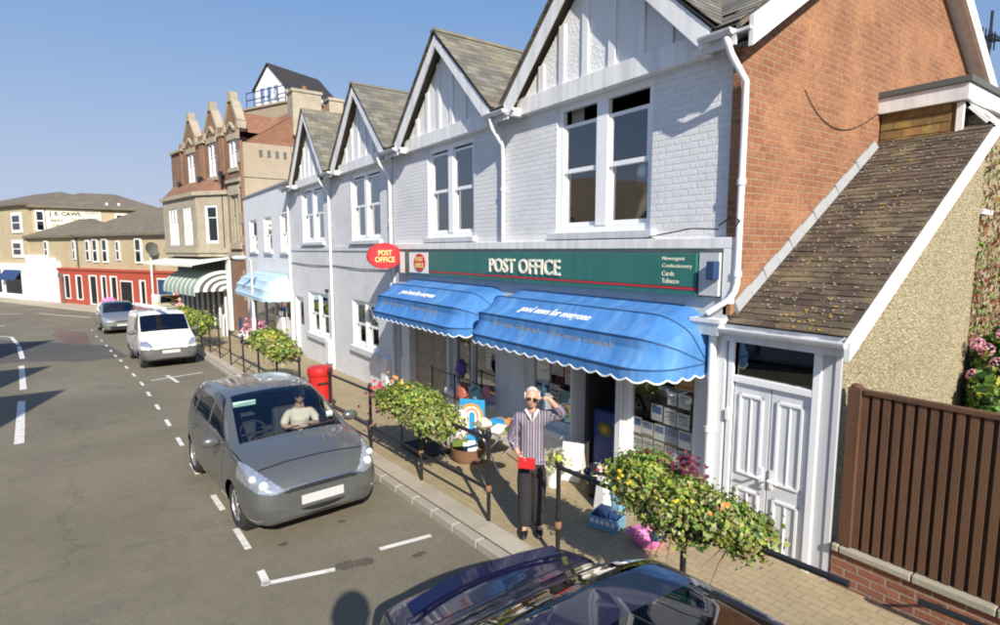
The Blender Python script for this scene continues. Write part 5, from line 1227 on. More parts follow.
fwin(BB, XF, -5.2, -4.5, 4.9, 6.8); fwin(BB, XF, .8, 1.7, 5.4, 6.7)
k = MB(); XF.box(k, -4.4, -.3, .004, .02, 4.2, 6.95); ws = k.build('wall_sign', M['board_cream'], BB)
letters('lettering', ws, 'J. E. CAWS.', flat(XF, -4.2, -1.75, 6.25, 6.72, .021), 'dark', .004, bold=.04)
letters('lettering', ws, 'BEST', flat(XF, -4.1, -3.1, 5.78, 6.02, .021), 'felt', .004, bold=.035)
letters('lettering', ws, 'HOUSE', flat(XF, -3.95, -2.6, 5.35, 5.58, .021), 'felt', .004, bold=.035)
letters('lettering', ws, 'FOR BOOTS', flat(XF, -1.5, -.45, 6.55, 6.75, .021), 'felt', .004, bold=.035)
letters('lettering', ws, 'AND GOOD', flat(XF, -2.6, -1.45, 5.95, 6.12, .021), 'felt', .004, bold=.035)
letters('lettering', ws, 'SHOES', flat(XF, -1.3, -.5, 6.0, 6.2, .021), 'felt', .004, bold=.035)
for xv in (.25, 1.2):
    k = MB(); k.lathe([(.13,0),(.1,.4)], (xv,66.6,7.35), 8); k.build('roof_vent', M['trim_white'], BB)
bgb = MB(); bgb.box(4.7, 12, 62, 70, -1.8, 5.6); BG = thing('distant_house', 'plain distant house end glimpsed behind the bay building', 'house', (8, 66, -1.3)); bgb.build('wall', M['yellow_brick'], BG)
hip(Frame((4.7,62,0),(1,0,0),(0,-1,0)), 0, 7.3, -8, 0, 5.61, 7.6, .3, 2.4).build('roof', M['slate_flat'], BG)
o = MB(); far.box(o, -6.2, -5.0, .9, .96, -1.0, .1); tag(o.build('poster_board', M['sign_white'], loc=tuple(far.pt(-5.6,.9,-1.3))), 'white poster board in the dark doorway of the red far shop', 'poster board')
PR = thing('parasol', 'bright pink parasol showing above the silver car', 'parasol', (-.1, 43, gz(43))); o = MB(); o.tube([(-.1,43,gz(43)),(-.1,43,.15)], .025, 6); o.build('pole', M['trim_white'], PR)
o = MB(); o.lathe([(.5,-.36),(.40,-.14),(.22,0),(.02,.06)], (-.1,43,.17), 10); o.build('canopy', M['toy_pink'], PR)
# goods outside the pale blue shop and the bay building
boxthing('sun_lounger', 'folded navy and white striped deck chairs outside the pale blue shop', 'deck chairs', M['navy'], [(4.35,4.41,24.9,25.3,pz(25),pz(25)+1.1),(4.45,4.5,25.3,25.7,pz(25),pz(25)+1.0)], (4.4,25.2,pz(25)))
boxthing('goods_table', 'low white stall of small goods outside the pale blue shop', 'stall', M['sign_white'], [(4.2,4.75,24.2,25.0,pz(25)+.3,pz(25)+.45),(4.25,4.3,24.25,24.3,pz(25),pz(25)+.3),(4.65,4.7,24.85,24.9,pz(25),pz(25)+.3),(4.3,4.6,24.3,24.6,pz(25)+.451,pz(25)+.62)], (4.4,24.6,pz(25)))
FP = thing('flower_pot', 'terracotta pot with pale flowers below the pale blue awning', 'flower pot', (4.75,24.0,pz(24))); o = MB(); o.lathe([(.22,0),(.30,.5),(.33,.5),(.33,.6),(.28,.6)], (4.75,24.0,pz(24)), 14); o.build('pot', M['rust'], FP, smooth=40)
o = MB(); rl = random.Random(9)
for k in range(160): leaf(o, (4.75+rl.gauss(0,.2), 24.0+rl.gauss(0,.2), pz(24)+.8+rl.gauss(0,.16)), rl.uniform(.1,.2), (rl.gauss(0,1),rl.gauss(0,1),1), rl)
o.build('flower', M['flower_pink'], FP)
boxthing('sandwich_board', 'white sandwich board at the foot of the stone bay building', 'board', M['sign_white'], [(4.22,4.27,28.6,29.3,pz(29),pz(29)+1.0),(4.36,4.41,28.6,29.3,pz(29),pz(29)+1.0)], (4.3,28.9,pz(29)))
boxthing('window_board', 'plain white board leaning by the door of the flat topped shop', 'board', M['sign_white'], [(5.30,5.42,22.0,22.9,pz(22),pz(22)+1.25)], (5.36,22.4,pz(22)))

# ------------------------------------------------------------------ houses across the road (behind the left edge of the view)
for i, (y0, y1, yp, zp_, l_) in enumerate(((4.6,9.4,7.2,7.4,'nearest white gabled house on the opposite side of the road'),(10.0,14.8,12.4,7.3,'middle white gabled house on the opposite side of the road'),(19.4,24.4,21.9,7.0,'far white gabled house on the opposite side of the road'))):
    X = -6.9 + (.5 if i == 1 else 0) + (1.2 if i == 0 else 0)
    OF = Frame((X,0,0),(0,1,0),(1,0,0)); OH = thing('opposite_house', l_, 'house', (X-3,(y0+y1)/2,gz(yp)))
    w = MB(); OF.wall(w, y0, y1, -2, 4.4, [(yp-.9,yp+.9,.6,2.0),(yp-.9,yp+.9,2.9,4.2)], .2); w.prism([(X,y0,4.4),(X,y1,4.4),(X,yp,zp_-.2)], (-.2,0,0))
    w.quad((X,y0,-2),(X-8,y0,-2),(X-8,y0,4.4),(X,y0,4.4)); w.quad((X,y1,-2),(X-8,y1,-2),(X-8,y1,4.4),(X,y1,4.4)); w.quad((X-8,y0,-2),(X-8,y1,-2),(X-8,y1,4.4),(X-8,y0,4.4)); w.build('wall', M['painted_smooth'], OH)
    for (a, b) in ((.6,2.0),(2.9,4.2)): window(OH, OF, yp-.9, yp+.9, a, b, pane='far_glass', back=.6)
    w = MB()
    for ye in (y0-.2, y1+.2): w.hexa([(X+.25,yp,zp_-.1),(X-8,yp,zp_-.1),(X-8,ye,4.15),(X+.25,ye,4.15),(X+.25,yp,zp_),(X-8,yp,zp_),(X-8,ye,4.25),(X+.25,ye,4.25)])
    w.build('roof', M['slate_flat'], OH)
# street-level camera mast whose shadow falls on the road
CM = thing('camera_mast', 'dark round headed mast whose shadow falls on the road in the foreground', 'mast', (-.2,-.35,0))
q = MB(); q.sphere((-.19,-.36,3.26), (.18,.18,.2), 16, 12); q.build('head', M['black_iron'], CM, smooth=60)
q = MB(); q.lathe([(.30,-.02),(.30,.03),(.12,.05),(.10,.30),(.20,.36),(.26,.46),(.2,.55),(.06,.6),(.05,3.1)], (-.19,-.36,0), 16); q.lathe([(.12,0),(.27,.08),(.27,.28),(.12,.36)], (-.19,-.36,2.7), 16); q.build('pole', M['black_iron'], CM, smooth=50)
# ------------------------------------------------------------------ vehicles
def pchip(xs, ys):
    n = len(xs); h = [xs[i+1]-xs[i] for i in range(n-1)]; d = [(ys[i+1]-ys[i])/h[i] for i in range(n-1)]
    m = [d[0]] + [0]*(n-2) + [d[-1]]
    for i in range(1, n-1):
        if d[i-1]*d[i] > 0:
            w1, w2 = 2*h[i]+h[i-1], h[i]+2*h[i-1]; m[i] = (w1+w2)/(w1/d[i-1]+w2/d[i])
    def f(x):
        x = min(max(x, xs[0]), xs[-1]); i = 0
        while i < n-2 and x > xs[i+1]: i += 1
        t = (x-xs[i])/h[i]; t2, t3 = t*t, t*t*t
        return ys[i]*(2*t3-3*t2+1) + h[i]*m[i]*(t3-2*t2+t) + ys[i+1]*(-2*t3+3*t2) + h[i]*m[i+1]*(t3-t2)
    return f
def paint(name, col, metal=.35, rough=.32):
    m = simple(name, col, rough, .03, 3, metal=metal, spec=.5, coat=1.0); return m
paint('paint_grey', (.118,.124,.122)); paint('paint_white', (.80,.80,.78), 0, .3); paint('paint_silver', (.26,.27,.265), .5, .3); paint('paint_blue', (.007,.008,.042), .3, .25); paint('paint_lime', (.55,.58,.30), .1, .35)
simple('rubber', (.022,.022,.022), .85, .2, 20); simple('plastic', (.10,.10,.105), .6, .1, 10, .1, 200); simple('alloy', (.45,.45,.45), .35, .1, metal=.7)
simple('headlamp', (.46,.50,.56), .10, .5, 16, metal=.6, spec=1, coat=1); simple('tail_lamp', (.35,.02,.02), .2, .1, coat=1); simple('plate', (.50,.50,.49), .5); simple('seat_cloth', (.05,.05,.055), .9); simple('dash', (.06,.06,.062), .75); simple('chrome', (.75,.75,.75), .12, .05, metal=1)
simple('lamp_lens', (.92,.93,.95), .06, .05, metal=.3, spec=1, coat=1)
def inpoly(x, y, P):
    c = False; j = len(P)-1
    for i in range(len(P)):
        if (P[i][1] > y) != (P[j][1] > y) and x < (P[j][0]-P[i][0])*(y-P[i][1])/(P[j][1]-P[i][1]) + P[i][0]: c = not c
        j = i
    return c
def car(label, cat, Xc, Yf, st, cfg, nl, ks, paintm, yaw=0, name='parked_car', group='cars and vans parked along the kerb'):
    """lofted body: st rows = l, z bottom, sill w, mid w, mid z, belt w, belt z, roof-edge w, roof-edge z, roof z"""
    L_ = st[-1][0]; cs, sn = math.cos(yaw), math.sin(yaw)
    yc = Yf + L_/2
    def T(l, w, z):
        x, y = w, l - L_/2; X, Y = Xc + x*cs - y*sn, yc + x*sn + y*cs
        return V((X, Y, gz(Y) + .004 + z))
    fs = [pchip([r[0] for r in st], [r[k] for r in st]) for k in range(1, 10)]
    root = thing(name, label, cat, tuple(T(L_/2, 0, 0)), group)
    ls = []
    dn = cfg.get('dense'); l = 0
    while l < L_ - 1e-6: ls.append(l); l += (L_/nl)*(.5 if dn and dn[0] < l < dn[1] else 1)
    ls.append(L_)
    ls = sorted(set([round(x, 4) for x in ls] + [round(r[0], 4) for r in st if .0 < r[0] < .1]))
    vk = [0,1,2,3,4,5,6,7]; vs = []
    for a in range(7):
        for j in range(ks[a]): vs.append(a + j/ks[a])
    vs.append(7.0)
    R_, wheels = cfg['R'], cfg['wheels']; zw = cfg.get('zw', R_-.03)
    grid = []
    for l in ls:
        zb, ws, wm, zm, wb, zbt, wr, zre, zr = [f(l) for f in fs]
        kw = [0, ws*.86, ws, wm, wb, wr, wr*.6, 0]; kz = [zb, zb, zb+.09, zm, zbt, zre, zre + (zr-zre)*.72, zr]
        fw, fz = pchip(vk, kw), pchip(vk, kz); row = []
        for v in vs:
            w, z, l2 = fw(v), fz(v), l
            if 1.5 < v < 4:
                for wl in wheels:
                    d = math.hypot(l-wl, z-zw)
                    if R_-.022 < d < R_+.03 and d > 0: l2, z = wl + (l-wl)*R_/d, zw + (z-zw)*R_/d
            row.append((l2, w, z))
        grid.append(row)
    parts = {}
    def put(key, quad):
        mb = parts.setdefault('body' if key == 'seam' else key, MB()); mb.mi = 1 if key == 'seam' else 0; mb.quad(*[T(*p) for p in quad])
    for i in range(len(ls)-1):
        for j in range(len(vs)-1):
            q = [grid[i][j], grid[i+1][j], grid[i+1][j+1], grid[i][j+1]]; l = sum(p[0] for p in q)/4; w = sum(p[1] for p in q)/4; z = sum(p[2] for p in q)/4; v = (vs[j]+vs[j+1])/2
            if w > .42 and any(all(math.hypot(p[0]-wl, p[2]-zw) <= R_+1e-3 for p in q) for wl in wheels): continue
            for s in (-1, 1):
                key = cfg['cls'](l, w, z, v, s)
                if key: put(key, [(p[0], s*p[1], p[2]) for p in (q if s > 0 else q[::-1])])
    for i, rev in ((0, False), (len(ls)-1, True)):
        for j in range(len(vs)-1):
            a, b = grid[i][j], grid[i][j+1]; n = 14
            for k in range(-n, n):
                q = [(a[0], a[1]*k/n, a[2]), (a[0], a[1]*(k+1)/n, a[2]), (b[0], b[1]*(k+1)/n, b[2]), (b[0], b[1]*k/n, b[2])]
                w = sum(p[1] for p in q)/4; z = sum(p[2] for p in q)/4; key = cfg['cls'](a[0], abs(w), z, (vs[j]+vs[j+1])/2, 1 if w > 0 else -1)
                if key: put(key, q)
    objs = {}
    for key, mb in parts.items():
        nm_ = key.split('#')[0]; m = M[cfg['mats'].get(nm_, paintm)]
        objs[key] = mb.build(nm_, [m, M['dark']] if nm_ == 'body' else m, root, smooth=40, fix=True)
    # interior tub, dash, seats
    w0 = cfg['tubw']; q = MB(); lf, lr = cfg['cabin']; zb_ = cfg['belt']
    def bx(mb, l0, l1, a, b, z0, z1): mb.hexa([T(l0,a,z0),T(l0,b,z0),T(l1,b,z0),T(l1,a,z0),T(l0,a,z1),T(l0,b,z1),T(l1,b,z1),T(l1,a,z1)])
    bx(q, .25, L_-.2, -w0+.05, w0-.05, .20, .42); bx(q, lf, lr, -w0, -w0+.03, .4, zb_-.06); bx(q, lf, lr, w0-.03, w0, .4, zb_-.06); bx(q, lr, lr+.04, -w0, w0, .4, zb_-.04)
    q.build('underbody', M['dark'], root)
    q = MB(); bx(q, lf-.05, lf+.42, -w0+.02, w0-.02, .6, zb_-.09); q.build('dashboard', M['dash'], root, bevel=.04)
    for s in (-1, 1):
        for lo in cfg.get('seats', ()):
            q = MB(); bx(q, lo, lo+.5, s*.36-.24, s*.36+.24, .40, .56); bx(q, lo+.44, lo+.60, s*.36-.23, s*.36+.23, .5, 1.08); bx(q, lo+.50, lo+.60, s*.36-.12, s*.36+.12, 1.12, 1.28); q.build('seat', M['seat_cloth'], root, bevel=.04)
    if cfg.get('steer'):
        q = MB(); c = V((lf+.50, cfg['steer'], zb_-.01)); n = 20
        q.tube([T(c.x + .09*math.sin(t*2*math.pi/n), c.y + .18*math.cos(t*2*math.pi/n), c.z + .16*math.sin(t*2*math.pi/n)) for t in range(n)], .015, 6, True); q.tube([T(c.x,c.y-.17,c.z), T(c.x,c.y+.17,c.z)], .018, 6); q.build('steering_wheel', M['rubber'], root, smooth=50)
    for wl in wheels:
        for s in (-1, 1):
            wt = cfg['track']; c = T(wl, s*(wt-.10), zw); ax = V((cs*s, sn*s, 0)); r = R_-.035
            q = MB(); q.lathe([(r*.64,.08),(r*.70,.10),(r*.90,.105),(r,.075),(r,-.075),(r*.88,-.10),(r*.5,-.1)], c - V((0,0,zw-r)), 28, ax); ty = q.build('wheel', M['rubber'], root, smooth=40)
            q = MB(); c2 = c - V((0,0,zw-r)); q.lathe([(r*.60,.02),(r*.655,.092),(r*.62,.096),(r*.56,.05)], c2, 28, ax)
            up = V((0,0,1)); fw_ = ax.cross(up)
            for k in range(7):
                a = 2*math.pi*k/7; e_ = fw_*math.cos(a) + up*math.sin(a); g_ = fw_*-math.sin(a) + up*math.cos(a); q.obox(c2 + ax*.075 + e_*r*.36, e_*r*.27, g_*r*.055, ax*.012)
            q.lathe([(r*.16,.06),(r*.16,.092),(.01,.096)], c2, 14, ax); q.build('rim', M[cfg.get('rim','alloy')], ty, smooth=40)
            q = MB(); q.lathe([(R_+.0,.06),(R_+.0,-.2),(.02,-.21)], T(wl, s*(wt-.12), zw), 24, ax); q.build('arch_liner', M['dark'], root, smooth=40)
    for s in (-1, 1):
        q = MB(); ml, mw, mz = cfg['mirror']; q.sphere(T(ml, s*(mw+.10), mz), (.115,.065,.075), 14, 10); q.tube([T(ml+.02, s*(mw-.04), mz-.04), T(ml, s*(mw+.06), mz-.02)], .025, 8); mo = q.build('wing_mirror', M[paintm if not cfg.get('blackmirror') else 'plastic'], root, smooth=60)
        q = MB(); q.sphere(T(ml+.035, s*(mw+.10), mz), (.095,.04,.06), 12, 8); q.build('mirror_glass', M['chrome'], mo, smooth=60)
        for hl in cfg.get('handles', ()):
            q = MB(); hw = cfg['hw']; q.tube([T(hl, s*hw, cfg['hz']), T(hl+.03, s*(hw+.025), cfg['hz']), T(hl+.16, s*(hw+.025), cfg['hz']), T(hl+.19, s*hw, cfg['hz'])], .012, 6); q.build('door_handle', M[paintm], root, smooth=60)
    q = MB(); pl = cfg['plate']; bx(q, pl[0]-.012, pl[0]+.004, -.26, .26, pl[1]-.055, pl[1]+.055); q.build('number_plate', M['plate'], root, bevel=.004)
    for (a, b) in cfg.get('wipers', ()):
        q = MB(); q.tube([T(*a), T(*b)], .009, 6); q.build('wiper', M['rubber'], root)
    if cfg.get('extra'): cfg['extra'](root, T, bx)
    return root, T

# --- grey hatchback
JZ = [(0.0,.30,.38,.44,.42,.40,.58,.24,.625,.635),(.035,.26,.56,.62,.44,.56,.62,.36,.665,.68),(.10,.22,.67,.73,.46,.66,.68,.44,.73,.755),(.22,.20,.745,.79,.49,.72,.76,.48,.81,.84),(.42,.19,.785,.825,.53,.765,.86,.54,.895,.92),(.70,.19,.80,.842,.57,.785,.935,.60,.965,.99),
      (.95,.19,.805,.847,.58,.79,.965,.69,1.00,1.03),(1.2,.19,.805,.847,.59,.79,.98,.665,1.125,1.155),(1.5,.19,.805,.847,.60,.79,.99,.625,1.30,1.335),(1.86,.19,.805,.847,.60,.785,1.0,.575,1.445,1.485),(2.3,.19,.805,.847,.60,.785,1.01,.575,1.48,1.525),(2.9,.19,.805,.845,.61,.78,1.03,.57,1.475,1.515),
      (3.4,.20,.795,.83,.62,.765,1.05,.55,1.435,1.47),(3.66,.22,.76,.80,.62,.74,1.05,.54,1.33,1.36),(3.80,.25,.70,.74,.60,.69,1.0,.54,1.08,1.10),(3.87,.27,.62,.66,.58,.62,.85,.50,.93,.95),(3.9,.30,.50,.54,.55,.50,.72,.40,.78,.80)]
def cls_jazz(l, w, z, v, s):
    if v > 5.08 and .97 < l < 1.84: return 'windscreen'
    if 4.10 < v < 4.90:
        la = 1.16 + (v-4.1)*.86
        if la+.02 < l < 2.12: return 'side_window#f%d' % s
        if 2.20 < l < 3.02: return 'side_window#r%d' % s
        if 3.10 < l < 3.52 - (v-4.1)*.22: return 'side_window#q%d' % s
        if la-.04 < l < 3.56: return 'window_surround'
    if v > 5.1 and l > 3.52 and z > 1.03: return 'rear_window'
    if l < .60 and inpoly(w, z, [(.44,.635),(.55,.605),(.72,.64),(.825,.72),(.845,.90),(.80,.925),(.72,.885),(.62,.80)]): return 'headlight#%d' % s
    if l < .25 and w < .44 and .598 < z < .655 - .03*(w/.44)**2: return 'grille'
    if l > 3.6 and .6 < z < 1.0 and .55 < w: return 'tail_light#%d' % s
    if z < .245 and 2 < v < 3 and .4 < l < 3.6: return 'sill'
    if 2.0 < v < 4.1:
        if abs(l-1.22) < .011 or abs(l-2.16) < .011 or (abs(l-3.02) < .011 and z > .62): return 'seam'
        if 1.23 < l < 2.15: return 'door#f%d' % s
        if 2.17 < l < 3.01: return 'door#r%d' % s
    if .30 < l < .965 and v > 4.0:
        if v < 4.16 or l < .322: return 'seam'
        return 'bonnet'
    return 'body'
def jazz_extra(root, T, bx):
    q = MB(); bx(q, 1.63, 1.66, -.57, -.28, 1.335, 1.40); q.build('sun_sticker', M['paper_green'], root)
    q = MB(); q.tube([T(3.1,0,1.525), T(3.25,0,1.62)], .006, 6); q.build('roof_aerial', M['plastic'], root)
    q = MB(); bx(q, 1.18, 1.22, .55, .63, 1.09, 1.16); q.build('tax_disc', M['paper'], root)
    for s in (-1, 1):
        for (l_, w_, z_, r_) in ((.125,.645,.705,.058),(.24,.735,.775,.045)):
            q = MB(); q.sphere(T(l_, s*w_, z_), (r_, r_*.9, r_), 16, 10); q.build('lamp_reflector', M['lamp_lens'], root, smooth=60)
    q = MB(); n_ = 16
    def nose(w): return .028 + .16*(abs(w)/.62)**2.6
    ws_ = [-.50 + 1.0*k/n_ for k in range(n_+1)]
    for k in range(n_):
        a, b = ws_[k], ws_[k+1]; h0, h1 = [.052*(1-(abs(x)/.5)**4)+.004 for x in (a, b)]
        q.hexa([T(nose(a)+.05,a,.315-h0),T(nose(b)+.05,b,.315-h1),T(nose(b)-.008,b,.315-h1),T(nose(a)-.008,a,.315-h0),T(nose(a)+.05,a,.315+h0),T(nose(b)+.05,b,.315+h1),T(nose(b)-.05,b,.315+h1),T(nose(a)-.05,a,.315+h0)])
    q.build('lower_intake', M['dark'], root)
    for s in (-1, 1):
        q = MB(); q.sphere(T(.085,s*.615,.40), (.075,.035,.025), 14, 8); q.build('fog_lamp', M['lamp_lens'], root, smooth=60)
    q = MB(); q.tube([T(.02,-.40,.645),T(-.006,-.2,.662),T(-.01,0,.665),T(-.006,.2,.662),T(.02,.40,.645)], .010, 6); q.build('grille_bar', M['chrome'], root)
JC = dict(R=.335, wheels=(.80,3.32), zw=.30, cls=cls_jazz, tubw=.74, cabin=(1.0,3.45), belt=.97, seats=(1.75,2.6), steer=-.36, track=.80, mirror=(1.28,.84,1.02), handles=(1.95,2.82), hw=.842, hz=.86, plate=(.0,.47),
          dense=(0,.75), wipers=[((.985,-.50,1.035),(1.03,.10,1.085)),((.985,.05,1.045),(1.03,.60,1.07))], mats=dict(windscreen='car_glass', side_window='car_glass', rear_window='car_glass', window_surround='plastic', headlight='headlamp', grille='dark', lower_intake='dark', fog_recess='plastic', tail_light='tail_lamp', sill='plastic', seam='dark'), extra=jazz_extra)
car('dark grey hatchback with a passenger inside, parked nearest the viewer on the road', 'car', 1.80, 6.47, JZ, JC, 240, [2,2,7,18,18,10,8], 'paint_grey', yaw=.075)

# --- white van
VN = [(0.0,.34,.45,.52,.48,.48,.62,.30,.66,.67),(.04,.30,.64,.70,.48,.64,.66,.44,.72,.74),(.14,.26,.74,.80,.50,.74,.76,.52,.84,.87),(.35,.24,.80,.845,.55,.79,.90,.60,.96,.99),(.65,.22,.82,.86,.60,.80,1.0,.66,1.06,1.08),(.85,.22,.82,.86,.62,.80,1.06,.72,1.14,1.16),(1.2,.22,.82,.86,.64,.80,1.08,.70,1.46,1.49),(1.45,.22,.82,.86,.64,.80,1.10,.67,1.70,1.74),(1.8,.22,.82,.86,.64,.80,1.12,.66,1.78,1.82),(3.3,.22,.82,.86,.66,.81,1.14,.67,1.78,1.83),(3.95,.26,.80,.84,.68,.79,1.14,.66,1.75,1.80),(4.08,.30,.76,.80,.70,.76,1.1,.62,1.68,1.72),(4.12,.36,.70,.74,.70,.70,1.05,.56,1.55,1.58)]
def cls_van(l, w, z, v, s):
    if v > 5.05 and .88 < l < 1.42: return 'windscreen'
    if 4.1 < v < 4.9 and 1.0 + (v-4.1)*.6 < l < 1.95: return 'side_window#%d' % s
    if l < .42 and inpoly(w, z, [(.50,.72),(.66,.70),(.82,.78),(.83,.92),(.66,.92),(.54,.82)]): return 'headlight#%d' % s
    if l < .40 and z < .66: return 'bumper'
    if 2 < v < 3.4 and z < .52: return 'side_trim'
    if l > 3.9 and w > .62 and .7 < z < 1.1: return 'tail_light#%d' % s
    if abs(l-2.02) < .014 and 2 < v < 4.1: return 'seam'
    return 'body'
VC = dict(R=.34, wheels=(.75,3.42), zw=.30, cls=cls_van, tubw=.74, cabin=(.95,2.4), belt=1.06, seats=(1.7,), steer=-.36, track=.81, mirror=(1.1,.86,1.16), blackmirror=True, plate=(-.0,.55), rim='plastic', handles=(), mats=dict(windscreen='car_glass_dark', side_window='car_glass_dark', headlight='headlamp', bumper='plastic', side_trim='plastic', seam='dark', tail_light='tail_lamp'),
          wipers=[((.90,-.55,1.20),(1.0,.1,1.29))])
def van_extra(root, T, bx):
    for a, b in ((1.9,-.62),(3.2,-.62)):
        q = MB(); bx(q, a, a+.05, -.66, .66, 1.86, 1.90); q.build('roof_bar', M['plastic'], root)
VC['extra'] = van_extra
vroot, VT = car('white van with grey bumper parked behind the grey hatchback', 'van', 1.36, 21.1, VN, VC, 120, [2,2,5,8,8,6,5], 'paint_white', yaw=.08)
q = MB(); q.tube([VT(.75,-.02,1.93), VT(3.9,-.45,1.97)], .075, 10); tag(q.build('roof_tube', M['trim_white'], loc=tuple(VT(2.3,-.2,1.9)), smooth=50), 'long white tube lying on the roof bars of the white van', 'tube')

# --- silver people carrier, lime car
def cls_far(l, w, z, v, s):
    if v > 5.08 and .97 < l < 1.84: return 'windscreen'
    if 4.10 < v < 4.90 and 1.16 + (v-4.1)*.86 < l < 3.4: return 'side_window#%d' % s
    if v > 5.1 and l > 3.52 and z > 1.03: return 'rear_window'
    if l < .5 and inpoly(w, z, [(.45,.64),(.72,.62),(.84,.74),(.84,.9),(.6,.82)]): return 'headlight#%d' % s
    if l < .3 and w < .3 and .62 < z < .70: return 'grille#%d' % s
    if l < .3 and w < .55 and .30 < z < .40: return 'lower_intake'
    return 'body'
def scaled(t, sl, sw, sz): return [(r[0]*sl, r[1]*sz, r[2]*sw, r[3]*sw, r[4]*sz, r[5]*sw, r[6]*sz, r[7]*sw, r[8]*sz, r[9]*sz) for r in t]
FC = dict(JC); FC.update(cls=cls_far, extra=None, mats=dict(windscreen='car_glass_dark', side_window='car_glass_dark', rear_window='car_glass_dark', headlight='headlamp', grille='dark', lower_intake='dark'), seats=(), steer=None, handles=(), wipers=())
car('silver people carrier parked farthest along the kerb, behind the white van', 'car', .22, 34.6, scaled(JZ, 1.05, 1.05, 1.08), FC, 90, [2,2,5,8,8,6,5], 'paint_silver', yaw=.1)
car('pale lime car turning at the junction beyond the white van', 'car', 3.35, 42.3, JZ, FC, 70, [2,2,4,7,8,5,4], 'paint_lime', group='cars at the junction')

# --- dark blue saloon in the foreground (seen from above)
SB = [(0.0,.30,.45,.52,.42,.48,.55,.30,.60,.61),(.05,.24,.64,.70,.44,.62,.62,.42,.67,.69),(.25,.20,.77,.81,.50,.74,.74,.52,.79,.81),(.8,.19,.82,.855,.56,.79,.87,.60,.90,.925),(1.25,.19,.825,.86,.58,.80,.92,.70,.95,.98),(1.5,.19,.825,.86,.58,.80,.94,.66,1.10,1.13),(2.0,.19,.825,.86,.58,.80,.95,.58,1.36,1.395),(2.5,.19,.825,.86,.59,.79,.96,.56,1.40,1.44),(3.0,.19,.825,.86,.60,.79,.97,.56,1.38,1.42),(3.3,.19,.825,.86,.60,.79,.975,.57,1.26,1.295),(3.75,.20,.82,.855,.62,.785,.965,.64,1.00,1.025),(3.95,.21,.80,.84,.62,.765,.95,.62,.965,.985),(4.22,.25,.74,.79,.60,.71,.90,.56,.93,.945),(4.34,.30,.66,.71,.58,.63,.80,.48,.845,.855),(4.38,.34,.56,.61,.55,.54,.70,.40,.74,.75)]
def cls_sal(l, w, z, v, s):
    if v > 5.08 and 1.28 < l < 1.98: return 'windscreen'
    if v > 5.06 and 3.02 < l < 3.72: return 'rear_window'
    if v > 5.3 and 2.12 < l < 2.72: return 'sunroof'
    if 4.10 < v < 4.90:
        if 1.55 + (v-4.1)*.6 < l < 2.35: return 'side_window#f%d' % s
        if 2.45 < l < 3.35 - (v-4.1)*.4: return 'side_window#r%d' % s
        if 1.5 + (v-4.1)*.6 < l < 3.4: return 'window_surround'
    if l > 4.05 and w > .45 and .66 < z < .84: return 'tail_light#%d' % s
    if l > 4.1 and z < .36: return 'lower_trim'
    if v > 4.0 and 3.80 < l < 4.25:
        if v < 4.14 or l < 3.815: return 'seam'
        return 'boot_lid'
    if 2 < v < 4.1:
        if abs(l-1.55) < .012 or abs(l-2.4) < .012: return 'seam'
    return 'body'
def sal_extra(root, T, bx):
    q = MB(); n = 16; pts = []
    for k in range(n+1):
        w = -.62 + 1.24*k/n; pts.append(T(4.12 - .10*(w/.62)**2, w, .985))
    q2 = MB()
    for k in range(n):
        a, b = pts[k], pts[k+1]; u = V((0,.05,0)); z_ = V((0,0,.010))
        q2.hexa([a-u-z_, b-u-z_, b+u+z_*1.2-V((0,0,.0)), a+u+z_*1.2, a-u+z_, b-u+z_, b+u+z_*3, a+u+z_*3])
    q2.build('rear_spoiler', M['paint_blue'], root, smooth=30)
    for w in (-.52,.52):
        q = MB(); q.hexa([T(4.0,w-.03,.93),T(4.0,w+.03,.93),T(4.12,w+.03,.93),T(4.12,w-.03,.93),T(4.02,w-.02,.98),T(4.02,w+.02,.98),T(4.1,w+.02,.98),T(4.1,w-.02,.98)]); q.build('spoiler_mount', M['paint_blue'], root, bevel=.008)
    q = MB(); bx(q, 4.383, 4.392, -.26, .26, .58, .68); q.build('rear_plate', M['letter_yellow'], root)
SC = dict(R=.335, wheels=(.85,3.45), zw=.30, cls=cls_sal, tubw=.74, cabin=(1.3,3.4), belt=.94, seats=(1.95,2.75), steer=-.36, track=.81, mirror=(1.62,.85,.98), handles=(2.1,2.95), hw=.85, hz=.82, plate=(.0,.42), mats=dict(windscreen='car_glass_dark', rear_window='car_glass_dark', sunroof='car_glass_dark', side_window='car_glass_dark', window_surround='plastic', tail_light='tail_lamp', lower_trim='plastic', seam='dark'), extra=sal_extra)
car('dark navy saloon in the foreground, cut by the bottom edge of the view', 'car', 2.06, -.98, SB, SC, 220, [2,2,5,9,11,10,9], 'paint_blue')

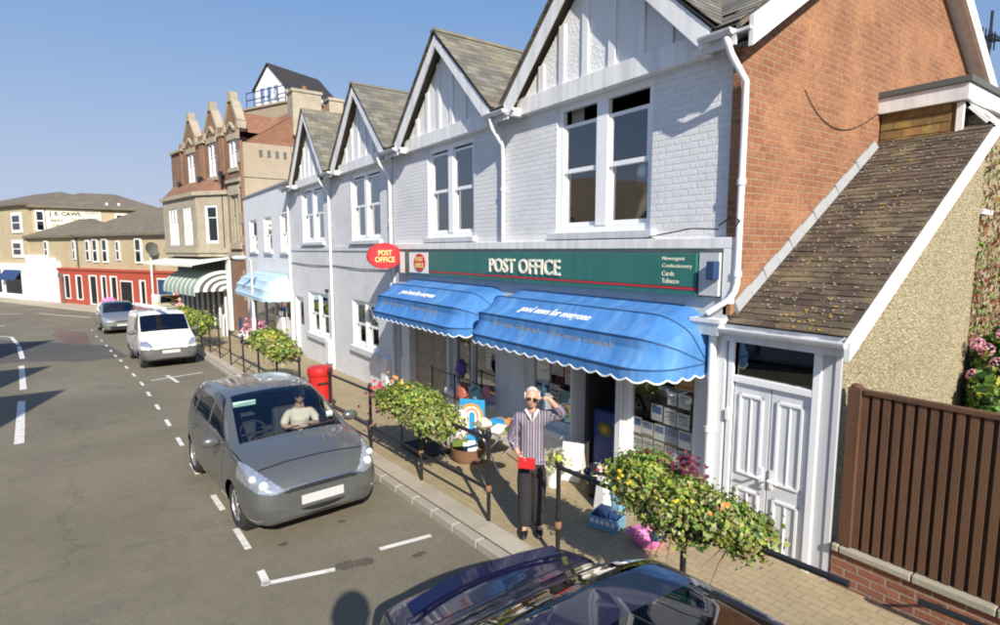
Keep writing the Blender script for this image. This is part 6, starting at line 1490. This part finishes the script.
# ------------------------------------------------------------------ people
def skin(joints, edges, root, sub=2, fn=None):
    names = list(joints); idx = {n: i for i, n in enumerate(names)}
    bm = bmesh.new(); ly = bm.verts.layers.skin.verify()
    for n in names:
        v = bm.verts.new(joints[n][0]); r = joints[n][1]; v[ly].radius = (r, r) if not isinstance(r, tuple) else r; v[ly].use_root = (n == root)
    bm.verts.ensure_lookup_table()
    for a, b in edges: bm.edges.new((bm.verts[idx[a]], bm.verts[idx[b]]))
    me = bpy.data.meshes.new('tmp'); bm.to_mesh(me); bm.free()
    ob = bpy.data.objects.new('tmp', me); COL.objects.link(ob)
    s = ob.modifiers.new('s', 'SKIN'); s.use_smooth_shade = True; s.branch_smoothing = .6
    ss = ob.modifiers.new('u', 'SUBSURF'); ss.levels = sub; ss.render_levels = sub
    dg = bpy.context.evaluated_depsgraph_get(); m2 = bpy.data.meshes.new_from_object(ob.evaluated_get(dg))
    vs = [tuple(v.co) for v in m2.vertices]; fs = [list(p.vertices) for p in m2.polygons]
    bpy.data.objects.remove(ob); bpy.data.meshes.remove(me); bpy.data.meshes.remove(m2)
    if fn: vs = [fn(V(p)) for p in vs]
    return vs, fs
def head(mb, c, s=1.0, yaw=0):
    def fn(d, q):
        x, y, z = q
        if d.z < 0: x *= 1 - .30*(-d.z)**1.3; y = y*(1 - .12*(-d.z)) - .012*(-d.z)
        fr = max(0, -d.y)
        y -= .024*math.exp(-((d.x)/.14)**2 - ((d.z+.16)/.20)**2)*fr*1.0
        for sx in (-1, 1): y += .010*math.exp(-((d.x-sx*.33)/.16)**2 - ((d.z-.05)/.12)**2)*fr
        y -= .008*math.exp(-((d.x)/.3)**2 - ((d.z+.52)/.10)**2)*fr - .006*math.exp(-((d.x)/.3)**2 - ((d.z+.43)/.04)**2)*fr
        y -= .010*math.exp(-((d.x)/.25)**2 - ((d.z+.85)/.14)**2)*fr
        q = V((x, y, z))*s; return V((q.x*math.cos(yaw)-q.y*math.sin(yaw), q.x*math.sin(yaw)+q.y*math.cos(yaw), q.z))
    mb.sphere(c, (.078,.098,.112), 28, 22, fn)
    for sx in (-1, 1): mb.sphere(V(c) + V((sx*.076*s*math.cos(yaw), sx*.076*s*math.sin(yaw)+.008, -.005)), (.012*s,.022*s,.032*s), 8, 8)
simple('lips', (.40,.17,.14), .5); simple('skin', (.56,.32,.225), .55, .06, 20); simple('hair_white', (.52,.50,.46), .8, .2, 60); simple('hair_grey', (.30,.29,.27), .8, .2, 60); simple('trousers', (.022,.02,.022), .85, .15, 15, .2, 120); simple('shoe', (.015,.012,.012), .5); simple('book_red', (.60,.025,.03), .5); simple('cloth_cream', (.74,.66,.54), .85, .1, 10); simple('cloth_pink', (.62,.36,.34), .85, .1, 10)
def stripes():
    m, N, L, b = nm('shirt_stripe'); tc = N.new('ShaderNodeTexCoord'); sp = N.new('ShaderNodeSeparateXYZ'); L.new(tc.outputs['UV'], sp.inputs[0])
    s = math_n(N, L, 'FRACT', math_n(N, L, 'MULTIPLY', sp.outputs[0], 1.0))
    r = N.new('ShaderNodeValToRGB'); r.color_ramp.interpolation = 'CONSTANT'; e = r.color_ramp.elements
    stops = [(0,(.13,.10,.15)),(.30,(.55,.55,.59)),(.38,(.17,.14,.18)),(.60,(.06,.05,.085)),(.74,(.46,.46,.50)),(.80,(.20,.165,.19))]
    while len(e) < len(stops): e.new(.5)
    for i, (p, c) in enumerate(stops): e[i].position = p; e[i].color = (*c, 1)
    L.new(s, r.inputs[0]); L.new(r.outputs[0], b.inputs['Base Color']); b.inputs['Roughness'].default_value = .85
    bump_n(N, L, b, noise_n(N, L, wpos(N), 22, 3).outputs['Fac'], .5, .02); M['shirt_stripe'] = m
stripes()
def finger(base, d, up, L_, r, curl, n=3):
    """a bent finger chain"""
    d = V(d).normalized(); up = V(up).normalized(); p = V(base); js = [p.copy()]
    for k in range(n):
        js.append(js[-1] + d*L_/n); ax = d.cross(up); d = (Matrix.Rotation(-curl, 3, ax) @ d) if ax.length > 0 else d; up = Matrix.Rotation(-curl, 3, ax) @ up
    return js
def hand(mb, wrist, d, palm_n, side, s=1.0, curl=.25, tcurl=.2):
    """palm and five fingers: d towards the fingertips, palm_n out of the palm, side = thumb direction"""
    d, pn, sd_ = V(d).normalized(), V(palm_n).normalized(), V(side).normalized(); w = V(wrist)
    pal = {'w': (w - d*.02, .023*s), 'p1': (w + d*.035*s, .026*s), 'p2': (w + d*.075*s, .024*s), 'a': (w + d*.06*s + sd_*.022*s, .018*s), 'b': (w + d*.06*s - sd_*.024*s, .018*s)}
    vs, fs = skin(pal, [('w','p1'),('p1','p2'),('p1','a'),('p1','b')], 'w', 2); mb.add(vs, fs)
    for k, (o, l_) in enumerate(((.030,.068),(.010,.078),(-.010,.072),(-.030,.056))):
        js = finger(w + d*.072*s + sd_*o*s, d + sd_*o*2.0, -pn, l_*s, .008, curl); J = {str(i): (p, (.0095 - .0010*i)*s) for i, p in enumerate(js)}
        vs, fs = skin(J, [(str(i), str(i+1)) for i in range(len(js)-1)], '0', 1); mb.add(vs, fs)
    js = finger(w + d*.02*s + sd_*.028*s, d*.6 + sd_*.9, -pn, .062*s, .010, tcurl); J = {str(i): (p, (.0115 - .0012*i)*s) for i, p in enumerate(js)}
    vs, fs = skin(J, [(str(i), str(i+1)) for i in range(len(js)-1)], '0', 1); mb.add(vs, fs)
def place(mb, loc, rz):
    c, s = math.cos(rz), math.sin(rz); mb.v = [(p[0]*c - p[1]*s + loc[0], p[0]*s + p[1]*c + loc[1], p[2] + loc[2]) for p in mb.v]; return mb

def man(loc, rz):
    root = thing('person', 'standing white haired man in striped shirt and dark trousers shading his eyes', 'person', loc)
    sh_r, el_r, wr_r = V((-.160,.01,1.385)), V((-.225,.045,1.115)), V((-.145,-.175,.995))
    sh_l, el_l, wr_l = V((.160,.0,1.395)), V((.340,-.11,1.455)), V((.175,-.21,1.655))
    def flat_(p): 
        if .8 < p.z < 1.44 and abs(p.x) < .24: p.y = (p.y-.01)*.86 + .01
        return p
    # body
    J = {'pel': ((0,.01,.92), .10), 'sp': ((0,.015,1.10), .09), 'ch': ((0,.015,1.28), .09), 'nb': ((0,.015,1.43), .055), 'nk': ((0,-.005,1.53), .052),
         'shl': (sh_l, .045), 'ell': (el_l, .038), 'wrl': (wr_l, .028), 'shr': (sh_r, .045), 'elr': (el_r, .038), 'wrr': (wr_r, .028),
         'hl': ((.075,.01,.86), .075), 'kl': ((.075,-.01,.48), .050), 'al': ((.080,.03,.10), .034), 'tl': ((.095,-.12,.045), .030), 'hr': ((-.075,.01,.86), .075), 'kr': ((-.07,-.02,.48), .050), 'ar': ((-.075,.0,.10), .034), 'tr': ((-.095,-.15,.045), .030)}
    E_ = [('pel','sp'),('sp','ch'),('ch','nb'),('nb','nk'),('ch','shl'),('shl','ell'),('ell','wrl'),('ch','shr'),('shr','elr'),('elr','wrr'),('pel','hl'),('hl','kl'),('kl','al'),('al','tl'),('pel','hr'),('hr','kr'),('kr','ar'),('ar','tr')]
    b = MB(); vs, fs = skin(J, E_, 'pel', 2, flat_); b.add(vs, fs)
    hc = V((.0,-.03,1.610)); head(b, hc, 1.04)
    hand(b, wr_l, V((-.15,-.0,.012)), V((0,-.1,-1)), V((.1,-1,.05)), 1, .10, .1)
    hand(b, wr_r, V((.06,-.10,-.03)), V((.9,.5,-.1)), V((.1,-.2,1)), 1, .45, .35)
    place(b, loc, rz); body = b.build('body', M['skin'], root, smooth=60)
    # shirt
    J2 = {'hem': ((0,.01,.90), .150), 'w': ((0,.012,1.02), .155), 'ch': ((0,.015,1.25), .170), 'sh': ((0,.015,1.375), .13), 'nb': ((0,.015,1.44), .075),
          'shl': (sh_l, .092), 'ml': (sh_l.lerp(el_l, .5), .082), 'ell': (el_l, .066), 'cl': (el_l.lerp(wr_l, .55), .046), 'shr': (sh_r, .092), 'mr': (sh_r.lerp(el_r, .5), .084), 'elr': (el_r, .068), 'cr': (el_r.lerp(wr_r, .75), .048)}
    b = MB(); vs, fs = skin(J2, [('hem','w'),('w','ch'),('ch','sh'),('sh','nb'),('sh','shl'),('shl','ml'),('ml','ell'),('ell','cl'),('sh','shr'),('shr','mr'),('mr','elr'),('elr','cr')], 'w', 2, flat_)
    uvs = []
    for p in vs:
        p = V(p); u = p.x
        if p.x > .20: a_ = (el_l-sh_l).normalized(); u = (p - sh_l).dot(V((0,1,.3)))
        elif p.x < -.20 or (p.y < -.1 and p.x < -.1): u = p.y*.7 + p.x*.7
        uvs.append(u*16)
    b.add(vs, fs); place(b, loc, rz); so = b.build('shirt', M['shirt_stripe'], body, smooth=60)
    uv = so.data.uv_layers.new(name='UVMap')
    for lp in so.data.loops: uv.data[lp.index].uv = (uvs[lp.vertex_index], 0)
    b = MB()
    for s in (-1, 1): b.add([(0,-.115,1.36),(s*.03,-.12,1.41),(s*.085,-.04,1.475),(s*.06,-.035,1.49),(s*.02,-.10,1.44)], [(0,1,2,3,4)])
    place(b, loc, rz); b.build('collar', M['cloth_cream'], so)
    # trousers
    J3 = {'w': ((0,.01,.985), .132), 'pel': ((0,.012,.90), .150), 'hl': ((.072,.01,.80), .122), 'kl': ((.075,-.01,.48), .096), 'al': ((.080,.022,.075), .080), 'hr': ((-.072,.01,.80), .122), 'kr': ((-.07,-.02,.48), .096), 'ar': ((-.075,-.01,.075), .080)}
    b = MB(); vs, fs = skin(J3, [('w','pel'),('pel','hl'),('hl','kl'),('kl','al'),('pel','hr'),('hr','kr'),('kr','ar')], 'pel', 2, flat_); b.add(vs, fs); place(b, loc, rz); b.build('trousers', M['trousers'], body, smooth=60)
    for s, y in ((1,.03),(-1,.0)):
        b = MB(); b.sphere((s*.088, y-.085, .045), (.048,.135,.045), 14, 10, lambda d, q: V((q.x, q.y, max(q.z, -.040)*(1.25 if d.y > 0 else .95)))); place(b, loc, rz); b.build('shoe', M['shoe'], body, smooth=50)
    # hair, glasses, mouth
    b = MB(); b.sphere(hc + V((0,.018,.014)), (.087,.100,.112), 24, 18, lambda d, q: q if (d.z > .42 + (-d.y)*.55 or d.y > .02) and d.z > -.5 else q*.78)
    for s in (-1, 1): b.sphere(hc + V((s*.078,.012,.02)), (.016,.05,.05), 10, 8)
    place(b, loc, rz); b.build('hair', M['hair_white'], body, smooth=60)
    b = MB()
    for s in (-1, 1): b.sphere(hc + V((s*.033,-.098,.012)), (.028,.010,.020), 12, 8); b.tube([hc + V((s*.060,-.08,.016)), hc + V((s*.080,-.0,.012))], .004, 6)
    b.tube([hc + V((-.02,-.099,.018)), hc + V((.02,-.099,.018))], .004, 6); place(b, loc, rz); b.build('sunglasses', M['dark'], body, smooth=60)
    b = MB(); b.sphere(hc + V((0,-.094,-.052)), (.024,.006,.005), 10, 6); place(b, loc, rz); b.build('mouth', M['lips'], body)
    # book in the right hand (a thing it holds)
    b = MB(); c = wr_r + V((.085,-.085,-.055)); ax = V((.95,-.30,.05)).normalized(); up = V((.0,-.1,1)).normalized(); b.obox(c, ax*.095, up*.062, ax.cross(up).normalized()*.016); place(b, loc, rz)
    tag(b.build('book', M['book_red'], loc=tuple(V(b.v[0])), bevel=.004), 'small red book or folder held in the lowered hand of the man', 'book')
MX, MY = 3.80, 4.76
man((MX, MY, pz(MY)), math.atan2(-MX-.0, MY+.3)*1.0 if False else -math.radians(38))
def sitter(loc, rz, label, top, hair, name='person'):
    root = thing(name, label, 'person', loc)
    J = {'pel': ((0,.05,.10), .13), 'sp': ((0,.05,.30), .13), 'ch': ((0,.03,.46), .14), 'nb': ((0,.03,.60), .06), 'nk': ((0,0,.70), .048), 'shl': ((.17,.03,.55), .06), 'ell': ((.25,-.12,.36), .045), 'wrl': ((.10,-.28,.42), .03), 'shr': ((-.17,.03,.55), .06), 'elr': ((-.26,-.10,.36), .045), 'wrr': ((-.08,-.30,.38), .03)}
    E_ = [('pel','sp'),('sp','ch'),('ch','nb'),('nb','nk'),('ch','shl'),('shl','ell'),('ell','wrl'),('ch','shr'),('shr','elr'),('elr','wrr')]
    b = MB(); vs, fs = skin(J, E_, 'sp', 2); b.add(vs, fs); hc = V((0,-.03,.79)); head(b, hc)
    hand(b, J['wrl'][0], V((-1,-.3,.1)), V((0,.3,-1)), V((0,-1,.2)), .95); hand(b, J['wrr'][0], V((1,-.3,.1)), V((0,.3,-1)), V((0,-1,.2)), .95)
    place(b, loc, rz); body = b.build('body', M['skin'], root, smooth=60)
    K = {k: (p, r+.018) for k, (p, r) in J.items() if k not in ('nk','wrl','wrr')}
    b = MB(); vs, fs = skin(K, [e_ for e_ in E_ if e_[0] in K and e_[1] in K], 'sp', 2); b.add(vs, fs); place(b, loc, rz); b.build('top', M[top], body, smooth=60)
    b = MB(); b.sphere(hc + V((0,.016,.02)), (.086,.10,.118), 20, 16, lambda d, q: q if (d.z > .2 + (-d.y)*.6 or d.y > .15) and d.z > -.6 else q*.78); place(b, loc, rz); b.build('hair', M[hair], body, smooth=60)
    b = MB()
    for s in (-1, 1): b.sphere(hc + V((s*.033,-.093,.012)), (.030,.010,.022), 12, 8)
    b.tube([hc + V((-.02,-.099,.018)), hc + V((.02,-.099,.018))], .004, 6); place(b, loc, rz); b.build('sunglasses', M['dark'], body, smooth=60)
sitter((2.28, 8.62, gz(8.6)+.46), -.15, 'passenger in a cream top and dark glasses seated in the grey hatchback', 'cloth_cream', 'hair_white')
def walker(loc, rz, label, top):
    root = thing('person', label, 'person', loc)
    J = {'pel': ((0,0,.92), .12), 'ch': ((0,0,1.25), .13), 'nb': ((0,0,1.40), .06), 'nk': ((0,0,1.48), .05), 'shl': ((.17,0,1.36), .055), 'ell': ((.22,.02,1.1), .042), 'wrl': ((.2,-.1,.88), .03), 'shr': ((-.17,0,1.36), .055), 'elr': ((-.22,.02,1.1), .042), 'wrr': ((-.2,-.1,.88), .03), 'hl': ((.09,0,.86), .09), 'kl': ((.1,-.05,.48), .06), 'al': ((.1,.02,.09), .04), 'tl': ((.1,-.12,.04), .035), 'hr': ((-.09,0,.86), .09), 'kr': ((-.1,.05,.48), .06), 'ar': ((-.1,.12,.09), .04), 'tr': ((-.1,0,.04), .035)}
    E_ = [('pel','ch'),('ch','nb'),('nb','nk'),('ch','shl'),('shl','ell'),('ell','wrl'),('ch','shr'),('shr','elr'),('elr','wrr'),('pel','hl'),('hl','kl'),('kl','al'),('al','tl'),('pel','hr'),('hr','kr'),('kr','ar'),('ar','tr')]
    b = MB(); vs, fs = skin(J, E_, 'pel', 2); b.add(vs, fs); hc = V((0,-.02,1.58)); head(b, hc); hand(b, J['wrl'][0], V((0,-.2,-1)), V((-1,0,0)), V((0,-1,0)), 1); hand(b, J['wrr'][0], V((0,-.2,-1)), V((1,0,0)), V((0,-1,0)), 1)
    place(b, loc, rz); body = b.build('body', M['skin'], root, smooth=60)
    K = {k: (p, r+.018) for k, (p, r) in J.items() if k in ('pel','ch','nb','shl','ell','shr','elr')}
    b = MB(); vs, fs = skin(K, [e_ for e_ in E_ if e_[0] in K and e_[1] in K], 'pel', 1); b.add(vs, fs); place(b, loc, rz); b.build('top', M[top], body, smooth=60)
    K = {k: (p, r+.02) for k, (p, r) in J.items() if k in ('pel','hl','kl','al','hr','kr','ar')}
    b = MB(); vs, fs = skin(K, [e_ for e_ in E_ if e_[0] in K and e_[1] in K], 'pel', 1); b.add(vs, fs); place(b, loc, rz); b.build('trousers', M['navy'], body, smooth=60)
    b = MB(); b.sphere(hc + V((0,.016,.02)), (.086,.10,.118), 14, 10, lambda d, q: q if (d.z > .2 + (-d.y)*.6 or d.y > .15) and d.z > -.6 else q*.78); place(b, loc, rz); b.build('hair', M['hair_grey'], body, smooth=60)
walker((2.95, 33.6, pz(33.6)), .2, 'distant walker in a pale pink top near the green striped awning', 'cloth_pink')

# ------------------------------------------------------------------ light, sky and camera
D = V((.285,.795,-.535)).normalized()
sun = bpy.data.lights.new('sun', 'SUN'); sun.energy = 4.9; sun.angle = R(.53); sun.color = (1, .93, .82)
so = bpy.data.objects.new('sun', sun); COL.objects.link(so); so.rotation_euler = D.to_track_quat('-Z', 'Y').to_euler(); so.location = (-10, -30, 30)
wd = bpy.data.worlds.new('World'); scene.world = wd; wd.use_nodes = True
N, L = wd.node_tree.nodes, wd.node_tree.links
sky = N.new('ShaderNodeTexSky'); sky.sky_type = 'NISHITA'; sky.sun_disc = False
sky.sun_elevation = math.asin(-D.z); sky.sun_rotation = math.atan2(-D.x, -D.y); sky.air_density = 1.15; sky.dust_density = .5; sky.ozone_density = 2.0; sky.altitude = 0
bg = N['Background']; hs = N.new('ShaderNodeHueSaturation'); hs.inputs['Saturation'].default_value = 1.32; hs.inputs['Hue'].default_value = .519; L.new(sky.outputs[0], hs.inputs['Color'])
v1 = N.new('ShaderNodeVectorMath'); v1.operation = 'MULTIPLY_ADD'; L.new(hs.outputs[0], v1.inputs[0]); v1.inputs[1].default_value = (.6,.6,.6); v1.inputs[2].default_value = (1,1,1)
v2 = N.new('ShaderNodeVectorMath'); v2.operation = 'DIVIDE'; L.new(hs.outputs[0], v2.inputs[0]); L.new(v1.outputs[0], v2.inputs[1])
v3 = N.new('ShaderNodeVectorMath'); v3.operation = 'MULTIPLY'; L.new(v2.outputs[0], v3.inputs[0]); v3.inputs[1].default_value = (2.04,2.28,2.98); L.new(v3.outputs[0], bg.inputs['Color']); bg.inputs['Strength'].default_value = .13
cam = bpy.data.cameras.new('camera'); co = bpy.data.objects.new('camera', cam); COL.objects.link(co)
cam.sensor_width = 36; cam.lens = 36*553/1000; cam.clip_start = .05; cam.clip_end = 2000
co.location = (0, 0, 3.2); co.rotation_euler = (R(90-6.45), 0, R(-35.2)); scene.camera = co
scene.render.engine = 'CYCLES'; scene.render.resolution_x = 1024; scene.render.resolution_y = 640
scene.view_settings.view_transform = 'Standard'; scene.view_settings.look = 'None'; scene.view_settings.exposure = .52; scene.view_settings.gamma = 1
scene.cycles.filter_width = 1.9; scene.cycles.max_bounces = 6; scene.cycles.transparent_max_bounces = 16
